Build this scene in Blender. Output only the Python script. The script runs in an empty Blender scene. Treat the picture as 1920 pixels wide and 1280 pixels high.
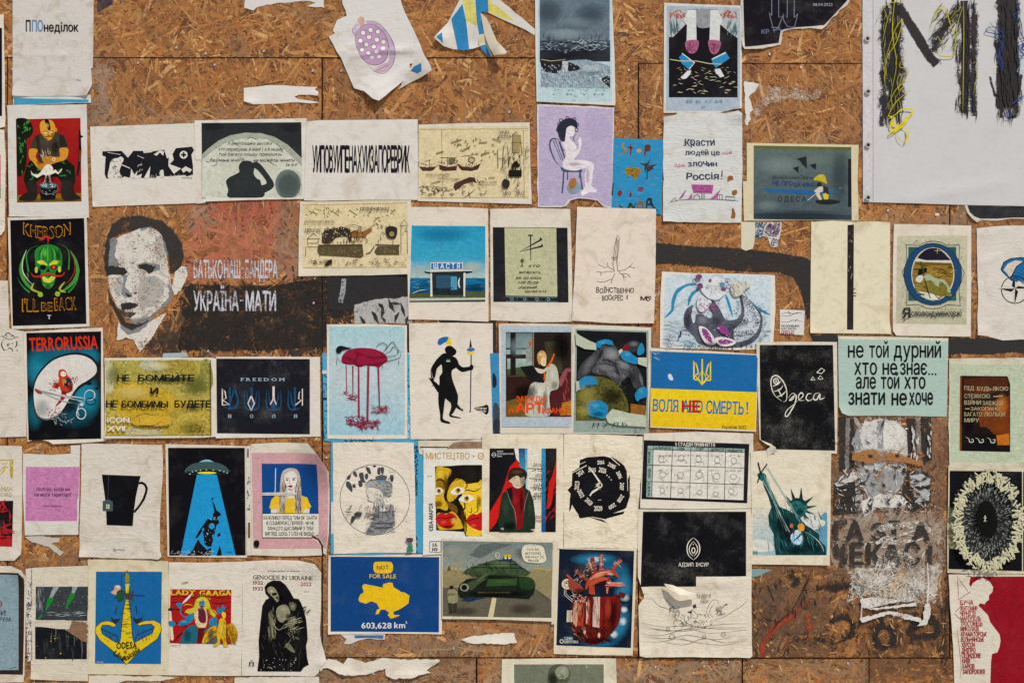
import bpy, math, random
import numpy as np
from mathutils import Vector
from mathutils.geometry import tessellate_polygon, delaunay_2d_cdt
from mathutils import noise as mnoise
random.seed(7)
SC = bpy.context.scene
COL = SC.collection
S = 0.00207                      # metres on the wall per drawing unit
ZC = 1.85                        # height of drawing unit y=640 above the pavement
R = math.radians

# ------------------------------------------------ camera
cam = bpy.data.cameras.new("camera"); camo = bpy.data.objects.new("camera", cam); COL.objects.link(camo)
cam.lens = 50; cam.sensor_width = 36; cam.clip_end = 300
camo.location = (0, -1920*S*50/36-0.004, ZC); camo.rotation_euler = (R(90), 0, 0)
SC.camera = camo
# ------------------------------------------------ world, sun, exposure
SUN_EL, SUN_AZ = 52, 33          # sun to the upper right of the wall, in front of it
w = bpy.data.worlds.new("World"); SC.world = w; w.use_nodes = True
wn = w.node_tree; wn.nodes.clear()
sky = wn.nodes.new('ShaderNodeTexSky'); sky.sky_type = 'NISHITA'; sky.sun_disc = False
sky.sun_elevation = R(SUN_EL); sky.sun_rotation = R(180-SUN_AZ)
bg = wn.nodes.new('ShaderNodeBackground'); bg.inputs[1].default_value = 0.082
wo = wn.nodes.new('ShaderNodeOutputWorld')
wn.links.new(sky.outputs[0], bg.inputs[0]); wn.links.new(bg.outputs[0], wo.inputs[0])
sl = bpy.data.lights.new("sun", 'SUN'); sl.energy = 3.7; sl.angle = R(1.2); sl.color = (1, .93, .82)
so = bpy.data.objects.new("sun", sl); COL.objects.link(so); so.location = (3, -4, 6)
sv = Vector((math.sin(R(SUN_AZ))*math.cos(R(SUN_EL)), -math.cos(R(SUN_AZ))*math.cos(R(SUN_EL)), math.sin(R(SUN_EL))))
so.rotation_euler = sv.to_track_quat('Z', 'Y').to_euler()
SC.view_settings.view_transform = 'Standard'; SC.view_settings.look = 'None'
SC.view_settings.gamma = 1; SC.view_settings.use_curve_mapping = False
SC.view_settings.exposure = 0.02

# ------------------------------------------------ materials
def lin(h):
    v = [int(h[i:i+2], 16)/255 for i in (0, 2, 4)]
    return tuple((c/12.92 if c <= .04045 else ((c+.055)/1.055)**2.4) for c in v)
def nodes(name):
    m = bpy.data.materials.new(name); m.use_nodes = True; nt = m.node_tree; nt.nodes.clear()
    N = lambda t, **k: _n(nt, t, k)
    o = N('OutputMaterial'); b = N('BsdfPrincipled'); nt.links.new(b.outputs[0], o.inputs[0])
    return m, nt, N, b
def _n(nt, t, k):
    n = nt.nodes.new('ShaderNode'+t)
    for a, v in k.items():
        if a.startswith('i_'):
            key = a[2:]; key = int(key) if key.isdigit() else key.replace('_', ' ')
            n.inputs[key].default_value = v
        else: setattr(n, a, v)
    return n
def ramp(N, a, b, ca=(0,0,0,1), cb=(1,1,1,1)):
    r = N('ValToRGB'); e = r.color_ramp.elements; e[0].position = a; e[1].position = b; e[0].color = ca; e[1].color = cb
    return r
def math_(N, nt, op, a, b):
    n = N('Math', operation=op)
    for i, v in enumerate((a, b)):
        if isinstance(v, (int, float)): n.inputs[i].default_value = v
        else: nt.links.new(v, n.inputs[i])
    return n.outputs[0]
def mixc(N, nt, fac, a, b, mode='MIX'):
    n = N('Mix', data_type='RGBA', blend_type=mode)
    for s, v in ((0, fac), (6, a), (7, b)):
        if isinstance(v, (int, float)): n.inputs[s].default_value = v
        elif isinstance(v, tuple): n.inputs[s].default_value = v
        else: nt.links.new(v, n.inputs[s])
    return n.outputs[2]
def position(N, nt, sc=(1,1,1), rot=(0,0,0)):
    g = N('NewGeometry'); mp = N('Mapping'); mp.inputs['Scale'].default_value = sc; mp.inputs['Rotation'].default_value = rot
    nt.links.new(g.outputs['Position'], mp.inputs[0]); return mp.outputs[0]
def noise(N, nt, vec, scale, detail=3, rough=.5, dist=0):
    n = N('TexNoise'); n.inputs['Scale'].default_value = scale; n.inputs['Detail'].default_value = detail
    n.inputs['Roughness'].default_value = rough; n.inputs['Distortion'].default_value = dist
    nt.links.new(vec, n.inputs['Vector']); return n.outputs[0]
def relief(N, nt, b, fx, k=1.0):
    """wrinkles of wet-pasted paper and the chips of the board pressing through"""
    a = noise(N, nt, position(N, nt, (1,1,1)), 26, 5, .6, .6)
    c = noise(N, nt, position(N, nt, (1,1,3.2), (0,R(12),0)), 9, 4, .55, 1.2)
    d = noise(N, nt, position(N, nt, (2.6,1,1), (0,R(35),0)), 60, 3, .6, .4)
    sx = N('SeparateXYZ'); nt.links.new(fx, sx.inputs[0])
    rid = math_(N, nt, 'POWER', math_(N, nt, 'SUBTRACT', 1, math_(N, nt, 'MULTIPLY', math_(N, nt, 'ABSOLUTE', math_(N, nt, 'SUBTRACT', c, .5), 0), 7)), 3)
    h = math_(N, nt, 'ADD', math_(N, nt, 'MULTIPLY', a, math_(N, nt, 'ADD', .42, math_(N, nt, 'MULTIPLY', sx.outputs[1], .55))), math_(N, nt, 'MULTIPLY', d, .35))
    h = math_(N, nt, 'ADD', h, math_(N, nt, 'MULTIPLY', math_(N, nt, 'MAXIMUM', rid, 0), math_(N, nt, 'MULTIPLY', sx.outputs[1], .3)))
    bp = N('Bump'); bp.inputs['Strength'].default_value = .55*k; bp.inputs['Distance'].default_value = .0028
    nt.links.new(h, bp.inputs['Height']); nt.links.new(bp.outputs[0], b.inputs['Normal'])
    return sx, a, d

def make_ink():
    m, nt, N, b = nodes("printed ink")
    ac = N('Attribute', attribute_name='Col'); af = N('Attribute', attribute_name='fx')
    sx, a, d = relief(N, nt, b, af.outputs['Vector'])
    f = noise(N, nt, position(N, nt), 330, 2, .7)
    g = noise(N, nt, position(N, nt), 75, 5, .75, .8)
    mm = math_(N, nt, 'MULTIPLY', math_(N, nt, 'SUBTRACT', g, .5), math_(N, nt, 'ADD', math_(N, nt, 'MULTIPLY', sx.outputs[0], 6), .85))
    mm = math_(N, nt, 'ADD', mm, math_(N, nt, 'MULTIPLY', math_(N, nt, 'SUBTRACT', f, .5), .35))
    v = math_(N, nt, 'MAXIMUM', math_(N, nt, 'ADD', 1.0, mm), .08)
    vm = N('VectorMath', operation='SCALE'); nt.links.new(ac.outputs['Color'], vm.inputs[0]); nt.links.new(v, vm.inputs['Scale'])
    # rubbed-off ink: fine scratches and scuffs baring the paper
    s1 = noise(N, nt, position(N, nt, (1,1,4), (0,R(50),0)), 240, 4, .75)
    s2 = noise(N, nt, position(N, nt, (5,1,1), (0,R(20),0)), 160, 4, .7)
    z = noise(N, nt, position(N, nt), 9, 4, .65)
    s = math_(N, nt, 'MULTIPLY', math_(N, nt, 'MAXIMUM', s1, s2), math_(N, nt, 'ADD', math_(N, nt, 'MULTIPLY', z, .55), .72))
    th = math_(N, nt, 'SUBTRACT', .79, math_(N, nt, 'MULTIPLY', ac.outputs['Alpha'], .0165))
    k = math_(N, nt, 'MULTIPLY', math_(N, nt, 'SUBTRACT', s, th), 9)
    k2 = N('Clamp'); nt.links.new(k, k2.inputs[0])
    haze = math_(N, nt, 'MULTIPLY', math_(N, nt, 'MULTIPLY', math_(N, nt, 'MAXIMUM', math_(N, nt, 'SUBTRACT', z, .5), 0), ac.outputs['Alpha']), .022)
    kk = math_(N, nt, 'ADD', math_(N, nt, 'MULTIPLY', k2.outputs[0], .62), haze)
    c = mixc(N, nt, kk, vm.outputs[0], (.50,.47,.42,1))
    nt.links.new(c, b.inputs['Base Color']); b.inputs['Roughness'].default_value = .62
    b.inputs['Specular IOR Level'].default_value = .05
    return m
def make_paper():
    m, nt, N, b = nodes("pasted paper")
    ac = N('Attribute', attribute_name='Col'); af = N('Attribute', attribute_name='fx')
    sx, a, d = relief(N, nt, b, af.outputs['Vector'])
    st = noise(N, nt, position(N, nt, (1,1,1)), 14, 6, .68, .8)
    st2 = noise(N, nt, position(N, nt, (1,1,1.6)), 48, 4, .6, .3)
    gr = noise(N, nt, position(N, nt), 420, 2, .6)
    r1 = ramp(N, .50, .74); nt.links.new(st, r1.inputs[0])
    k = math_(N, nt, 'MULTIPLY', r1.outputs[0], math_(N, nt, 'ADD', math_(N, nt, 'MULTIPLY', sx.outputs[2], .72), .04))
    c = mixc(N, nt, k, ac.outputs['Color'], (.36,.255,.13,1))
    r2 = ramp(N, .52, .72); nt.links.new(st2, r2.inputs[0])
    c = mixc(N, nt, math_(N, nt, 'MULTIPLY', r2.outputs[0], .17), c, (.40,.33,.24,1))
    v = math_(N, nt, 'ADD', .93, math_(N, nt, 'MULTIPLY', gr, .14))
    vm = N('VectorMath', operation='SCALE'); nt.links.new(c, vm.inputs[0]); nt.links.new(v, vm.inputs['Scale'])
    nt.links.new(vm.outputs[0], b.inputs['Base Color']); b.inputs['Roughness'].default_value = .78
    b.inputs['Specular IOR Level'].default_value = .2
    return m
def make_paint():
    """thin worn paint / glue film over the chips: opacity comes from the Col alpha, broken up by wear"""
    m, nt, N, b = nodes("worn paint")
    ac = N('Attribute', attribute_name='Col'); af = N('Attribute', attribute_name='fx')
    sx, a, d = relief(N, nt, b, af.outputs['Vector'], 1.3)
    n1 = noise(N, nt, position(N, nt, (1,1,3), (0,R(40),0)), 95, 5, .7, .6)
    n2 = noise(N, nt, position(N, nt, (3.5,1,1), (0,R(-20),0)), 80, 5, .7, .6)
    n3 = noise(N, nt, position(N, nt), 17, 5, .65)
    n = math_(N, nt, 'ADD', math_(N, nt, 'MULTIPLY', math_(N, nt, 'MINIMUM', n1, n2), .62), math_(N, nt, 'MULTIPLY', n3, .38))
    th = math_(N, nt, 'SUBTRACT', .565, math_(N, nt, 'MULTIPLY', ac.outputs['Alpha'], .225))
    k = math_(N, nt, 'MULTIPLY', math_(N, nt, 'SUBTRACT', n, th), math_(N, nt, 'ADD', 13, math_(N, nt, 'MULTIPLY', sx.outputs[0], 12)))
    cl = N('Clamp'); nt.links.new(k, cl.inputs[0])
    al = math_(N, nt, 'MULTIPLY', cl.outputs[0], math_(N, nt, 'MINIMUM', math_(N, nt, 'MULTIPLY', ac.outputs['Alpha'], 3), 1))
    v = math_(N, nt, 'ADD', .7, math_(N, nt, 'MULTIPLY', n1, .6))
    vm = N('VectorMath', operation='SCALE'); nt.links.new(ac.outputs['Color'], vm.inputs[0]); nt.links.new(v, vm.inputs['Scale'])
    nt.links.new(vm.outputs[0], b.inputs['Base Color']); b.inputs['Roughness'].default_value = .75
    nt.links.new(al, b.inputs['Alpha'])
    return m
def make_wood():
    m, nt, N, b = nodes("pressed wood strands")
    ac = N('Attribute', attribute_name='Col'); uv = N('UVMap', uv_map='UVMap')
    mp = N('Mapping'); mp.inputs['Scale'].default_value = (5, 42, 1); nt.links.new(uv.outputs[0], mp.inputs[0])
    g = noise(N, nt, mp.outputs[0], 9, 5, .7, .5)
    e = noise(N, nt, position(N, nt), 150, 5, .75, .5)
    v = math_(N, nt, 'ADD', .36, math_(N, nt, 'ADD', math_(N, nt, 'MULTIPLY', g, .72), math_(N, nt, 'MULTIPLY', e, .58)))
    vm = N('VectorMath', operation='SCALE'); nt.links.new(ac.outputs['Color'], vm.inputs[0]); nt.links.new(v, vm.inputs['Scale'])
    z = noise(N, nt, position(N, nt), 5.5, 6, .7, .4); r = ramp(N, .48, .68); nt.links.new(z, r.inputs[0])
    c = mixc(N, nt, math_(N, nt, 'MULTIPLY', r.outputs[0], .5), vm.outputs[0], (.125,.068,.034,1))
    z2 = noise(N, nt, position(N, nt, (1,1,.6)), 11, 7, .75, .6); r2 = ramp(N, .56, .70); nt.links.new(z2, r2.inputs[0])
    c = mixc(N, nt, math_(N, nt, 'MULTIPLY', r2.outputs[0], .25), c, (.30,.22,.15,1))
    nt.links.new(c, b.inputs['Base Color']); b.inputs['Roughness'].default_value = .72
    bp = N('Bump'); bp.inputs['Strength'].default_value = .5; bp.inputs['Distance'].default_value = .0016
    nt.links.new(math_(N, nt, 'ADD', g, e), bp.inputs['Height']); nt.links.new(bp.outputs[0], b.inputs['Normal'])
    return m
def simple(name, h, rough=.6, metal=0, ns=60):
    m, nt, N, b = nodes(name)
    n = noise(N, nt, position(N, nt), ns, 4, .6); c = lin(h)
    cc = mixc(N, nt, n, tuple(x*.75 for x in c)+(1,), tuple(min(1, x*1.25) for x in c)+(1,))
    nt.links.new(cc, b.inputs['Base Color']); b.inputs['Roughness'].default_value = rough; b.inputs['Metallic'].default_value = metal
    return m
def make_soft():
    """airbrushed tones inside a printed picture: Col alpha is how much ink was laid down"""
    m, nt, N, b = nodes("soft printed tone")
    ac = N('Attribute', attribute_name='Col'); af = N('Attribute', attribute_name='fx'); relief(N, nt, b, af.outputs['Vector'])
    g = noise(N, nt, position(N, nt), 160, 4, .75)
    vm = N('VectorMath', operation='SCALE'); nt.links.new(ac.outputs['Color'], vm.inputs[0]); nt.links.new(math_(N, nt, 'ADD', .7, math_(N, nt, 'MULTIPLY', g, .6)), vm.inputs['Scale'])
    nt.links.new(vm.outputs[0], b.inputs['Base Color']); b.inputs['Roughness'].default_value = .62; b.inputs['Specular IOR Level'].default_value = .05
    nt.links.new(math_(N, nt, 'MULTIPLY', ac.outputs['Alpha'], math_(N, nt, 'ADD', .75, math_(N, nt, 'MULTIPLY', g, .5))), b.inputs['Alpha'])
    return m
SOFT = make_soft()
INK, PAPER, PAINT, WOOD = make_ink(), make_paper(), make_paint(), make_wood()
VINYL = make_paper(); VINYL.name = "white banner vinyl"
for n_ in VINYL.node_tree.nodes:
    if n_.type == 'BUMP': n_.inputs['Strength'].default_value = .16
MATS = {'ink': INK, 'paper': PAPER, 'paint': PAINT, 'vinyl': VINYL}

# ------------------------------------------------ objects
def tag(o, label=None, cat=None, group=None, kind=None):
    for k, v in (('label', label), ('category', cat), ('group', group), ('kind', kind)):
        if v: o[k] = v
    return o
def W(x, y, d=0.0): return ((x-960)*S, -d, ZC+(640-y)*S)
def empty(name, loc):
    o = bpy.data.objects.new(name, None); COL.objects.link(o); o.location = loc; o.empty_display_size = .05; return o
def link_mesh(name, me, mat, parent=None, loc=None):
    o = bpy.data.objects.new(name, me); COL.objects.link(o)
    if mat: me.materials.append(mat)
    if parent is not None: o.parent = parent
    if loc: o.location = loc
    return o

# ------------------------------------------------ flat drawing kit
def sm(x, y):                      # the wall is not quite even: gentle waviness shared by every sheet
    return .00035*math.sin(x*.021+1.3*math.sin(y*.013))+.0003*math.sin(y*.027+x*.009)
def colour(t):
    wear, mot = 3.2, 0.0
    if '*' in t: t, a = t.split('*'); wear = float(a)
    if '~' in t: t, a = t.split('~'); mot = float(a)
    if '>>' in t: a, b_ = t.split('>>'); return lin(a), lin(b_), 0, wear, mot
    if '>' in t: a, b_ = t.split('>'); return lin(a), lin(b_), 1, wear, mot
    c = lin(t); return c, c, 1, wear, mot
def pts(s): return [tuple(float(v) for v in p.split(',')) for p in s.split()]
def smooth(P, closed=True, n=4):
    out = []; L = len(P)
    for i in range(L if closed else L-1):
        g = lambda k: P[k % L] if closed else P[max(0, min(L-1, k))]
        a, b_, c, d = g(i-1), g(i), g(i+1), g(i+2)
        for j in range(n):
            t = j/n; t2 = t*t; t3 = t2*t
            out.append(tuple(.5*((2*b_[q])+(-a[q]+c[q])*t+(2*a[q]-5*b_[q]+4*c[q]-d[q])*t2+(-a[q]+3*b_[q]-3*c[q]+d[q])*t3) for q in (0, 1)))
    if not closed: out.append(P[-1])
    return out
def rough_edge(P, amp, step, rnd):
    out = []
    for i in range(len(P)):
        a, b_ = P[i], P[(i+1) % len(P)]
        L = math.hypot(b_[0]-a[0], b_[1]-a[1]); n = max(1, int(L/step))
        for j in range(n):
            t = j/n; k = 0 if j == 0 else amp
            if L: nx, ny = -(b_[1]-a[1])/L, (b_[0]-a[0])/L
            q = rnd.gauss(0, .5)*k
            out.append((a[0]+(b_[0]-a[0])*t+nx*q, a[1]+(b_[1]-a[1])*t+ny*q))
    return out
def cut(poly, ax, v):
    lo, hi = [], []
    for i in range(len(poly)):
        p, q = poly[i], poly[(i+1) % len(poly)]
        dp, dq = (p[ax]-v, q[ax]-v) if ax < 2 else (p[0]+p[1]-v, q[0]+q[1]-v)
        if dp <= 0: lo.append(p)
        if dp >= 0: hi.append(p)
        if dp*dq < 0:
            t = dp/(dp-dq); r = (p[0]+(q[0]-p[0])*t, p[1]+(q[1]-p[1])*t); lo.append(r); hi.append(r)
    return lo, hi
GRID = 8.0
def slice_grid(poly):
    poly = [poly]
    for ax in (0, 1, 2):
        out = []
        for p in poly:
            w_ = [q[ax] for q in p] if ax < 2 else [q[0]+q[1] for q in p]
            a = min(w_); b_ = max(w_)
            v = (math.floor(a/GRID)+1)*GRID
            while v < b_-1e-6:
                lo, p = cut(p, ax, v)
                if len(lo) > 2: out.append(lo)
                v += GRID
                if len(p) < 3: break
            if len(p) > 2: out.append(p)
        poly = out
    return poly
_gl = {}
def glyph(ch):              # outline of one letter filled by winding number, so overlapping strokes merge
    if ch in _gl: return _gl[ch]
    cu = bpy.data.curves.new("t", 'FONT'); cu.body = ch; cu.size = 1; cu.resolution_u = 2; cu.fill_mode = 'NONE'
    ob = bpy.data.objects.new("t", cu); me = ob.to_mesh()
    V = [Vector((v.co.x, v.co.y)) for v in me.vertices]; E = [tuple(e.vertices) for e in me.edges]
    ob.to_mesh_clear(); bpy.data.objects.remove(ob); bpy.data.curves.remove(cu)
    E = [(min(e), max(e)) if abs(e[0]-e[1]) == 1 else (max(e), min(e)) for e in E]   # contours run in vertex order and close high to low
    out = []
    if V:
        Q, _, F = delaunay_2d_cdt(V, E, [], 0, 1e-6)[:3]
        keep = []
        for f in F:
            x = sum(Q[i].x for i in f)/3; y = sum(Q[i].y for i in f)/3; w_ = 0
            for i, j in E:
                (x0, y0), (x1, y1) = V[i], V[j]
                if (y0 <= y) != (y1 <= y) and x < (x1-x0)*(y-y0)/(y1-y0)+x0: w_ += 1 if y1 > y0 else -1
            if w_: keep.append(tuple(f))
        out = [([(q.x, q.y) for q in Q], keep)]
    _gl[ch] = out
    return out
_cap = [None]
class Part:
    """one mesh made of flat shapes laid on top of each other in the order drawn"""
    def __init__(s, sheet, name, mat='ink', label=None):
        s.sh, s.name, s.mat, s.label = sheet, name, mat, label
        s.v, s.f, s.c, s.x, s.soft = [], [], [], [], []
        s.kind = None
    def add(s, P, faces, col, big=None, alpha=None, zadd=0):
        n0 = len(s.f)
        s.add_(P, faces, col, alpha, zadd)
        if alpha is not None and s.mat == 'ink': s.soft += range(n0, len(s.f))
    def add_(s, P, faces, col, alpha, zadd):
        K = s.sh.clip
        if K: P = [(min(max(p[0], K[0]), K[2]), min(max(p[1], K[1]), K[3])) for p in P]
        ca, cb, ax, wear, mot = col
        s.sh.z += .000018
        z = s.sh.z+zadd
        lo = min(p[ax] for p in P); hi = max(p[ax] for p in P); span = max(hi-lo, 1e-6)
        ex = max(max(p[0] for p in P)-min(p[0] for p in P), max(p[1] for p in P)-min(p[1] for p in P))
        mx, my = P[0]; lifted = bool(s.sh.curls or s.sh.ridges) and abs(s.sh.node(int(mx//GRID), int(my//GRID))-sm(mx, my)) > .0004
        idx = {}
        def vert(p, al):
            k = (round(p[0], 2), round(p[1], 2)) if al is None else (round(p[0], 2), round(p[1], 2), al)
            if k not in idx:
                idx[k] = len(s.v); s.v.append((p[0], p[1], z))
                t = (p[ax]-lo)/span
                s.c.append(tuple(ca[i]+(cb[i]-ca[i])*t for i in (0,1,2))+(wear if al is None else al,))
                s.x.append((mot, s.sh.wr, s.sh.stain))
            return idx[k]
        for f in faces:
            poly = [P[i] for i in f]
            if alpha is None and (ex > GRID*1.4 or lifted):
                for q in slice_grid(poly):
                    ids = []
                    for p in q:
                        i = vert(p, None)
                        if i not in ids: ids.append(i)
                    if len(ids) > 2: s.f.append(ids)
            else:
                ids = []
                for n, p in zip(f, poly):
                    i = vert(p, alpha[n] if alpha else None)
                    if i not in ids: ids.append(i)
                if len(ids) > 2: s.f.append(ids)
    def poly(s, P, col):
        P = [p for i, p in enumerate(P) if p != P[i-1]]
        if len(P) < 3: return
        if s.mat == 'paint' and s.sh.wallp: P = rough_edge(P, 1.5, 4, s.sh.rnd)
        T = tessellate_polygon([[Vector((p[0], p[1], 0)) for p in P]])
        s.add(P, T, col)
    def stroke(s, P, w, col, taper=0, soft=None):
        n = len(P)
        if n < 2: return
        rnd = s.sh.rnd
        L, Rr, M = [], [], []
        for i in range(n):
            a = P[max(0, i-1)]; b_ = P[min(n-1, i+1)]
            dx, dy = b_[0]-a[0], b_[1]-a[1]; l = math.hypot(dx, dy) or 1
            ww = w*.5*(1+rnd.uniform(-.14, .14))
            if taper: ww *= max(.15, 1-taper*abs(2*i/(n-1)-1)**2) if taper < 2 else max(.1, 1-i/(n-1))
            L.append((P[i][0]-dy/l*ww, P[i][1]+dx/l*ww)); Rr.append((P[i][0]+dy/l*ww, P[i][1]-dx/l*ww)); M.append(P[i])
        if soft is None:
            s.add(L+Rr, [(i, i+1, n+i+1, n+i) for i in range(n-1)], col)
        else:
            al = [0.0]*n+[0.0]*n+[soft*(1 if 0 < i < n-1 or n < 3 else .6) for i in range(n)]
            s.add(L+Rr+M, [(i, i+1, 2*n+i+1, 2*n+i) for i in range(n-1)]+[(2*n+i, 2*n+i+1, n+i+1, n+i) for i in range(n-1)], col, alpha=al)
    def text(s, body, x, y, w, h, fl, col):
        if _cap[0] is None: _cap[0] = max(p[1] for p in glyph('H')[0][0])
        rnd = s.sh.rnd; cap = _cap[0]
        bo = .030 if 'B' in fl else (.017 if 'b' in fl else (0 if 'l' in fl else .009)); off = 0
        cur = 0; items = []; gap = .35 if 'w' in fl else .045 if 't' in fl else .095
        for ch in body:
            if ch == ' ': cur += .30; continue
            G = glyph(ch)
            if not G: continue
            x0 = min(p[0] for V, F in G for p in V); x1 = max(p[0] for V, F in G for p in V)
            items += [(V, F, cur-x0, gi) for gi, (V, F) in enumerate(G)]; cur += x1-x0+gap
        tot = max(cur-gap, 1e-3)
        sy = h/cap; sx = (w/tot) if w else sy
        ang = 0
        for t in fl.split(':')[1:]:
            if t[0] == 'r': ang = R(float(t[1:]))
        bend = 0
        for t in fl.split(':')[1:]:
            if t[0] == 'a': bend = float(t[1:])
        ca, sa = math.cos(ang), math.sin(ang)
        for V, F, ox, gi in items:
            if gi == 0: jx = jy = jr = 0; js = 1
            if 'j' in fl and gi == 0: jy = rnd.uniform(-.05, .05); jr = rnd.uniform(-.09, .09); js = rnd.uniform(.9, 1.1)
            Q = []
            Vl = list(V); Fl = [f for f in F]
            if 's' in fl:
                for lv in (0, cap):
                    xs = sorted(p[0] for p in V if abs(p[1]-lv) < .02)
                    gr = []
                    for q in xs:
                        if gr and q-gr[-1][1] < .2: gr[-1][1] = q
                        else: gr.append([q, q])
                    for a, b_ in gr:
                        if b_-a > .3: continue
                        k = len(Vl); y0, y1 = (0, .05) if lv == 0 else (cap-.05, cap)
                        Vl += [(a-.07, y0), (b_+.07, y0), (b_+.07, y1), (a-.07, y1)]; Fl.append((k, k+1, k+2, k+3))
            for px, py in Vl:
                if jr: px, py = px+jr*py, py*js-jr*px+jy
                if 'i' in fl: px += .22*py
                X = (px+ox)*sx; Y = py*sy
                if bend:
                    u = X/(w or tot*sx)-.5; Y -= bend*(u*u*4)
                Q.append((x+X*ca+Y*sa, y+X*sa-Y*ca))
            bx, by = bo*sx, bo*sy
            for ox_, oy_ in (((-bx, -by*.7), (bx, by*.3), (-bx*.2, by*.8)) if bo else ((0, 0),)):
                s.add([(p[0]+ox_, p[1]+oy_) for p in Q], Fl, col)
            if gi == 0: s.sh.z -= .000018*(3 if bo else 1)
        s.sh.z += .00012
    def build(s, parent, c):
        if not s.v: return None
        me = bpy.data.meshes.new(s.name)
        V = [((p[0]-c[0])*S, -(s.sh.disp(p[0], p[1])+p[2]), -(p[1]-c[1])*S) for p in s.v]
        me.from_pydata(V, [], s.f); 
        n = len(V)
        a = me.attributes.new('Col', 'FLOAT_COLOR', 'POINT'); a.data.foreach_set('color', np.array(s.c, 'f').ravel())
        b_ = me.attributes.new('fx', 'FLOAT_VECTOR', 'POINT'); b_.data.foreach_set('vector', np.array(s.x, 'f').ravel())
        o = link_mesh(s.name, me, MATS[s.mat], parent)
        if s.soft:
            me.materials.append(SOFT); mi = np.zeros(len(me.polygons), 'i'); mi[s.soft] = 1; me.polygons.foreach_set('material_index', mi)
        me.shade_smooth(); me.validate()
        if s.label: o['label'] = s.label
        if s.kind: o['kind'] = s.kind
        return o

SHEETS = []
ALLBB = []
class Sheet:
    def __init__(s, name, label, outline, opts):
        s.name, s.label, s.P = name, label, outline; s.cache = {}; s.clip = None   # clip: a print never runs over the edge of its picture
        s.o = opts; s.rnd = random.Random(len(SHEETS)*13+5)
        xs = [p[0] for p in outline]; ys = [p[1] for p in outline]
        s.bb = (min(xs), min(ys), max(xs), max(ys))
        s.wr = float(opts.get('wr', .5)); s.stain = float(opts.get('st', .5))
        s.curls = [tuple(float(v) for v in c.split(',')) for c in opts.get('curl', '').split('/') if c]
        s.ridges = [tuple(float(v) for v in c.split(',')) for c in opts.get('ridge', '').split('/') if c]
        s.wallp = opts.get('mat') == 'paint'; lv = 0
        for t in SHEETS:
            if t.wallp == s.wallp and min(t.bb[2], s.bb[2])-max(t.bb[0], s.bb[0]) > 3 and min(t.bb[3], s.bb[3])-max(t.bb[1], s.bb[1]) > 3: lv = max(lv, t.lv+1)
        s.lv = float(opts.get('lv', lv))
        me_ = len(SHEETS)
        if not s.wallp and opts.get('mat', 'paper') == 'paper' and s.bb[2]-s.bb[0] > 60 and s.bb[3]-s.bb[1] > 60:
            for k, (cx, cy) in enumerate(((s.bb[0], s.bb[1]), (s.bb[2], s.bb[1]), (s.bb[2], s.bb[3]), (s.bb[0], s.bb[3]))):
                if s.rnd.random() > (.55 if k < 2 else .8): continue
                rr = s.rnd.uniform(14, 34); h = s.rnd.uniform(3, 11)*(1 if k > 1 else .7)
                if any(b_[0]-8 < cx < b_[2]+8 and b_[1]-8 < cy < b_[3]+8 for j_, b_ in enumerate(ALLBB) if j_ > me_): continue
                s.curls.append((cx, cy, rr*s.rnd.uniform(.7, 1.6), rr, h))
            k = s.rnd.random()
            if k < .7:
                x0 = s.rnd.uniform(s.bb[0]+10, s.bb[2]-30); y0 = s.rnd.uniform(s.bb[1]+10, s.bb[3]-10)
                s.ridges.append((x0, y0, x0+s.rnd.uniform(20, 70), y0+s.rnd.uniform(-14, 14), s.rnd.uniform(4, 7), s.rnd.uniform(.3, .8)))
            s.wr *= s.rnd.uniform(.6, 1.5)
        s.z0 = (.0023+s.lv*.00025 if s.wallp else .0031 if s.lv == 0 and opts.get('cat') == 'scrap' else .0044+s.lv*.0014); s.z = s.z0
        SHEETS.append(s)
        s.mat = opts.get('mat', 'paper'); s.parts = []
        s.c = ((s.bb[0]+s.bb[2])/2, (s.bb[1]+s.bb[3])/2)
        b = Part(s, opts.get('base', 'sheet'), s.mat)
        j = float(opts.get('j', .22))
        if opts.get('base') != 'none': b.poly(rough_edge(outline, j, 6 if j > 1 else 14, s.rnd), colour(opts.get('paper', 'd9d1c4')))
        s.z = s.z0+.0001
        s.parts.append(b)
    def disp(s, x, y):          # read off the sheet's own grid so that print and paper bend as one
        gx, gy = math.floor(x/GRID), math.floor(y/GRID); u, v = x/GRID-gx, y/GRID-gy
        q = [s.node(gx+i, gy+j) for j in (0, 1) for i in (0, 1)]
        if u+v <= 1: return q[0]+(q[1]-q[0])*u+(q[2]-q[0])*v
        return q[3]+(q[2]-q[3])*(1-u)+(q[1]-q[3])*(1-v)
    def node(s, i, j):
        k = (i, j)
        if k not in s.cache: s.cache[k] = s.raw(i*GRID, j*GRID)
        return s.cache[k]
    def raw(s, x, y):
        d = sm(x, y)
        for cx, cy, rx, ry, h in s.curls:
            t = 1-math.hypot((x-cx)/rx, (y-cy)/ry)
            if t > 0: d += h*.001*t*t*(3-2*t)*.5+h*.0005*t*t
        for x0, y0, x1, y1, wd, h in s.ridges:
            dx, dy = x1-x0, y1-y0; L2 = dx*dx+dy*dy
            t = max(0, min(1, ((x-x0)*dx+(y-y0)*dy)/L2)); q = math.hypot(x-x0-t*dx, y-y0-t*dy)/wd
            if q < 3: d += h*.001*math.exp(-q*q)*math.sin(math.pi*min(1, .1+t*.9))**.5
        return d
    def build(s, parent=None, loc=None):
        if parent is None:
            root = empty(s.name, W(s.c[0], s.c[1])); tag(root, s.label, s.o.get('cat', 'poster'), s.o.get('group', '').replace('_', ' ') or None)
        else:
            root = parent
        for p in s.parts: p.build(root, s.c)
        return root

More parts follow.
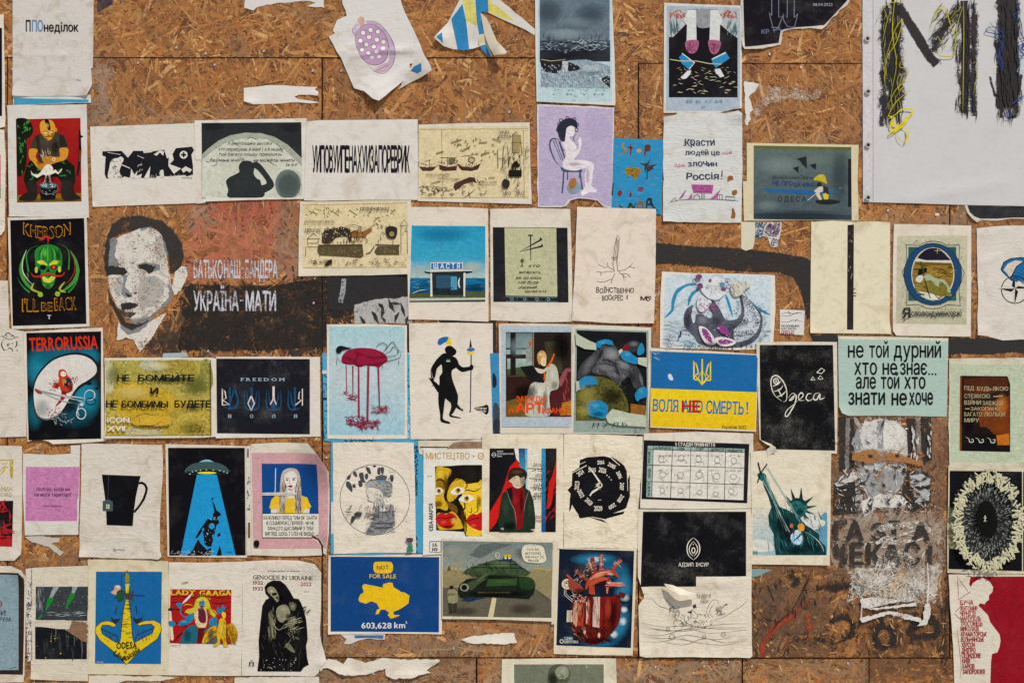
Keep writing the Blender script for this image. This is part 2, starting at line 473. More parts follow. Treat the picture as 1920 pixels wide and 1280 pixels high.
def run(src):
    cur = None; part = None
    for ln in src.split('\n'):
        ln = ln.strip()
        if not ln or ln[0] == '#': continue
        if ln[0] == '=':
            f = [t.strip() for t in ln[1:].split('|')]
            o = dict(t.split('=', 1) for t in f[3].split()) if len(f) > 3 else {}
            cur = Sheet(f[0], f[1], pts(f[2]), o); part = None; cur.clip = None; continue
        if ln[0] == 'K': cur.clip = [float(v) for v in ln[1:].split()] or None; continue
        if ln[0] == '+':
            f = [t.strip() for t in ln[1:].split('|')]
            part = Part(cur, f[0], f[2] if len(f) > 2 else ('ink' if cur.mat != 'paint' else 'paint'), f[1] if len(f) > 1 and f[1] else None); cur.parts.append(part); continue
        t = ln.split(None, 2); c, col = t[0], colour(t[1]); r = t[2]
        if part is None: part = Part(cur, 'print'); cur.parts.append(part)
        if c == 'P': part.poly(pts(r), col)
        elif c == 'S': part.poly(smooth(pts(r)), col)
        elif c == 'J': part.poly(rough_edge(pts(r), 2.2, 4, cur.rnd), col)
        elif c == 'R':
            a = [float(v) for v in r.split()]; part.poly([(a[0], a[1]), (a[2], a[1]), (a[2], a[3]), (a[0], a[3])], col)
        elif c == 'E':
            a = [float(v) for v in r.split()]+[0]; n = 10 if a[2] < 6 else 20; ro = R(a[4])
            part.poly([(a[0]+a[2]*math.cos(q)*math.cos(ro)-a[3]*math.sin(q)*math.sin(ro), a[1]+a[2]*math.cos(q)*math.sin(ro)+a[3]*math.sin(q)*math.cos(ro)) for q in [i*2*math.pi/n for i in range(n)]], col)
        elif c == 'O':
            a = [float(v) for v in r.split()]+[0]; n = 28; ro = R(a[5])
            part.stroke([(a[1]+a[3]*math.cos(q)*math.cos(ro)-a[4]*math.sin(q)*math.sin(ro), a[2]+a[3]*math.cos(q)*math.sin(ro)+a[4]*math.sin(q)*math.cos(ro)) for q in [i*2*math.pi/n for i in range(n+1)]], a[0], col)
        elif c in 'LCQUV':
            wd, q = r.split(None, 1); 
            if c in 'UV': al, q = q.split(None, 1)
            P = pts(q)
            if c in 'CQU': P = smooth(P, False, 5)
            part.stroke(P, float(wd), col, taper=(.85 if c == 'C' else 2 if c == 'Q' else 0), soft=(float(al) if c in 'UV' else None))
        elif c == 'H':      # many small strokes: width count x0 y0 x1 y1 length angle spread
            a = [float(v) for v in r.split()]
            for _ in range(int(a[1])):
                x, y = cur.rnd.uniform(a[2], a[4]), cur.rnd.uniform(a[3], a[5]); l = a[6]*cur.rnd.uniform(.5, 1.3)/2; q = R(a[7]+cur.rnd.uniform(-a[8], a[8]))
                dx, dy = math.cos(q)*l, math.sin(q)*l
                part.stroke([(x-dx, y-dy), (x+cur.rnd.uniform(-.2, .2)*l, y+cur.rnd.uniform(-.2, .2)*l), (x+dx, y+dy)], a[0], col, taper=.8)
        elif c == 'G':      # soft round tone: opacity cx cy rx ry angle
            a = [float(v) for v in r.split()]+[0]; ro = R(a[5]); n = 16; Q = [(a[1], a[2])]; al = [a[0]]
            for k_, o_ in ((.5, a[0]*.72), (.78, a[0]*.28), (1, 0)):
                for i in range(n):
                    q = 2*math.pi*i/n; X, Y = a[3]*k_*math.cos(q), a[4]*k_*math.sin(q)
                    Q.append((a[1]+X*math.cos(ro)-Y*math.sin(ro), a[2]+X*math.sin(ro)+Y*math.cos(ro))); al.append(o_)
            F = [(0, 1+i, 1+(i+1) % n) for i in range(n)]
            for k_ in (0, 1): F += [(1+k_*n+i, 1+(k_+1)*n+i, 1+(k_+1)*n+(i+1) % n, 1+k_*n+(i+1) % n) for i in range(n)]
            part.add(Q, F, col, alpha=al)
        elif c == 'B':      # sticks standing round an oval: width count cx cy rx ry ring length spread
            a = [float(v) for v in r.split()]
            for _ in range(int(a[1])):
                q = cur.rnd.uniform(0, 2*math.pi); k = cur.rnd.uniform(1-a[6], 1+a[6]*.5); x, y = a[2]+a[4]*k*math.cos(q), a[3]+a[5]*k*math.sin(q)
                q2 = math.atan2(y-a[3], x-a[2])+R(cur.rnd.uniform(-a[8], a[8])); l = a[7]*cur.rnd.uniform(.5, 1.2)
                part.stroke([(x-math.cos(q2)*l/2, y-math.sin(q2)*l/2), (x, y), (x+math.cos(q2)*l/2, y+math.sin(q2)*l/2)], a[0], col)
        elif c == 'T':
            a, body = r.split('|', 1); a = a.split()
            part.text(body, float(a[0]), float(a[1]), float(a[2]), float(a[3]), a[4] if len(a) > 4 else '', col)
        else: raise ValueError(ln)

# ------------------------------------------------ ground and the boarded wall
def plane_mesh(name, x0, y0, x1, y1, z, n=24, amp=0):
    V, F = [], []
    for j in range(n+1):
        for i in range(n+1):
            x = x0+(x1-x0)*i/n; y = y0+(y1-y0)*j/n
            V.append((x, y, z+amp*mnoise.noise((x*.7, y*.7, 0))))
    for j in range(n):
        for i in range(n):
            a = j*(n+1)+i; F.append((a, a+1, a+n+2, a+n+1))
    me = bpy.data.meshes.new(name); me.from_pydata(V, [], F); return me
g = link_mesh("pavement", plane_mesh("pavement", -40, -60, 40, 20, 0, 30, .004), simple("grey paving", "a8a29a", .85, 0, 30)); tag(g, kind='structure')
wall = empty("osb_wall", (0, 0, ZC)); tag(wall, "rough hoarding of brown pressed strand boards behind all the posters, screwed up in large panels", "wall")
def inside(P, X, Y):
    r = np.zeros(X.shape, bool); n = len(P)
    for i in range(n):
        (x0, y0), (x1, y1) = P[i], P[(i+1) % n]
        if y0 == y1: continue
        k = ((y0 > Y) != (y1 > Y)) & (X < (x1-x0)*(Y-y0)/(y1-y0)+x0); r ^= k
    return r
# worn coats of paint, glue and dirt on the boards: area, colour, strength
TINTS = [
 ("330,205 620,215 1010,225 1010,245 170,245 170,205", "8d7561", .45), ("170,110 215,110 205,235 168,235", "94806f", .65),
 ("350,372 560,372 560,520 350,528", "b0624c", .75), ("390,375 520,375 490,430 400,425", "a03a34", .5), ("350,385 400,370 400,430 350,440", "8a7a66", .6),
 ("520,380 560,380 560,520 510,520", "8f7a66", .6),
 ("170,400 205,400 195,640 165,640", "8c6544", .5),
 ("345,535 520,533 560,528 610,522 700,512 770,512 770,560 690,575 665,600 610,640 610,662 400,662 290,664 262,655 320,590 350,560", "120c09", .92),
 ("1228,600 1245,470 1210,440 1232,420 1240,660 1220,660", "8a7a6a", .5),
 ("1040,380 1080,380 1080,620 1060,620", "7d6a5c", .5), ("825,600 935,600 935,640 825,640", "2c2622", .8), ("912,600 936,600 936,670 912,670", "5d4033", .7),
 ("1560,780 1780,780 1780,1060 1560,1060", "4a3a30", .72), ("1560,975 1770,975 1770,1090 1560,1090", "9a8878", .75),
 ("1558,962 1772,962 1768,1066 1558,1066", "a39383", .75),
 ("1612,800 1650,786 1690,796 1702,846 1604,846", "b9b3aa", .85), ("1602,858 1700,858 1696,900 1670,938 1630,934 1606,900", "8c8a88", .75),
 ("1562,905 1590,884 1618,890 1616,958 1562,962", "6f6963", .6), ("1702,884 1740,884 1748,940 1706,950", "77726c", .65), ("1616,935 1704,935 1700,965 1612,968", "a8a29a", .6),
 ("1600,1065 1765,1065 1760,1130 1590,1130", "bdb5a6", .85), ("1410,1060 1600,1060 1600,1150 1410,1240", "5c432f", .7),
 ("1405,1130 1560,1120 1560,1235 1405,1235", "4a3526", .65), ("1600,1120 1790,1120 1790,1280 1620,1280", "5a3a20", .75), ("1730,780 1782,780 1782,980 1740,960", "8c6447", .6),
 ("1400,1235 1630,1235 1630,1290 1400,1290", "8c7256", .6), ("1400,1090 1480,1090 1430,1200 1400,1200", "352a24", .6),
 ("840,1160 1040,1160 1040,1240 840,1240", "9a7c5c", .5), ("600,1190 900,1190 900,1290 600,1290", "8a725a", .7), ("940,1238 1400,1238 1400,1290 880,1290", "947e66", .75),
 ("590,860 625,860 625,1100 590,1050", "8a6240", .4), ("0,1040 320,1040 320,1290 0,1290", "77604c", .45), ("580,1050 618,1050 618,1290 580,1290", "7a6450", .6),
 ("1770,380 1830,380 1830,640 1770,640", "8a715c", .55), ("1640,400 1830,400 1830,435 1640,425", "8a7159", .45), ("1400,250 1640,250 1640,270 1400,270", "8a745f", .4),
 ("1000,200 1010,200 1010,390 1000,390", "7a6a5a", .5), ("1455,495 1520,500 1520,640 1455,640", "a07042", .3)]
TINTS = [(pts(a), np.array(lin(b)), c) for a, b, c in TINTS]
def strand_mesh(name, x0, y0, x1, y1, seed):
    rg = np.random.RandomState(seed)
    area = (x1-x0)*(y1-y0); n = int(area/20)
    big = rg.rand(n) < .17
    L = np.where(big, rg.uniform(22, 64, n), rg.uniform(6, 22, n)); Wd = np.where(big, rg.uniform(2.5, 8.5, n), rg.uniform(.7, 2.2, n))
    X = rg.uniform(x0, x1, n); Y = rg.uniform(y0, y1, n)
    ori = rg.normal(0, .75, n)+np.where(rg.rand(n) < .35, math.pi/2, 0)+(0 if y0 < 100 or y0 > 1200 else math.pi/2)
    Z = rg.uniform(.0002, .0017, n)
    Z = np.where(big, Z*.8, Z)
    pal = np.array([lin(h) for h in ("a86f37", "9a6230", "b68046", "8b5424", "a6672a", "d0a166", "5f3517", "ae7b45")])
    C = pal[rg.choice(8, n, p=[.23, .2, .14, .15, .12, .05, .05, .06])]*rg.uniform(.85, 1.12, (n, 1))
    for P, c, st in TINTS:
        k = inside(P, X+rg.normal(0, 5, n), Y+rg.normal(0, 5, n)) & (rg.rand(n) < .35+.62*st)
        C[k] = C[k]*(1-st)+c*st*rg.uniform(.75, 1.2, (k.sum(), 1))
    # hexagonal chips, tilted a little
    ux = np.array([-.5, -.42, .44, .5, .4, -.46]); uy = np.array([-.1, .5, .46, .05, -.5, -.45])
    px = ux[None]*L[:, None]+rg.uniform(-1, 1, (n, 6))*L[:, None]*.05; py = uy[None]*Wd[:, None]+rg.uniform(-1, 1, (n, 6))*Wd[:, None]*.1
    ca, sa = np.cos(ori)[:, None], np.sin(ori)[:, None]
    gx = np.clip(X[:, None]+px*ca-py*sa, x0, x1); gy = np.clip(Y[:, None]+px*sa+py*ca, y0, y1)
    tilt = rg.normal(0, .00035, n)[:, None]; roll = rg.normal(0, .0003, n)[:, None]
    gz = Z[:, None]+tilt*ux[None]*2+roll*uy[None]*2
    gz = np.clip(gz, .0001, .0021)
    V = np.stack([(gx-960)*S, -gz, (640-gy)*S], -1).reshape(-1, 3)
    base = (np.arange(n)*6)[:, None]
    F = np.concatenate([base+np.array([[0, 4, 3, 1]]), ], 0)
    F = np.stack([np.arange(n)*6+k for k in (5, 4, 3, 2, 1, 0)], 1)
    me = bpy.data.meshes.new(name); me.vertices.add(len(V)); me.vertices.foreach_set('co', V.ravel().astype('f'))
    me.loops.add(n*6); me.loops.foreach_set('vertex_index', F.ravel()); me.polygons.add(n)
    me.polygons.foreach_set('loop_start', np.arange(n)*6)
    me.update(calc_edges=True)
    a = me.attributes.new('Col', 'FLOAT_COLOR', 'POINT')
    a.data.foreach_set('color', np.concatenate([np.repeat(C, 6, 0), np.ones((n*6, 1))], 1).astype('f').ravel())
    uvl = me.uv_layers.new(name='UVMap')
    uu = np.stack([px/60+X[:, None]*.137, py/60+Y[:, None]*.173], -1)[:, ::-1].reshape(-1, 2)
    uvl.data.foreach_set('uv', uu.astype('f').ravel())
    return me
board_m = simple("strand board core", "6b4427", .85, 0, 80)
steel = simple("zinc screw steel", "b9bcc0", .35, .9, 200)
def lathe(prof, n=10):
    V, F = [], []
    for r, d in prof:
        for i in range(n): V.append((r*math.cos(2*math.pi*i/n), -d, r*math.sin(2*math.pi*i/n)))
    for k in range(len(prof)-1):
        for i in range(n): a = k*n+i; b_ = k*n+(i+1) % n; F.append((a, b_, b_+n, a+n))
    F.append(tuple(range(n))); F.append(tuple(range((len(prof)-1)*n, len(prof)*n)))
    return V, F
screw_me = bpy.data.meshes.new("screw"); _v, _f = lathe([(.0048, .0), (.0052, .0022), (.0040, .0032), (.0019, .0032), (.0015, .0018)])
screw_me.from_pydata(_v, [], _f); screw_me.materials.append(steel); screw_me.shade_smooth()
PANELS = [(-260, -180, 1074, 107.6), (1076, -180, 2240, 118.5), (-260, 109.5, 12, 1231), (14.5, 109.5, 602.5, 1231), (605.2, 110, 1196, 1231.5), (1198.5, 120, 1780, 1232), (1782.5, 120, 2240, 1232),
          (-260, 1233.8, 302, 1480), (304.5, 1233.8, 892, 1480), (895, 1233.8, 1391, 1480), (1393.5, 1235, 1629, 1480), (1631, 1234.5, 2240, 1480)]
SCREWS = [(330, 90), (259, 118), (385, 101), (494, 96), (402, 122), (586, 133), (640, 133), (1179, 132), (1443, 102), (1502, 127), (1410, 1249), (588, 568), (390, 658), (1229, 554), (1229, 1250), (1320, 1249),
          (1366, 1240), (612, 858), (514, 832), (1680, 700), (700, 1262), (850, 1215), (1010, 1224), (1590, 1243), (1665, 395), (70, 840), (1100, 1250), (22, 130), (22, 700), (955, 210), (860, 225), (1300, 1262)]
for k, (x0, y0, x1, y1) in enumerate(PANELS):
    me = bpy.data.meshes.new("osb_panel"); d0, d1 = -.018, .0
    V = [((x-960)*S, -d, (640-y)*S) for d in (d0, d1) for x, y in ((x0, y0), (x1, y0), (x1, y1), (x0, y1))]
    me.from_pydata(V, [], [(0, 1, 2, 3), (7, 6, 5, 4), (0, 4, 5, 1), (1, 5, 6, 2), (2, 6, 7, 3), (3, 7, 4, 0)])
    pn = link_mesh("osb_panel", me, board_m, wall)
    st = link_mesh("wood_strands", strand_mesh("wood_strands", x0, y0, x1, y1, 50+k), WOOD, pn); st['kind'] = 'stuff'
    for sx_, sy_ in SCREWS:
        if x0 < sx_ < x1 and y0 < sy_ < y1:
            o = bpy.data.objects.new("screw", screw_me); COL.objects.link(o); o.parent = pn; o.location = ((sx_-960)*S, -.0014, (640-sy_)*S)
me = bpy.data.meshes.new("backing_board"); V = [(x, y, z) for y in (.0225, .0205) for x, z in ((-2.52, -1.74), (2.65, -1.74), (2.65, 1.7), (-2.52, 1.7))]
me.from_pydata(V, [], [(0, 1, 2, 3), (7, 6, 5, 4), (0, 4, 5, 1), (1, 5, 6, 2), (2, 6, 7, 3), (3, 7, 4, 0)]); link_mesh("backing_board", me, board_m, wall)
# battens and a lower skirt carrying the boards down to the pavement
for nm, x0, x1, z0, z1, d in (("batten", -1.9, -1.84, -1.7, 1.7, .026), ("batten", .1, .16, -1.7, 1.7, .026), ("batten", 1.4, 1.46, -1.7, 1.7, .026), ("skirting_board", -2.5, 2.6, -1.85, -1.74, .0)):
    me = bpy.data.meshes.new(nm); V = [(x, y, z) for y in (d+.05, d) for x, z in ((x0, z0), (x1, z0), (x1, z1), (x0, z1))]
    me.from_pydata(V, [], [(0, 1, 2, 3), (7, 6, 5, 4), (0, 4, 5, 1), (1, 5, 6, 2), (2, 6, 7, 3), (3, 7, 4, 0)]); link_mesh(nm, me, board_m, wall)
ART = []
ART.append("""
= poster|narrow edge of a dark framed poster at the top left corner of the wall|-60,30 7,28 9,140 10,238 -2,241 -60,242|curl=10,240,20,14,6
+ dark_picture
R 17121c -60 53 4 218
= poster|cream poster edge with a red line, below the dark one at far left|-60,245 8,243 11,300 9,432 3,441 -60,445|wr=.9 curl=9,440,16,18,8
+ red_edge
R b32a1c -60 290 1 372
R 2d5a2a -60 350 1 372
= paper_scrap|torn dark purple scrap at the top edge beside the white weekday poster|180,-20 216,-20 212,4 203,12 192,18 183,23|cat=scrap j=2 paper=3a2c3a
= poster|white poster edge with a tapering cyan band, showing under the weekday poster|24,176 170,178 171,193 150,193 100,195 25,199|paper=cfcfcc
+ cyan_band
P 3b93b8 26,184 60,185 166,187 166,192 120,193 70,196 26,197
= poster|white poster with the blue and black word ППОнеділок and a crease across it|24,-20 176,-20 175,100 174,127 171,129 173,160 164,180 40,181 24,180|wr=.7 st=.9 paper=cbc6c1 curl=172,180,24,16,7 ridge=26,106,100,103,2.2,1.6/90,105,160,100,2.2,1.6/100,106,140,101,1.5,1.4
+ lettering
T 1a1014 49 60 8.5 20 B|П
T 6a86ab 60.5 60 20.5 20 B|ПО
T 1a1014 83 60 64 16 B|неділок
T 222222 143 152 9 2.5 |ΠΑΑ
= paper_scrap|strip of torn white paper left along the top edge, above the bare boards|458,-20 608,-20 608,15 590,14 575,12 592,6 580,2 560,3 540,5 500,9 480,15 475,20 465,17 458,15|cat=scrap j=1.4 paper=d2cdc8 st=.2
= paper_scrap|long strip of torn white paper on bare board, ragged at its right end|457,165 480,163 500,160 530,160 556,162 578,163 596,163 590,168 598,173 596,180 580,178 560,178 552,182 560,186 575,188 590,190 599,193 580,194 560,192 530,194 500,195 475,196 465,193 457,190|cat=scrap j=.9 curl=465,194,30,16,7/599,178,24,12,6 paper=d8d3ce st=.2
= poster|tilted torn white poster of a dotted mauve egg on a figure's back|640,-20 744,-20 760,25 777,60 800,112 796,118 768,120 770,140 745,162 712,191 700,187 683,172 664,166 656,148 640,110 616,69 628,63 624,58 632,38 650,30 648,20 642,8|wr=.8 st=.6 j=.8 paper=d3d0ce curl=712,192,80,60,26 ridge=630,103,690,75,5,5/640,108,800,88,6,5/700,95,790,95,5,4/690,180,780,120,7,5
+ figure
S c7a49a 671,36 675,32 681,33 684,40 683,46 690,50 684,53 676,54 674,46 671,42
C 5b4a55 1 673,50 663,52 661,60 667,72
S c3b0c4 662,52 668,45 674,47 668,56 668,70 662,62
S b9a0bb 688,40 706,42 724,58 738,80 741,100 738,118 728,128 722,124 730,112 731,92 718,66 704,50 690,46
S bfa3b8 708,125 728,118 736,122 728,132 712,137 704,134
C 5b4a55 1 686,40 705,42 722,56 736,78 741,98 737,120 724,136 708,137 692,124 684,112
C 5b4a55 .8 690,46 706,52 722,72 731,94 729,112
C 5b4a55 .8 704,134 733,120
+ dotted_egg
S b795b6 667,62 675,52 688,46 703,48 718,60 727,78 728,98 722,114 708,122 692,120 679,110 670,92 666,76
C 5b4a55 1 667,62 675,52 688,46 703,48 718,60 727,78 728,98 722,114 708,122 692,120 679,110 670,92 666,76 667,62
E dfdcd6 681 62 4.5 4.5
E dfdcd6 695 57 4.5 4.8
E dfdcd6 708.5 60 4.3 4.3
E dfdcd6 692 70 4.6 4.6
E dfdcd6 706.5 75 4.8 4.6
E dfdcd6 676 77 4.5 4.8
E dfdcd6 687 84 4.6 4.6
E dfdcd6 701 88 4.8 4.6
E dfdcd6 719 79 4.6 4.6
E dfdcd6 679 94 4.4 4.2
E dfdcd6 691 100 4.6 4.2
E dfdcd6 718.5 91.5 4.2 3.6
E dfdcd6 706 98 3.8 3.2
E dfdcd6 697.5 108.5 4 3
E dfdcd6 711 107 3.8 3
O 5b4a55 .8 681 62 4.6 4.6
O 5b4a55 .8 695 57 4.6 4.8
O 5b4a55 .8 708.5 60 4.4 4.4
O 5b4a55 .8 692 70 4.7 4.7
O 5b4a55 .8 706.5 75 4.8 4.6
O 5b4a55 .8 676 77 4.6 4.8
O 5b4a55 .8 687 84 4.6 4.6
O 5b4a55 .8 701 88 4.8 4.6
O 5b4a55 .8 719 79 4.6 4.6
O 5b4a55 .8 679 94 4.4 4.2
O 5b4a55 .8 691 100 4.6 4.2
= paper_flap|creased paper flap with a blue patch hanging beside the tilted egg poster|748,168 762,142 776,116 792,100 801,112 808,126 810,134 790,146 770,155|cat=paper wr=1 paper=c9c3bc curl=812,136,50,50,22 ridge=752,160,790,104,4,4
+ blue_patch
P 31709c 776,126 790,119 791,135 783,139 770,134
= poster|hanging torn triangle of a blue, white and yellow striped poster|873,-20 912,-20 1010,60 1001,66 985,56 960,45 940,36 915,24 901,23 903,50 912,78 918,92 924,107 914,106 904,90 896,86 897,70 899,88 888,92 870,95 850,93 832,88 814,73 840,42|wr=.6 j=.8 st=.3 paper=cfcbc4 curl=818,74,50,34,22/880,96,60,18,9 ridge=898,30,900,88,4,7
+ stripes
P cdc26a~.05 867,0 888,0 896,40 898,66 895,50 874,40 872,20
P cdc26a~.05 915,0 935,14 965,40 940,34 916,24
P 2d7cae 846,36 867,8 874,40 880,95 858,94 851,60
P 2d7cae 890,-18 914,-18 916,24 901,23 902,40 907,64 898,66 894,40
P 2d7cae 818,71 829,62 831,83
P cabf95 898,68 905,66 910,80 899,86
P 2d7cae 899,87 910,84 920,106 914,106 906,96
= paper_flap|stiff cream flap peeled away from the striped poster, its long point hanging down|901,24 912,34 920,50 932,80 951,101 946,106 926,107 917,90 908,66|cat=paper paper=c8beae wr=.4 curl=940,106,50,70,42
= poster|blue-grey photo poster of a ruined industrial skyline above a frozen field, top centre|1003,-20 1148,-20 1148,6 1152,100 1154,195 1153,198 1006,191 1004,100|paper=cfd2d0 st=.5 wr=.6 ridge=1004,104,1152,103,2,1.2
+ border
R b4c9cf 1009 -20 1147 191
+ photograph
K 1012 -20 1144 167
R 5f7280>64727e~.12*4 1012 -20 1143 80
R 4a5866>39434e~.16*4 1012 76 1144 108
R 2d2f38~.1*4 1012 90 1144 116
P 8ea0ab~.2*8 1014,122 1060,114 1100,112 1144,124 1144,167 1014,164
S 24242c~.05 1014,112 1040,111 1058,114 1084,124 1086,131 1070,134 1050,132 1044,138 1020,134
S 24242c~.05 1128,150 1136,144 1146,146 1146,166 1140,162
R 2b303c~.1 1056 96 1066 116
E a99a9a 1060.5 98 3 3
P b6bcc4~.05 1054,115 1066,115 1064,136 1060,136 1059,125 1058,136 1055,136
L cbb98f 1 1014,112 1034,115 1060,112
H 1d222c*1 1.2 70 1014 78 1143 100 12 0 30
H a9bccb*1 .9 60 1014 78 1143 96 10 0 40
H 1d222c*1 .7 34 1014 64 1143 78 13 90 6
H c9d2cf*1 .8 26 1050 76 1141 86 9 -10 30
H d7e2e6*1 .8 170 1016 122 1142 164 5 60 70
H 3d4754*1 .8 120 1016 120 1142 164 5 60 70
+ sky_tones
G 95a6b0 .6 1060 66 44 14
G 3f4c58 .7 1030 20 30 26
G 3f4c58 .6 1110 24 34 22
G 7c8d98 .5 1080 44 40 12
G c9d4d8 .5 1110 130 26 8
G 17191f .7 1070 102 60 8
K
+ caption
T 6fa9a6 1038 173 96 4 w|CRYM
T 5a7070 1077 183 5 3 |EI
= poster|poster of two white-sleeved pink hands dropping blue envelopes on black, top centre right|1245,6 1300,8 1391,11 1391,100 1391,203 1368,206 1350,211 1244,212|paper=cfcfca st=.7 wr=.6 curl=1391,205,30,20,6
+ border
P a4b3c0 1250,11 1388,15 1387,202 1364,208 1249,208
+ photograph
R 17151a*6 1254 18 1383 183
P a8b1b2~.15*5 1254,18 1290,18 1290,42 1262,70 1254,70
P a8b1b2~.15*5 1346,18 1383,18 1383,72 1366,60 1346,42
H b0473f*1 2.4 26 1256 20 1288 34 7 30 90
H b0473f*1 2.4 26 1350 20 1381 34 7 30 90
H 4d6670*1 2 14 1256 44 1274 62 18 80 12
H 4d6670*1 2 14 1364 44 1381 64 18 100 12
S 8d8f96~.12 1305,20 1332,20 1332,48 1324,53 1312,53 1306,46
P ccd0ce 1290,19 1305,19 1306,80 1287,82 1288,48 1281,40
P ccd0ce 1332,19 1346,19 1355,40 1350,48 1349,82 1330,80
S a05a7c~.1 1286,78 1308,76 1309,90 1302,100 1292,100 1286,92
S a05a7c~.1 1329,76 1350,78 1350,90 1344,101 1334,101 1329,90
H 6d3550*1 1.5 14 1288 82 1306 98 9 90 60
H 6d3550*1 1.5 14 1331 82 1348 98 9 90 60
P d3d8da 1279,100 1303,118 1292,132 1291,130 1301,119 1278,102
P 2b86b4 1273,108 1279,102 1301,119 1290,130 1278,120
P d3d8da 1334,111 1360,98 1362,101 1336,114
P 2b86b4 1334,113 1362,100 1368,110 1342,128 1336,120
P d5d9dc 1276,146 1288,134 1296,132 1294,140 1286,148 1280,149
P d5d9dc 1340,130 1350,129 1358,144 1350,145 1342,138
L c9ba93 1.6 1256,112 1275,115 1305,115 1330,120 1352,121
H cfc4a6*1 1.1 46 1258 140 1380 176 9 5 30
H bdb291*1 .9 22 1262 120 1378 140 7 10 40
+ caption
T 6c8aa0 1288 192 66 4 w|ВЕСИ
T 5a7080 1316 203 5 4 |п
= poster|torn black poster with white arrow outlines and the date 08.04.2022|1389,-20 1600,-20 1592,4 1584,14 1574,20 1570,28 1560,34 1548,50 1540,56 1520,53 1500,54 1480,56 1468,60 1466,68 1464,84 1448,88 1440,89 1430,92 1395,93 1391,80|j=1.3 wr=.7 paper=c6c1b8 curl=1420,94,50,22,9/1545,58,30,16,8
+ black_print
P 15131a*9 1393,-20 1594,-20 1588,2 1566,26 1545,48 1520,50 1490,52 1464,57 1462,68 1460,81 1420,87 1396,89
+ arrow_mark
L 8590a8 1 1447,-5 1447,30 1442,24 1446,40 1452,62 1460,50 1468,30 1460,34 1460,-5
L 8590a8 1 1476,-5 1476,34 1469,26 1469,38 1476,50 1484,52 1490,50 1496,26 1489,34 1489,-5
L 8590a8 1 1446,52 1463,52
T 7680a0 1428 64 14 8 l|КР
T 7680a0 1448 58 40 4 l|АТ
+ date
T 9a9aa6 1524 12 37 5.5 |08.04.2022
= paper_scrap|jagged white paper corner on bare board right of the envelopes poster|1396,152 1424,158 1416,172 1404,182 1408,190 1412,206 1406,212 1408,224 1402,236 1398,234|cat=scrap j=1.6 paper=d6d4d0
= paper_scrap|faint skin of torn paper glued on the boards below the black torn poster|1424,160 1460,164 1500,158 1540,168 1538,184 1510,190 1480,184 1440,196 1420,220 1410,234 1412,208 1424,180|cat=scrap mat=paint on=x j=2.5 paper=c4b3a3*.42
= vinyl_banner|large white vinyl banner with eyelets, smeared black letters MI and yellow scribble|1617,-20 2000,-20 2000,388 1900,386 1800,384 1700,381 1618,379|cat=banner mat=vinyl paper=c6c6c8 st=.12 wr=.5 j=.2 ridge=1648,352,1670,300,9,3/1700,375,1900,340,14,3/1860,240,1900,200,16,4
+ hem
R c6c6c9*0 1618 -20 1636 379
L 77777c 1 1637,-20 1637,379
L d2d2d4 .8 1638.4,-20 1638.4,380
+ smeared_letter||paint
U 1d1218 46 .62 1668,5 1668,60 1664,110 1668,160 1660,235
U 1d1218 24 .9 1656,10 1660,90 1656,150 1656,200 1653,238
U 1d1218 22 .95 1684,6 1680,60 1682,120 1680,170 1676,222
U 1d1218 60 .5 1668,8 1666,80 1668,150 1662,232
U 1d1218 30 .85 1664,8 1662,70 1662,150 1658,228
U 1d1218 30 .7 1688,40 1686,90 1690,150 1684,210
U 160d12 16 2.6 1678,5 1676,90 1674,150 1676,215
V 1b1012 21 3 1685,10 1705,44 1728,82 1745,110 1756,122
V 1b1012 22 1.2 1740,100 1752,118 1764,114
U 1d1218 50 .7 1745,96 1760,66 1782,34 1798,10
U 1d1218 26 1 1748,98 1770,54 1796,14
U 1d1218 56 .6 1808,4 1810,70 1808,150 1808,216
U 1d1218 24 1.1 1826,6 1826,90 1824,150 1826,218
V 150c12 19 3 1808,2 1811,80 1810,150 1808,212
V 150c12 46 3.4 1892,-8 1890,60 1890,140 1888,200 1890,223
U 1d1218 76 .6 1890,10 1888,120 1892,224
V 1b1018 12 1.6 1866,76 1876,112 1878,180 1876,222
V 1b1018 9 1.4 1856,144 1866,180 1878,184
V 1b1018 13 1.3 1916,140 1908,176 1896,200
V 1b1018 16 1.2 1880,10 1868,2
H 1d1218*.9 2.2 90 1652 4 1690 232 34 88 7
H 120a0c*1.2 2 50 1664 4 1686 220 46 88 4
H 1d1218*.9 2.2 60 1792 4 1830 214 34 89 5
H 1d1218*1 2 40 1746 14 1796 96 22 -52 16
H 120a0c*1 2.2 80 1868 0 1914 220 36 88 8
H 8a8730*.9 1.6 26 1655 20 1690 214 26 88 14
H 8a8730*.8 1.6 14 1750 16 1800 90 20 -52 20
+ yellow_scribble
Q b3a81f 1.6 1678,-10 1672,60 1680,120 1670,180 1676,210 1665,214
C b3a81f 1.5 1656,120 1666,90 1678,56 1692,38 1680,80 1662,110 1658,150 1662,180
C b3a81f 1.3 1641,46 1650,26 1664,8 1690,4 1694,-4
C a89e2a 1.3 1654,80 1660,50 1666,30
C b3a81f 1.6 1700,96 1692,110 1686,126 1700,130 1700,142 1690,158 1678,170 1668,190 1660,206
C b3a81f 1.6 1706,170 1690,182 1676,196 1666,215 1662,228
C d8c81a 3 1664,216 1672,226 1668,238 1676,246 1690,232 1710,212 1708,206 1690,206 1680,214 1662,226
C d8c81a 4 1664,218 1676,222 1670,232 1682,238 1668,250 1666,256
C d8c81a 3.4 1667,256 1690,238 1700,226 1711,210
C c9ba1e 1.2 1680,246 1684,262 1696,272
C d8c81a 4 1695,270 1701,256 1698,242
C d8c81a 2 1698,242 1690,239 1682,245
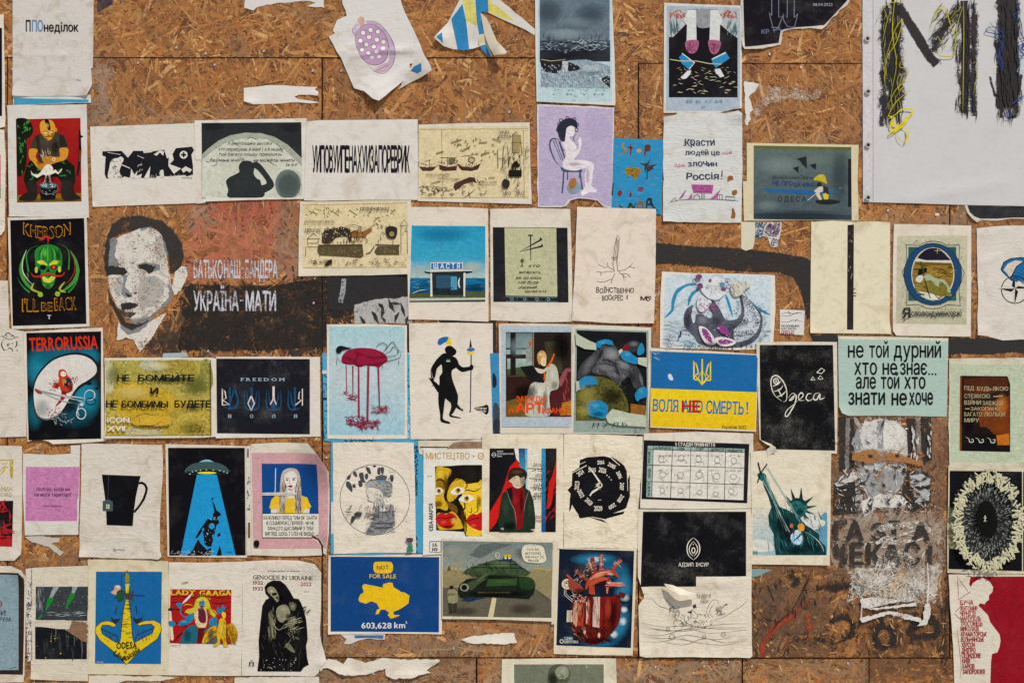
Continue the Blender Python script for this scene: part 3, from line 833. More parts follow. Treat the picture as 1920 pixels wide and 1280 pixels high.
C b8ad1f 1.6 1743,64 1750,32 1762,14 1772,20 1782,50 1790,74 1786,90 1776,90
C b8ad1f 1.6 1744,50 1756,24 1768,16
C b8ad1f 2 1752,96 1762,106 1786,106 1790,92 1792,72
C a79d28 1.2 1752,98 1770,90 1756,70 1780,96
C a59b24 1.8 1805,-10 1806,60 1805,140 1804,210
C a59b24 1.4 1806,10 1796,40 1790,80
C a59b24 1.4 1822,120 1832,122 1824,180
C b3a81f 1.2 1680,150 1690,140 1684,170 1694,162 1676,186
+ blue_scribble
C 25478a 2 1854,42 1862,52 1876,60 1880,70 1862,64 1847,60 1856,52 1878,54
C 25478a 2 1868,76 1880,84 1872,96 1878,120 1876,142
C 25478a 2 1904,-10 1908,20 1900,30 1912,40
C 25478a 2 1906,30 1912,60 1920,80 1908,90 1918,104 1904,116
C 25478a 3 1908,76 1930,70 1915,92 1930,100 1906,108
C 5f9ab0 1.4 1906,90 1912,120 1906,136 1924,130
C 25478a 1.5 1866,66 1878,90 1870,110 1880,134
O 25478a 1.6 1888 217 5 5
C 25478a 2.4 1925,176 1905,190 1896,196
+ eyelet
E 8b8884*0 1626 73 5 5
O b9b9b6*0 1.6 1626 73 4.6 4.6
E 3a2418*0 1626 73.5 2.8 2.8
+ eyelet
E 8b8884*0 1627 172 5 5
O b9b9b6*0 1.6 1627 172 4.6 4.6
E 3a2418*0 1627 172.5 2.8 2.8
+ eyelet
E 8b8884*0 1627 272 5 5
O b9b9b6*0 1.6 1627 272 4.6 4.6
E 3a2418*0 1627 272.5 2.8 2.8
+ eyelet
E 8b8884*0 1627 370.5 5 5
O b9b9b6*0 1.6 1627 370.5 4.6 4.6
E 3a2418*0 1627 371 2.8 2.8
""")
ART.append("""
= poster|red poster of a man with a scalplock plucking a white bird over a bucket|14,198 163,196 164,300 167,408 17,406 15,300|paper=cfcbc5
+ red_background
K 30 221.5 158 380
P 9c1a17>7e1216*4 30,224 151,221 153,378 32,380
P 8a6018 34,366 152,362 153,378 32,380
P 6a4a14 34,374 152,370 153,378 32,380
+ foliage
S 12180f 30,224 50,223 60,234 62,248 56,258 50,262 51,278 50,300 46,322 36,332 32,320 31,260
H 2f7a33*1 3 14 33 228 48 330 8 70 40
H 3d8c3a*1 2.6 8 44 226 56 246 10 110 20
+ rifle
P 1c1412 148,244 151,244 152,254 157,256 152,259 153,285 152,305 147,330 143,330 147,300 148,270
P 6a3a1c 149,282 153,283 151,304 148,303
+ man
P 14150f 50,312 56,302 72,304 112,302 126,300 140,312 142,336 140,345 134,362 150,368 150,374 118,374 116,342 108,332 80,332 68,342 66,374 36,376 36,370 52,360 44,336
S 241f1d 50,345 68,340 68,374 40,376 38,370 52,362
S 241f1d 116,342 136,342 140,360 150,370 148,374 118,374
H 2c6a35*1 3.4 9 50 306 76 336 9 20 60
H 2c6a35*1 3.4 9 112 300 138 334 9 20 60
P 3b352c 57,279 62,260 72,253 88,250 106,248 120,254 128,268 128,277 112,279 112,302 90,306 74,303 72,280
P 26211b 66,256 74,252 76,290 74,303 71,282
P 26211b 112,252 120,256 126,275 112,277
H 3f6a3a*1 1 10 96 264 108 284 6 60 80
S c8882c 56,280 71,281 67,294 74,304 84,308 82,316 72,316 62,304 55,296
S c8882c 112,279 127,278 128,290 122,300 106,305 92,310 84,308 82,298 96,294 112,294
S b57a22 82,296 96,293 102,298 98,306 88,308 80,302
S b57a22 70,306 84,308 84,316 74,318
O cfcfc9 1.4 101 299 2.6 2.6
H c9b48a*1 1 12 78 284 94 296 12 80 22
S cf9332 75,236 78,228 88,225 98,227 104,238 103,250 98,260 92,264 86,262 79,252 76,246
S 8e5c1c 76,248 84,256 90,262 86,262 79,253
E c07f28 105.5 244 2.2 4
S 14100f 84,225 91,225 94,234 95,243 91,244 87,236
E f0e7d4 86 249.5 2.4 1.7
E f0e7d4 96.5 248.5 2.4 1.7
E 15100e 86.5 249.7 .9 .9
E 15100e 96 248.7 .9 .9
C 2a1a10 1.2 82,247 87,246.5 90,248
C 2a1a10 1.2 94,246.5 98,246 102,247
C 6a4014 1 91,249 91,254 94,255
C 1a100c 1.8 85,257 91,256 98,256
+ white_bird
S ddd6c8 80,318 86,310 94,309 100,316 98,326 90,329 80,327 77,322
P ddd6c8 78,322 70,328 62,326 58,320 60,328 70,334 80,328
P ddd6c8 98,322 104,318 110,324 116,316 117,318 110,327 104,324 98,327
P ddd6c8 86,326 89,328 84,350 81,350
P ddd6c8 91,328 94,326 97,346 94,348
C 6a5a4a .7 84,316 88,322 84,326
C 6a5a4a .7 92,313 96,320
+ bucket
P 111114 74,348 108,346 104,374 77,375
E 4a5a62~.15 91 348 17 6
H c8d6da*1 1 22 78 344 104 352 5 0 60
H d8d8d8*1 1 10 80 356 104 366 2 0 60
C 8a8f90 .8 75,352 80,362 95,364 108,358 109,346
+ picture_tones
G f0c060 .6 88 236 6 6
G 7a4a10 .6 100 254 5 8
G e8a848 .5 64 290 5 8
G e8a848 .5 118 288 5 7
G 5a3408 .5 74 304 6 6
G 5c5448 .5 86 268 12 10
G 120e0a .6 104 276 8 16
G 050505 .6 90 336 14 10
= poster|cream poster of jagged black letters with a soldier and white cross badge|169,238 368,231 370,300 388,300 386,380 372,382 366,381 174,388 171,330|paper=d3cdc4
+ lettering
P 1b1b21 192,284 228,283 240,296 250,283 268,283 274,300 272,320 270,334 244,334 236,320 232,332 226,335 200,335 196,328 198,294 192,292
P 1b1b21 286,284 308,281 314,300 324,288 330,278 360,275 364,282 359,290 362,312 362,328 350,331 340,322 330,330 322,318 318,330 306,331 300,322 292,334 272,333 278,310
P 1b1b21 232,296 256,300 266,330 250,335 228,330
P 1b1b21 262,288 290,285 300,330 268,334
P 1b1b21 300,300 345,290 352,328 312,331
+ soldier_drawing
S d3cdc4 205,315 208,302 216,297 224,298 228,308 224,320 226,334 210,335 202,332
S d3cdc4 222,296 228,294 232,299 228,306 222,302
H 1b1b21*1 1 26 206 300 226 333 6 60 80
L d3cdc4 1.6 226,308 240,314 244,316
P d3cdc4 246,316 252,328 258,320 256,330 266,326 268,318 264,334 244,334
H d3cdc4*1 1 5 258 306 268 320 8 -50 20
P d3cdc4 288,290 300,282 308,284 306,292 300,286 294,292
P d3cdc4 322,284 326,300 318,308 340,316 326,326 316,312 316,300
P d3cdc4 340,318 348,312 360,318 356,324 350,320 344,324
H d3cdc4*1 .9 22 196 324 362 336 9 80 25
L d3cdc4 .9 202,286 226,290
L d3cdc4 .9 258,292 270,297
P d3cdc4 270,334 282,312 280,334
P d3cdc4 302,334 300,320 306,318 308,332
E d8d3ca 344.5 290.5 7.4 7.4
R 1b1b21 342.8 285.5 346.2 295.5
R 1b1b21 339.5 288.8 349.5 292.2
T 2a2a2a 340 335 20 2.5 j|ТІТЕН
= poster|poster of a white moon disc with a man's shadow and calligraphy about the vine|365,226 575,222 575,230 570,373 470,375 386,378 387,300 366,300|paper=d8d3c9 wr=.3
+ photograph
K 378 229.5 567 371
P 292c2f~.08*3 378,231 565,229 567,369 379,371
+ moon_disc
P 9fa596~.05 379,290 390,279 410,264 432,254 460,249 490,250 515,257 540,272 566,297 567,369 379,371
P c4c6b8~.05 379,300 396,286 420,270 444,262 470,259 500,262 530,278 566,312 567,369 379,371
E 6d7a76~.05 540 346 24 28
E 5d6966~.05 540 350 18 22
+ soft_tones
G d8dacb .6 470 300 70 40
G 4f5a58 .6 543 346 30 32
G 22242a .6 400 238 26 9
G 22242a .5 545 240 22 12
+ man_shadow
S 2b3032~.05 424,341 430,333 444,326 452,322 470,322 484,330 490,346 493,370 431,371 428,356
S 2b3032~.05 448,316 450,307 458,302 468,302 475,307 477,316 474,326 462,330 452,326
S 2b3032~.05 474,306 482,304 492,312 504,328 513,342 513,351 504,358 492,362 486,350 500,344 494,332 484,320 476,314
S c4c6b8 478,319 484,321 489,329 492,336 486,337 480,333 476,326
+ calligraphy
T 2d2a26 427 272 82 5.6 ij|Я виноградина ви-гілки
T 2d2a26 409 283 122 5.6 ij|хто перебуває в мені і я в ньому
T 2d2a26 410 292.5 118 5.4 ij|той багато плоду приносить
T 2d2a26 394 303.5 62 5.6 ij|без мене нічого
T 2d2a26 475 303.5 77 5.6 ij|не можете чинити
T 2d2a26 536 311 20 4 ij|Ів 15:5
C 2d2a26 .7 462,262 470,258 480,261 486,262
C 2d2a26 .7 434,262 442,270 452,276
C 2d2a26 .7 518,268 528,280 530,288
C 2d2a26 .7 396,311 404,310 410,300 406,296
C 2d2a26 .7 520,312 506,304 498,296
C 2d2a26 .7 452,308 458,300 446,294
L 2d2a26 .7 386,303 393,304
= poster|blank cream poster with one line of tall condensed barcode-like lettering|575,228 600,226 690,225 783,224 784,300 784,375 690,375 600,377 570,376|paper=d5d0c9 wr=.4 st=.6 ridge=602,230,604,370,3,1.5
+ condensed_lettering
T 161a24 586 323 182 46 Bt|УИПОВУИПЕНАХУИЗАПОРЕВРИК
= poster|old tapestry print of ships and walled city lettered URBS ODESA|785,234 880,231 993,230 994,300 997,383 900,380 784,377|paper=d6cfc1
+ sepia_ground
P d3c39c~.05*1 786,240 900,237 990,237 992,373 900,372 788,374
+ drawing
L 5a452c .8 788,243 990,242
L 5a452c .7 828,243 830,375
L 5a452c .7 981,243 983,372
L 5a452c .8 788,371 990,370
C 3a241c 1.6 786,312 792,318 808,320 818,314
P 4e2d28 786,312 800,314 818,312 812,320 792,321
P 4a2c28 823,309 840,313 857,311 856,320 832,321 824,318
P 4a2c28 858,306 866,312 885,314 902,306 896,318 884,321 866,320 860,314
P 4a302a 850,352 852,344 866,338 880,332 890,333 894,344 886,341 870,346 854,358
L 3a241c 1 839,294 839,312
L 3a241c 1 826,296 856,296
L 3a241c 1 879,292 881,313
L 3a241c 1 864,294 892,290
L 3a241c 1 805,300 806,314
L 3a241c 1 796,303 808,300
S 6a6a52 842,298 854,298 850,308 841,308
S b5a778 882,294 890,296 888,306 880,308
H 3a2a1e*1 1.6 30 790 306 900 313 3 80 40
H 5a3a30*1 1 24 822 298 858 310 5 70 30
O 3a241c 1 884 300 6 5
C 3a241c 1 786,312 784,306 788,304
C 3a241c 1 902,306 904,300 900,302
H 3a2a1e*1 1.1 44 787 348 850 368 8 10 60
H 3a2a1e*1 1.1 26 850 336 914 368 9 30 70
C 3a241c 1 868,372 880,364 890,356
C 3a241c 1 788,356 800,350 816,350 830,354 816,362 790,366
H 7d6f3f*1 2.4 14 840 258 900 290 5 60 90
H 7d6f3f*1 2.4 10 890 256 936 294 5 40 90
L 7d6f3f 2 846,268 866,262
L 7d6f3f 2 866,284 882,274
L 7d6f3f 2 818,288 832,284
L 7d6f3f 2 898,268 914,267
L 7d6f3f 2 902,290 918,286
L 7d6f3f 2 924,260 940,266
L 7d6f3f 1.6 916,333 928,333
L 7d6f3f 1.6 808,344 826,340
+ walled_city
L 3a2f22 1 960,254 968,248 977,254 960,254
R 9d8b5a 962 254 975 286
L 3a2f22 .9 961,286 962,254 975,254 979,286
L 3a2f22 .9 958,268 979,268
L 3a2f22 .9 944,276 948,266 953,276 944,276
L 3a2f22 .9 943,300 944,276 952,276 954,305
L 3a2f22 .9 934,316 933,280 944,280 942,316
L 3a2f22 .9 934,298 944,298
L 3a2f22 .9 986,282 989,273 993,282 985,282
L 3a2f22 .9 985,295 986,282 992,284
H 4a4a2e*1 1.6 30 944 286 980 306 5 80 60
R 1d1a18 954 319 978 332
P 1d1a18 960,308 968,301 974,309 974,314 961,314
H 1d1a18*1 1.6 18 953 306 980 330 14 88 6
L 3a2f22 .9 982,300 992,294
L 3a2f22 .9 940,316 952,330
H 4a3a28*1 .8 24 933 276 992 328 7 88 8
S 2e2722 942,340 950,336 956,343 953,352 944,352
H 2e2722*1 1.2 10 940 334 956 358 7 80 40
H 3e372c*1 1 14 964 334 974 358 7 80 40
+ lettering
T 3e3524 936 251 19 5 s|VRBS
T 3e3524 935 259 24 5 s|ODESA
T 5d5233 800 330 44 3.6 j|ROSSA ORNEMO
T 5d5233 822 338 42 3.6 j|MONTACHOMEA
T 5d5233 896 344 36 3.2 j|MOSKVA DEMEN
T 5d5233 898 349 18 3 j|PRES US
T 3e3524 944 366 14 6 s|HPO
T 3e3524 966 366 17 6 s|TRO
= poster|mauve poster of a nude woman with dark curls on a blue chair|1007,196 1080,198 1152,202 1151,265 1148,380 1146,390 1132,388 1120,376 1102,373 1084,372 1070,376 1062,386 1052,389 1008,388|j=.8 paper=cfc8ce curl=1100,372,40,10,5
+ mauve_ground
P b5a8c4>ada2c0~.03 1010,199 1149,204 1147,386 1134,386 1120,374 1100,371 1082,370 1066,374 1058,385 1010,386
+ chair
C 42516e 3.2 1050,312 1040,300 1031,276 1033,263 1041,260 1050,264
L 42516e 1.5 1037,264 1052,300
L 42516e 1.5 1041,262 1056,302
L 42516e 1.5 1047,264 1060,302
L 42516e 2.6 1049,266 1062,305
P 42516e 1050,312 1060,318 1091,317 1092,323 1058,323 1053,320
L 42516e 3 1057,320 1056,342 1054,363
L 42516e 3 1087,320 1090,342 1092,356
L 42516e 2 1064,323 1064,338
L 42516e 2 1087,322 1086,334
+ woman
S dcd5da 1060,240 1066,236 1076,238 1078,248 1074,255 1068,256 1069,262 1076,268 1080,274 1083,282 1086,272 1084,266 1087,258 1090,262 1090,272 1086,286 1080,294 1076,300 1092,300 1108,304 1114,310 1112,322 1110,340 1108,348 1116,354 1118,360 1104,361 1092,367 1090,360 1097,350 1096,330 1098,316 1080,320 1062,318 1055,310 1057,300 1062,292 1058,276 1054,262
C 9a8c9c .7 1084,270 1078,284 1068,282 1062,276
C 9a8c9c .7 1098,316 1080,314 1066,308
C 5a4a5a .8 1072,245 1075,245
C b0707a .9 1074,251 1076,251
+ dark_curls
S 262a3a 1058,266 1050,262 1046,250 1044,240 1050,230 1060,223 1072,222 1081,228 1083,238 1080,240 1072,236 1063,240 1061,250 1060,258
O 262a3a 1.3 1049 233 3.4 3.4
O 262a3a 1.3 1046 244 3 3
O 262a3a 1.3 1052 226 3 3
O 262a3a 1.3 1064 222 3 3
O 262a3a 1.3 1077 224 3 3
O 262a3a 1.3 1082 234 3 3
O 262a3a 1.3 1081 244 3 3.4
C 262a3a 1.2 1080,250 1077,256 1075,260 1078,266
C 262a3a 1.6 1056,262 1050,268 1053,276 1058,284
+ globe
E 7c95a6~.15 1076 352 13.5 12
S 9c6c3c~.15 1066,344 1070,336 1078,334 1081,342 1078,350 1073,356 1066,352
+ soft_tones
G f4eef2 .6 1066 290 7 18
G a893a8 .5 1078 308 16 4
G a893a8 .4 1102 330 5 22
G cabde0 .5 1120 240 26 30
= poster|glossy bright blue plastic sheet lettered STOP WAR in seeds and leaves|1151,259 1200,261 1244,262 1242,330 1240,402 1190,398 1147,397 1149,330|paper=1f87b8 st=0 wr=3 mat=vinyl ridge=1155,288,1190,274,3,2/1160,280,1180,262,3,2/1195,340,1238,310,4,3/1152,346,1190,352,4,2.4/1190,372,1225,356,4,2.4/1150,300,1170,320,4,2/1200,270,1235,280,3,2
+ plant_letter
C a07a34 4 1171,268 1166,274 1174,282 1170,287 1164,288
+ plant_letter
C 7a3028 4 1182,270 1183,280 1182,293
C 5a2a24 4 1176,276 1188,278
+ plant_letter
E b5985a 1198 283 4.5 4.5
+ plant_letter
C 7a2a30 4.4 1210,272 1210,282 1209,294
S 5a3a34 1212,272 1219,273 1219,282 1211,284
+ bean_heart
S 9a7628~.3 1172,320 1178,313 1190,315 1199,315 1201,323 1194,334 1190,338 1185,330 1177,330
H 5e4514*1 1 40 1175 316 1198 332 3 40 90
+ dark_flower
H 3a2c2c*1 2.6 16 1207 306 1226 320 15 20 90
L 2c2620 1.6 1214,316 1213,336
E 4a443c 1216 314 5 4
+ dried_petal
P 8a2030 1158,360 1164,356 1167,362 1163,368 1158,366
+ dried_petal
P 8a2030 1180,364 1183,359 1185,366 1182,371
+ dried_petal
P 7a3c50 1196,352 1204,350 1208,354 1203,360 1197,357
+ leaf_letter
C 2d3a24 4.4 1160,384 1170,392 1178,390 1182,382 1188,390 1192,380
+ leaf_letter
C 8a6022 4.4 1194,396 1197,382 1204,380 1208,396
C 8a6022 3.4 1196,390 1207,390
+ leaf_letter
C 3a2420 4.6 1212,394 1214,376 1220,374 1222,384 1234,396
C 3a2420 3.4 1213,384 1224,382
+ dark_twig
L 2e1c18 1.8 1150,344 1148,366
= poster|whitish handwritten poster Красти людей це ще один злочин with a doodled village below|1244,220 1266,216 1272,210 1300,212 1340,210 1360,213 1384,208 1391,214 1392,300 1390,418 1300,417 1243,415 1243,320|j=.7 paper=cdcfcd wr=.9 curl=1388,214,34,26,12/1250,218,24,12,6/1244,300,8,60,3
+ handwriting
T 2b3a58 1284 274 56 13 Bj|Красти
T 2b3a58 1285 291 64 9 Bj|людей це
T 2b3a58 1290 312 54 10 Bj|злочин
T 2b3a58 1287 337 60 12 Bj|Россія
L 2b3a58 2 1354,320 1353,332
E 2b3a58 1352.6 336 1.2 1.2
C 2b3a58 .9 1284,262 1282,274 1292,268 1302,275 1294,262 1284,262
+ pink_handwriting
T c0588a 1354 289 18 5 ij|ще
T c0588a 1264 313 20 6 ij|один
+ doodle
C 33405e 1 1250,382 1270,376 1300,374 1340,374 1370,376 1387,377
P b55a98 1296,346 1338,347 1335,363 1300,362
T 2b2440 1299 351 34 3 j|NOT DAVID
T 2b2440 1298 355.5 36 3 j|WE WILL WIN
T 2b2440 1301 360.5 32 3 j|WHOLE WORLD
L 33405e 1.2 1316,363 1316,373
L 33405e 1.2 1320,363 1320,373
P 8a5a9a 1272,374 1284,358 1287,356 1280,370
P b55a98 1290,373 1297,362 1298,372
P b55a98 1332,373 1346,360 1352,354 1342,374
L 33405e 1 1258,378 1266,370 1268,378
L 33405e 1 1301,373 1301,367 1308,365 1312,369 1312,373
L 33405e 1.2 1345,374 1345,365 1354,365 1354,375
L 33405e .8 1349,374 1349,366
L 33405e 1 1361,368 1361,375 1378,376 1378,370 1361,368
+ torn_hole
J 8c5a30*0 1364,332 1374,331 1375,337 1369,338 1364,341
+ torn_hole
J 8c5a30*0 1373,358 1380,356 1381,364 1375,367 1372,362
+ torn_hole
J 8c5a30*0 1372,392 1375,390 1379,402 1378,409 1370,408
= poster|cream-framed photo of a mural: child in yellow helmet and blue line, ОДЕСА|1400,268 1500,270 1610,272 1608,330 1610,414 1500,413 1395,414 1393,340 1400,340|paper=d2c7a6 wr=.3
+ mural_photo
K 1413 273 1597 413
P 5b6b68>46545c~.07*3 1413,273 1596,276 1597,413 1413,411
P 5f6436~.05 1413,273 1596,276 1596,282 1413,279
P 333f4c~.06 1413,400 1540,401 1597,404 1597,413 1413,411
R 1d1c22 1590 298 1596 388
+ wall_tones
G 8a9a98 .6 1460 310 50 22
G 8a9a98 .5 1440 385 26 12
G 2c343c .6 1500 404 90 12
G 35404a .5 1575 330 20 60
G 7f8c88 .5 1530 300 40 16
+ blue_line
P 225f94 1428,353 1450,354 1525,357 1560,358 1580,360 1524,366 1470,362 1444,361
+ warplane
P 23262f 1493,298 1512,293 1513,316 1505,309 1500,302
+ warplane
P 23262f 1486,315 1498,312 1497,325 1493,321
+ warplane
P 23262f 1518,310 1530,306 1530,318 1524,315
+ lettering
T 2a2f38 1448 336 76 6.5 |#SaveUkrainianChildren
T 1f3a6a 1449 348 38 8 b|НЕ ПРО
T 1f3a6a 1489 351 40 8 b|БАЧИМО
T 2a2f38 1459 378 52 9 w|ОДЕСА
+ child
S b9a92c 1526,338 1530,331 1538,327 1546,329 1549,338 1550,345 1540,341
C 6a6a24 .8 1526,338 1538,340 1549,344
E 2a2420 1536 346 5 4
P c7bfae 1526,358 1536,350 1542,350 1546,358 1540,360 1532,364
P 2c2c30 1544,348 1552,352 1554,364 1550,368 1543,358
P c5b82c 1542,364 1548,362 1554,366 1552,376 1545,374
P c7bfae 1530,360 1536,362 1542,376 1538,378 1530,366
L c7bfae 1.2 1530,363 1514,376
S 24262a 1530,376 1556,374 1576,378 1560,383 1536,382
""")
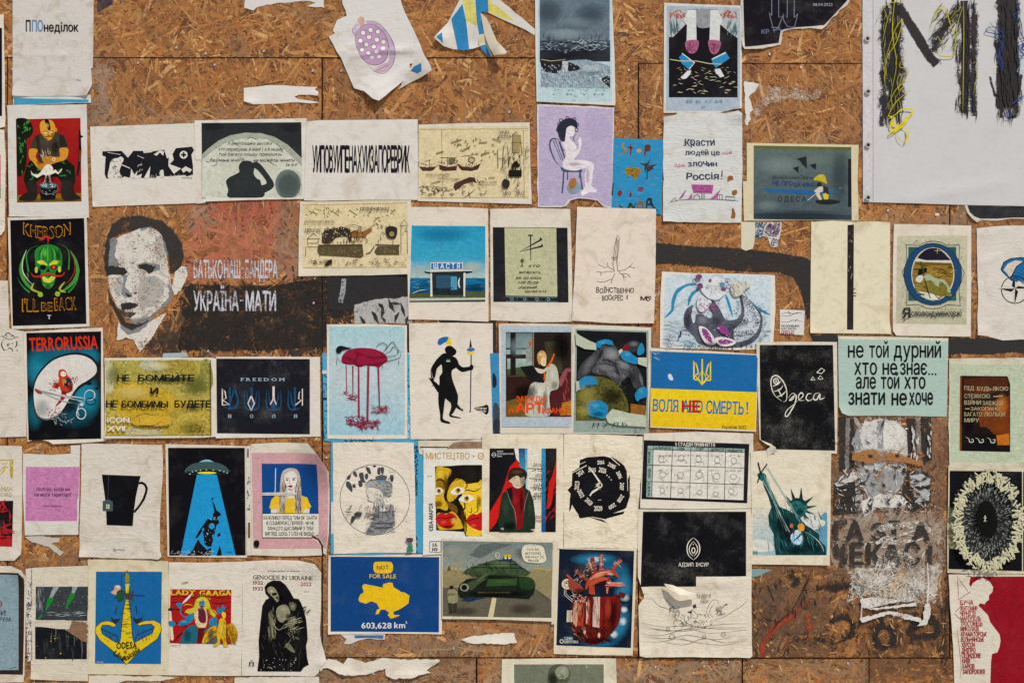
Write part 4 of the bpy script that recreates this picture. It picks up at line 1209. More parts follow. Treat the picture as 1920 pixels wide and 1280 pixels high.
ART.append("""
= stencil_portrait|worn black, grey and white stencilled face of a man with swept-back hair|217,447 241,437 262,428 274,423 290,428 304,440 309,470 316,505 321,536 318,559 300,578 276,597 255,604 234,594 218,573 206,545 201,517 203,500 211,494|mat=paint on=wall base=face paper=cfc9c0*.78
+ grey_shading
P 7b7c80*.85 203,447 218,446 215,480 226,498 203,499
P 7b7c80*.85 262,427 276,422 300,435 312,460 316,480 308,470 304,440 288,428 276,427 264,434
P 7b7c80*.85 258,494 276,492 299,496 300,506 290,509 276,508 258,503
P 7b7c80*.85 229,512 240,516 234,538 249,554 235,557 226,550 230,530
P 7b7c80*.85 232,566 260,569 258,572 240,573
P 7b7c80*.85 316,520 322,545 322,562 300,582 270,604 248,606 258,600 280,593 300,576 316,558
P 7b7c80*.85 222,608 240,612 262,606 286,594 270,620 246,630 226,622
P 7b7c80*.8 340,502 352,500 353,512 344,525 334,515
P 9a9894*.5 262,520 290,516 308,530 306,552 288,574 266,580 258,560
P a9a6a2*.5 218,520 228,516 230,540 222,556 212,540
P 9a9894*.5 290,440 304,446 310,480 300,486 292,470
P 8a8884*.6 238,598 262,596 280,586 268,602 246,608
H 5a4a40*.9 .8 70 215 440 310 590 9 60 80
+ ear
P cfc9c0*.9 328,509 340,499 350,501 352,512 346,530 338,545 327,553 322,540
+ hair
P 262220*.8 196,503 196,477 201,442 211,419 227,408 250,404 269,405 300,413 323,430 340,454 344,477 340,498 328,510 320,512 316,480 309,452 300,436 281,425 262,427 241,434 222,438 206,448 205,470 203,499
+ eye
P 1a1513*.95 196,500 212,498 234,502 240,510 230,516 212,514 200,517
+ eye
P 1a1513*.95 260,497 274,494 292,500 286,510 278,512 270,505 262,503
+ nostril
P 1a1513*.95 234,548 242,552 249,556 240,557
P 1a1513*.95 250,548 258,548 254,551
+ mouth
P 1a1513*.9 226,570 244,566 260,571 254,576 240,580 228,580
P 3a2c22*.8 222,578 236,584 256,586 244,596 232,592
+ jaw_shadow
P 2a1d14*.9 202,540 210,560 222,582 236,604 258,608 280,600 262,612 246,618 232,612 218,588 206,566
+ collar
P cfc9c0*.9 222,600 219,638 230,636 236,632 250,636 262,660 285,632 312,586 300,592 280,604 262,622 240,628 226,616
= stencil_slogan|faded white stencilled slogan БАТЬКО НАШ - БАНДЕРА above УКРАЇНА - МАТИ|363,488 520,488 520,584 363,584|mat=paint on=wall base=none
+ lettering
T c6c6cf*.66 363 521 54 31 B|БАТЬКО
T c6c6cf*.66 420 521 30 31 B|НАШ
L c6c6cf*.66 3 452,504 457,504
T c6c6cf*.66 460 521 60 31 B|БАНДЕРА
+ lettering
T c6c6cf*.66 363 582 84 34 B|УКРАЇНА
L c6c6cf*.66 3 450,563 456,563
T c6c6cf*.66 461 582 56 34 B|МАТИ
= painted_band|dark brush band painted over the boards right of the stencilled portrait|0,0 1,0 1,1|mat=paint on=wall base=none
+ paint_band
P 130e0c*.6 355,532 400,534 470,536 520,534 560,527 610,520 700,512 772,508 772,560 720,562 690,574 660,590 612,598 612,650 520,655 400,658 330,656 345,600 335,560
P 141214*.95 612,522 772,510 772,556 720,560 690,570 670,578 640,582 616,580
+ white_smear
L 9aa0a0*.7 9 645,522 643,545 638,567
P aaa8a6*.85 664,572 700,562 772,556 772,606 664,606
H 17130f*.8 7 12 668 568 768 604 22 60 60
= painted_band|broad black brush stroke crossing the boards and bending down to the right|0,0 1,0 1,1|mat=paint on=wall base=none
+ paint_band
P 1b1817*.85 1230,455 1262,458 1300,462 1350,463 1390,466 1420,469 1460,474 1495,480 1522,488 1522,590 1514,600 1508,570 1500,540 1488,520 1462,510 1420,510 1380,508 1330,500 1290,497 1250,494 1230,496
V 6d655c*.5 3 .6 1240,490 1280,494
= painted_band|black smear painted low on the boards above the reddish inscribed plate poster|0,0 1,0 1,1|mat=paint on=wall base=none
+ paint_band
P 1a1514*1.5 1775,634 1800,634 1930,636 1930,662 1890,660 1850,664 1775,662
P 1d1a18*1.2 1520,628 1570,626 1570,640 1530,650
P 1d1815*1.3 1056,496 1068,498 1070,560 1056,560
P 1d1815*1 818,600 930,600 930,660 912,660
= poster|black poster KHERSON I'LL BE BACK with a green watermelon skull and crossed sabres|14,408 163,406 165,500 168,612 100,615 22,617 18,520|paper=d2cbc0 wr=.3
+ black_print
P 100d12*5 19,413 158,409 162,607 24,611
+ lettering
T b5791c 44 447 88 22 B:a-8|KHERSON
T 1a0e10 45 446 86 19 :a-8|KHERSON
T b5791c 42 584 30 23 B|I'LL
T b5791c 78 583 20 16 B|BE
T b5791c 103 582 40 23 B:r-3|BACK
T 1a0e10 43.5 582 28 20 |I'LL
T 1a0e10 79 581.5 18 13 |BE
T 1a0e10 104 580.5 38 20 :r-3|BACK
+ sabre
C 3d8a38 7 50,470 42,490 40,508 46,526 58,540 74,550
C d9d3c0 1.5 50,468 43,488 43,508 52,524 62,534
C a8a82c 4 64,530 60,542 76,548
E 8fae2a 76 552 5 5
+ sabre
C 3d8a38 7 132,470 142,488 146,508 140,526 126,540 110,550
C b02822 1.5 131,468 139,486 140,508 132,524 122,534
C a8a82c 4 122,528 112,542 124,548
E 8fae2a 108 551 5 5
+ sabre
Q 2f7f34 3 54,510 50,480 58,466 72,460
Q 2f7f34 3 52,512 53,520 50,520
+ sabre
Q 2f7f34 3 129,506 130,478 124,464 108,456
+ dagger
Q 2f7f34 4 56,548 46,540 38,530 33,520
+ dagger
Q 2f7f34 4 128,548 138,538 145,526 148,514
+ watermelon_skull
S 237a2e 66,486 66,470 76,461 90,458 104,461 114,470 117,486 115,504 105,508 103,528 95,541 85,540 78,526 76,508 68,502
C 124a1a 2 74,492 74,476 82,464
C 124a1a 2 82,490 82,474 86,462
C 124a1a 2 98,490 98,474 95,462
C 124a1a 2 107,490 107,476 100,464
C 6fbf3a 1.4 90,492 90,462
C 6fbf3a 1.2 78,490 78,474 84,464
C 6fbf3a 1.2 103,490 103,474 97,464
S b8c63a 70,490 80,488 89,495 88,498 78,496 72,494
S b8c63a 112,489 102,488 93,495 94,498 104,496 110,493
E 0c120c 81 501 6 5
E 0c120c 101 501 6 5
E d8281c*0 101 501 3.6 3.6
E ff6a3a*0 101 501 1.4 1.4
P 0c120c 91,502 94,510 87,510
S c4cf3c 80,516 90,522 101,515 104,520 98,528 90,530 82,527
H 0c120c*1 1 10 82 517 102 528 4 88 4
C 8fae2a 2 80,532 90,539 100,532
E b8c63a 68.5 506 3 6
E b8c63a 112 505 3 6
+ red_moustache
C b02822 4.5 58,511 64,518 76,518 90,514 104,517 116,517 122,510
+ red_stem
C b02822 5 90,457 91,446 84,444 80,449 73,450
+ emblem
T c9c9c9 89 598 7 7 b|Т
+ skull_tones
G 7adf50 .5 84 474 6 10
G 0a3a12 .6 110 480 6 16
G e8f060 .5 90 526 10 5
G 0a2a10 .6 90 538 8 5
G 0a2a10 .5 74 508 4 8
= poster|photo poster of a blue sky bus stop lettered ЩАСТЯ beside the sea|766,388 840,388 915,391 916,500 916,603 840,600 766,599 764,500|paper=d8cec0 st=.7 curl=768,600,30,20,3
+ photograph
K 768 423 910 566
P 2490b8>3a9cbc~.04*2 772,423 910,424 910,490 770,490
P 3a9cbc>a9b9b4~.05*2 771,486 910,486 910,521 769,521
P 1a6f9c>0f4a70~.1*1 769,521 910,521 910,553 768,553
H 0c3a58*1 1.4 50 770 524 908 548 16 0 8
H 6aa9bc*1 1 16 770 524 908 550 12 0 12
C b9c4bc 1.4 769,552 785,545 800,543
P 4a5334~.1 768,550 910,546 910,559 768,560
P b3b9ab~.04 768,559 910,558 910,563 768,564
P 1d2a2c 768,564 910,562 910,565 768,566
+ soft_tones
G 0f7aa8 .5 830 440 60 16
G c9cbbf .5 885 500 24 12
G c9cbbf .4 785 506 16 10
G 0a2c44 .5 890 540 26 8
+ bus_shelter
P 191d1e 794,509 885,507 886,510 878,512 872,513 808,513 800,512
P cfc9bd 794,508 808,507 885,506 885,508 808,510
P 202b33 810,512 872,511 872,554 810,553
P 2c4f66 818,516 844,516 844,540 818,540
P 4a8fae 845,518 857,518 857,543 845,543
P d8d2c8 807,512 810,512 811,556 807,556
P d8d2c8 869,512 873,511 872,556 869,556
C d8d2c8 2.6 862,520 860,532 864,544
H 12191c*1 2 14 812 540 868 552 9 20 60
+ stop_sign
P d5d0c6 807,492 868,492 868,506 807,507
P 1f66a4 808.5,493.5 866.5,493.5 866.5,504.5 808.5,505
T e5e2da 813 503.4 49 8.6 bw|ЩАСТЯ
= poster|poster with three crossed black nails above handwritten script on aged cloth|919,392 1000,390 1069,392 1072,480 1074,603 1000,604 920,600|paper=d6cec0 st=.8 curl=920,602,20,20,2
+ dark_border
P 201f24~.3*4 924,426 1064,427 1066,567 925,566
+ cloth
P b5b591~.05*2 946,427 1043,428 1045,556 948,554
+ patterned_hem
L 6d8a92 1 948,556.5 1045,557.5
L 6d8a92 1 948,565 1045,565.5
O 7fa0aa 1 960 560.5 2.5 2.5
O 7fa0aa 1 984 560.5 2.5 2.5
O 7fa0aa 1 1007 561 2.5 2.5
O 7fa0aa 1 1028 561 2.5 2.5
H 6d8a92*1 .8 22 950 558 1044 564 3 60 60
+ nail
P 222129 990,440 999,440 999,442 996,443 995.6,488 994.6,488 993.6,443 990,442
+ nail
P 222129 1013,444 1017,449 1015,451 973,472.5 1012,449
+ nail
P 222129 1016,456 1019,462 1017,463 972,472.8 1015,460
+ handwriting
E 6a4c34 979 489 3.4 4
T 33332c 975 502 6 7 ij|А
T 33332c 990 501 21 5 ij|хто
T 33332c 973 513 40 5 ij|витерпить
T 33332c 967 523 48 5 ij|аж до кінця,
T 33332c 971 532 38 5 ij|той буде
T 33332c 972 541 34 5 ij|спасенний
T 33332c 984 548 40 4 ij|Матвій 10:22
= poster|cream poster of a line-drawn sword rooted in cracks, ВОЇНСТВЕННО ВОСКРЕС|1082,388 1150,390 1230,392 1229,500 1226,606 1150,606 1110,603 1072,601 1078,500|paper=dcd0c2 wr=.3 st=.8 ridge=1076,520,1226,514,6,.8
+ sword
L 2a2622 1 1150,486 1152,466 1156,446 1158,441 1161,446 1160,466 1157,486
L 2a2622 .8 1153,484 1157,448
L 2a2622 .8 1156,484 1159,450
L 2a2622 1.1 1147,482 1148,486 1158,488 1158,485 1147,482
L 2a2622 1 1150,487 1149,496 1152,509
L 2a2622 1 1156,488 1158,508
+ cracks
L 2a2622 .9 1122,496 1134,502 1140,500 1152,507
L 2a2622 .9 1118,509 1130,511 1140,509 1152,509
L 2a2622 .9 1126,510 1127,517
L 2a2622 .9 1119,528 1132,529 1148,523 1153,512
L 2a2622 .9 1158,508 1172,506 1180,500 1186,494
L 2a2622 .9 1180,500 1191,503
L 2a2622 .9 1160,510 1168,516 1170,524
L 2a2622 .9 1164,513 1176,514 1182,520
L 2a2622 .9 1148,522 1146,532
L 2a2622 .9 1140,500 1139,492
L 2a2622 .9 1168,516 1174,521
+ lettering
T 26221f 1118 549 70 9 bj|ВОЇНСТВЕННО
T 26221f 1129 563 39 9 bj|ВОСКРЕС
L 26221f 2 1176,553 1175.6,561
T 26221f 1201 563 11 7 B|М
O 26221f 1.6 1215 561 3 2.6
L 26221f 1.6 1211,556 1220,556 1220,561
= poster|second tapestry print of riders on a bridge lettered DIVINE HIMARS|563,378 620,378 690,376 771,375 768,440 765,514 700,516 600,517 560,518 560,440|paper=d6ccba wr=.3 ridge=603,380,606,515,6,.7
+ sepia_ground
P d3c39c~.05*1 568,380 764,377 765,503 567,504
+ drawing
L 5a452c .8 568,385 763,381
L 5a452c .8 568,502 763,501
L 5a452c .7 608,385 609,410
L 8a7a48 2.4 578,396 596,402
L 8a7a48 2.4 618,394 636,405
L 8a7a48 2.4 654,394 670,404
L 8a7a48 2.4 700,418 708,408
L 8a7a48 2.2 732,402 740,394
H 8a7a48*1 2.4 22 574 390 640 406 5 60 60
H 8a7a48*1 2.4 16 652 390 744 408 5 60 60
H 8a7a48*1 2.4 8 698 406 712 422 5 60 60
L 3a2c22 1 576,448 588,438 600,448 576,448
L 3a2c22 1 577,449 577,463 597,463 597,448
L 3a2c22 1 574,463 573,482
L 3a2c22 1 597,463 600,482
L 3a2c22 .8 578,456 596,456
L 3a2c22 .8 750,424 758,412 766,422 750,424
L 3a2c22 1 752,424 752,478
L 3a2c22 1 763,424 764,476
H 3a2c22*1 .8 10 753 424 763 440 4 60 60
P 554a34~.1 596,462 606,459 680,460 682,480 676,484 656,482 600,479 595,472
P 554a34~.1 708,462 748,461 749,478 706,478 702,472
H 8a8058*1 .8 34 598 464 680 480 7 50 60
H 8a8058*1 .8 14 708 464 746 476 7 50 60
L 4a3826 2 598,460 680,459
L 4a3826 2 704,459 750,460
L 4a3826 1.6 702,462 694,474 686,476
P 8a5c2c 656,434 668,431 680,434 690,430 698,428 697,434 688,440 686,446 678,444 668,446 658,444
S 3a302c 604,448 606,436 616,430 630,428 644,426 656,432 660,444 656,456 650,444 630,446 620,456 606,456
H 1f1b1c*1 1.4 36 602 426 682 456 7 80 36
H c9b98a*1 1.2 36 604 426 680 446 4 80 50
H 8a5c2c*1 1.6 14 606 440 690 456 8 85 14
O 3a2c22 1 612 432 3 3
O 3a2c22 1 626 429 3 3
O 3a2c22 1 640 428 3 3
O 3a2c22 1 654 431 3 3
O 3a2c22 1 675 429 3 3
L 3a2c22 1.2 666,444 662,458
L 3a2c22 1.2 684,446 690,452 686,456
L 3a2c22 .9 690,430 704,420
S 2e2826 724,428 732,424 742,426 745,430 744,442 738,448 728,446 724,438
H 2e2826*1 1.2 18 708 424 740 456 8 85 20
E 8d8252 735 439 5 5
O 4a3826 1 664 444 6 10
C 3a2c22 1 640,428 660,422 672,424 690,430
P 2a2324 608,498 616,488 623,486 623,494 614,499
H 3a2c22*1 1.2 28 580 488 622 496 6 20 50
H 3a2c22*1 1.2 46 626 486 762 498 7 15 60
+ lettering
T 4a3c24 676 395 54 6 s|DIVINE HIMARS
T 5a4a2c 571 418 56 4 s|ANTONOVSKY BRIDGE
T 4a3c24 573 435 28 6 s|HERSON
= poster|blue pencil poster of a flower-wreathed maiden held by a toothed monster|1241,509 1300,512 1380,513 1453,516 1454,580 1450,640 1452,654 1380,656 1300,654 1237,652 1238,560|paper=dcd6ca st=.5
+ blue_ground
K 1242 513 1446 657
P c2d0d8>b9c9d2~.05*1 1247,514 1446,516 1444,650 1243,648
+ ribbon
C 2f86ac 7 1310,534 1290,534 1270,546 1262,566 1260,582 1246,596
+ ribbon
C 2f86ac 6 1312,540 1296,554 1290,574
+ ribbon
C 2f86ac 5 1360,552 1366,568 1374,594
C 2f86ac 6 1404,562 1420,578 1444,590
C 2f86ac 5 1371,532 1382,556
+ monster
S 575a68~.12 1300,572 1288,578 1282,592 1283,610 1292,622 1303,634 1310,644 1340,650 1380,652 1408,644 1424,628 1430,604 1426,586 1412,570 1396,556 1386,552 1388,566 1390,584 1384,596 1372,600 1360,598 1350,580 1340,566 1332,560 1322,562 1326,574 1336,590 1330,596 1316,590 1304,590 1300,600 1298,580
S c2ccd6~.1 1392,556 1402,560 1418,580 1426,596 1420,620 1402,636 1380,640 1376,620 1390,604 1396,584
S c2ccd6~.1 1302,582 1296,590 1300,606 1304,598
H 3a3c48*1 .8 120 1286 562 1420 650 5 45 90
H 3a3c48*1 1 60 1290 646 1420 656 6 88 24
H 3a3c48*1 1 40 1420 570 1436 640 6 10 40
H 3a3c48*1 .9 24 1382 552 1396 600 6 0 40
H 3a3c48*1 .9 24 1300 560 1320 600 6 30 40
H a04a94*1 1 22 1394 570 1420 600 1 0 90
+ jaws
S d6d3d6 1310,612 1322,614 1334,626 1342,644 1326,646 1314,630
S 8a3f80 1316,616 1324,618 1332,630 1336,642 1328,640 1318,628
S d6d3d6 1340,634 1358,632 1380,640 1370,648 1350,648
S 8a3f80 1346,638 1360,636 1374,641 1362,645 1350,644
S 8a3f80 1346,610 1358,612 1366,622 1370,630 1356,626 1348,620
H d6d3d6*1 1.2 26 1314 614 1378 646 5 80 60
+ maiden
S cfd3d8 1318,530 1328,524 1340,520 1352,522 1362,530 1362,546 1354,556 1344,562 1330,560 1320,552 1314,542
S cfd3d8 1312,552 1322,558 1334,566 1322,582 1312,584 1306,570
C 3a4052 .9 1322,532 1332,536 1334,546 1330,554
C 3a4052 .9 1334,536 1346,536 1356,540
E 4a8eb0 1325 540 2.6 2
E 4a8eb0 1342 542 3 2
C 3a4052 .8 1320,538 1326,536 1332,539
C 3a4052 .8 1336,540 1343,538 1350,542
H a04a8c*1 1.2 22 1308 560 1326 586 6 80 20
H a04a8c*1 1.4 20 1322 566 1350 584 7 20 40
C 7a7c88 .7 1332,520 1340,516 1352,518 1360,524
C 5a6070 .7 1300,556 1280,566 1262,578 1250,590
S c9c3b4~.05 1372,532 1390,528 1404,530 1408,536 1398,542 1390,552 1378,556 1370,546
H 5a6070*1 .7 30 1370 528 1406 552 10 60 20
+ wreath
E 7c3f72 1310 519 6 4.6
E 7c3f72 1312 536 5.6 5.6
E 5a8ea0 1354 534 5 5
E 7c3f72 1356 542 5 3.4
E 8a4a70 1331 526 3 3
O 5c5c60 .8 1302 528 4 4
O 5c5c60 .8 1305 521 4 4
O 5c5c60 .8 1364 526 4 4
O 5c5c60 .8 1366 538 4 4
H 5a5c60*1 .8 30 1296 514 1318 540 4 45 90
H 5a5c60*1 .8 30 1348 522 1370 548 4 45 90
+ pencil_tones
G 23252e .6 1290 600 8 22
G 23252e .6 1330 646 30 6
G 23252e .5 1345 600 12 12 40
G 9a9cac .5 1316 600 12 10
G 23252e .5 1400 640 18 6
G e8e8ea .5 1338 540 12 14
+ lettering
T 1f2838 1370 618 36 9 bj:r-20|РУССКИЙ
T 1f2838 1372 632 42 8 bj:r-8|ГОДУНЕЦЬ
T 1f2838 1392 559 30 7 bj:r52|ПУХКАН
T 1f2838 1410 586 22 6 bj:r75|НАТО
T 3a8cb0 1282 652 22 9 |АЗС
+ bird
P 3a3a6a 1274,620 1278,622 1276,632 1271,634 1274,627
+ water_lines
H 4a5060*1 .8 44 1246 604 1300 650 18 5 20
H 4a5060*1 .8 16 1420 610 1444 650 14 0 10
C 3a4052 1 1252,648 1254,636 1258,646 1262,640
= sticker|small barbed wire sticker with black and red lettering on bare board|1462,580 1490,581 1509,582 1508,604 1507,628 1485,627 1462,625|paper=d3d1ce cat=sticker wr=.2 st=.2
+ barbed_wire
C 2a2a2e .9 1462,590 1475,586 1490,588 1509,583
C 2a2a2e .9 1462,592 1480,592 1495,586 1508,590
C 2a2a2e .9 1462,602 1475,604 1490,600 1508,604
L 2a2a2e .9 1478,583 1482,590
L 2a2a2e .9 1490,604 1496,597
+ lettering
T 1c1c20 1465 613 34 3.6 B|ПОЛОНЕНИХ
T 1c1c20 1465 617.5 29 3 B|КАТУЮТЬ,
T a3202c 1465 622 24 3 B|ДОКИ ТИ
T a3202c 1465 626.5 24 3.2 B|МОВЧИШ
= paper_scrap|torn strip of blank cream poster left below the child mural photo|1390,416 1417,416 1416,446 1412,466 1398,470 1390,466|cat=scrap j=.8 paper=cfcab4
= paper_scrap|torn scrap printed with embroidery pattern hanging below the child mural photo|1416,416 1466,417 1464,436 1460,450 1458,462 1449,464 1444,460 1440,446 1432,442 1418,448|cat=scrap j=1 paper=d0ccce
+ pattern
H 27506a*1 1 60 1417 417 1430 446 5 45 4
H 27506a*1 1 60 1417 417 1430 446 5 -45 4
H 4a3350*1 1.1 70 1436 418 1462 440 5 45 4
H 4a3350*1 1.1 70 1436 418 1462 440 5 -45 4
H b05a9a*1 1.2 10 1440 420 1460 442 3 45 90
H 202030*1 1.2 18 1446 448 1459 462 6 40 90
L 202030 1.2 1434,418 1431,432 1442,442 1456,444
= poster|blank yellowed poster split by a dark strip from which an eye and fingers peer|1521,416 1560,414 1600,416 1640,415 1669,417 1669,500 1668,600 1671,626 1600,625 1519,624 1520,520|paper=dbd3b8 st=.6 wr=.3 curl=1668,626,26,18,3
+ dark_gap
P 2a2326~.15*5 1589,422 1601,421 1600,618 1588,618
+ eye
E 8a7a72 1595 452 4 3
O 17120f 1 1595 453 4 3
E 17120f 1594 453 1.8 1.8
H 5a4c48*1 1 10 1590 430 1600 446 8 80 16
H b9b0ac*1 .8 6 1590 470 1600 522 7 88 6
+ fingers
C 231c1c 1.6 1598,544 1602,542 1604,540
C 231c1c 1.6 1597,551 1603,549 1606,550
C 231c1c 1.6 1597,556 1603,554 1605,556
= poster|illuminated initial poster of soldiers sleeping in a dugout in a blue oval frame|1676,420 1750,421 1821,423 1821,520 1820,631 1740,630 1680,629 1674,620 1674,500|paper=d8cfc0 curl=1676,630,26,18,4
+ pale_panel
P bdbaa0>b3b097~.03*1 1682,442 1814,442 1812,609 1680,606
+ frame
R 2a5a58*1 1703 463 1793 564
H 1c4442*1 1 50 1704 464 1792 562 6 45 90
E 1c446e 1749 514 53.5 57.5
E cfc9b4 1749 514 41 50.5
O 2a2c30 1.2 1749 514 54 58
O 2a2c30 1 1749 514 41 51
L 2a2c30 .8 1697,459 1722,460 1735,454 1749,452 1764,454 1776,460 1799,459
L 2a2c30 .8 1698,572 1722,571 1735,577 1749,579 1764,577 1776,571 1802,573
L 2a2c30 .8 1699,460 1701,490 1692,510 1701,540 1700,572
L 2a2c30 .8 1799,460 1798,490 1808,512 1798,540 1800,572
H 2a2c30*1 .8 30 1696 450 1802 461 3 45 90
H 2a2c30*1 .8 30 1696 571 1802 582 3 45 90
H 2a2c30*1 .8 14 1690 464 1700 570 3 45 90
H 2a2c30*1 .8 14 1800 464 1809 570 3 45 90
+ dugout_scene
E 8a6f2c~.1 1749 514 38.5 48
S 1d1a2c 1722,484 1728,474 1738,467 1750,465 1762,468 1774,480 1780,488 1750,490
E c8a84a*0 1757 470 1.5 1.5
L c8a84a .7 1757,464 1757,476
L c8a84a .7 1751,470 1763,470
P c9c8c0 1718,484 1736,488 1760,488 1782,488 1782,493 1750,492 1716,490
P 6a4e1c 1715,492 1784,494 1783,498 1715,496
H 4a3614*1 1.4 30 1716 496 1784 520 14 2 6
P 17150f 1722,504 1738,502 1737,510 1720,518
H c0a04a*1 1.2 12 1746 498 1786 524 16 -20 8
L 3a4c40 2 1728,494 1734,524
L 3a4c40 2.4 1726,490 1728,502
S c6ccb8 1718,520 1724,516 1730,518 1730,524 1724,530 1716,526
S 9fa98c 1732,518 1742,514 1754,522 1768,524 1776,532 1782,548 1772,546 1762,540 1748,532 1738,532
S 77702c~.1 1732,532 1746,526 1758,540 1762,528 1774,536 1776,546 1784,552 1780,556 1764,552 1750,552 1738,546
S 8a7a3a 1716,534 1728,534 1730,542 1720,546
P cfd0c4 1722,546 1744,550 1762,556 1756,562 1742,562 1728,556
P 3a4c44 1720,548 1736,552 1728,554
P 3a4c44 1752,552 1764,562 1756,558
L 3a2c22 2 1734,526 1740,548 1744,560
H 3a3414*1 .8 26 1716 520 1780 556 6 30 60
+ lettering
T 23262a 1693 595 13 17 sb|Я
T 23262a 1708 593 94 11 b|слюлюндуменсоржі
C 23262a 1.4 1695,578 1692,586 1697,592
C 23262a 1.4 1700,596 1694,600 1697,602
= poster|crumpled white poster of a blue umbrella above a four-pointed compass star|1831,428 1870,424 1990,420 1990,640 1915,636 1880,638 1850,630 1832,628 1834,560 1832,500|paper=d2ccc4 wr=1.3 st=.5 j=.8 curl=1832,628,40,26,9 ridge=1832,494,1880,478,6,4/1832,538,1880,528,5,2/1840,604,1900,600,6,2/1836,440,1900,432,5,2
+ umbrella
P 1f659c 1877,505 1884,490 1898,484 1912,483 1940,486 1960,500 1930,512 1905,530 1893,524
P c9bfb0 1881,506 1890,494 1904,488 1918,490 1905,500 1894,523 1888,512
P 1f659c 1906,500 1919,490 1934,505 1924,532 1910,524 1896,524
L 15151a 2 1877,505 1882,492 1894,485 1914,483 1935,486
L 15151a 1.8 1877,505 1880,510 1894,523 1896,526 1904,520 1920,532 1930,520
L 15151a 1.8 1894,523 1906,500 1920,490
+ compass_star
O 15151a 1.8 1903 543 25.5 25.5
P c9c3ba 1868,541 1896,536 1902,524 1908,536 1940,541 1908,546 1903,574 1898,548
P 15151a 1872,541 1903,541 1896,547
P 15151a 1902,572 1903,541 1909,546
P 15151a 1940,541 1903,541 1909,536
P 15151a 1899,526 1903,524 1903,541 1897,536
= paper_scrap|dark torn remnant of a poster curling out under the white vinyl banner|1808,384 1850,386 1990,390 1990,412 1895,410 1870,414 1840,412 1832,417 1822,410 1814,400|cat=scrap j=1 paper=c5beb4 lv=0 curl=1820,412,26,26,9
+ dark_print
P 2c2c31~.2*9 1814,385 1990,390 1990,408 1900,408 1870,410 1838,410 1826,406 1818,398
= paper_scrap|small white chip of paper on the boards below the white vinyl banner|1754,399 1762,400 1760,405 1753,404|cat=scrap j=.6 paper=d0cdc8
""")
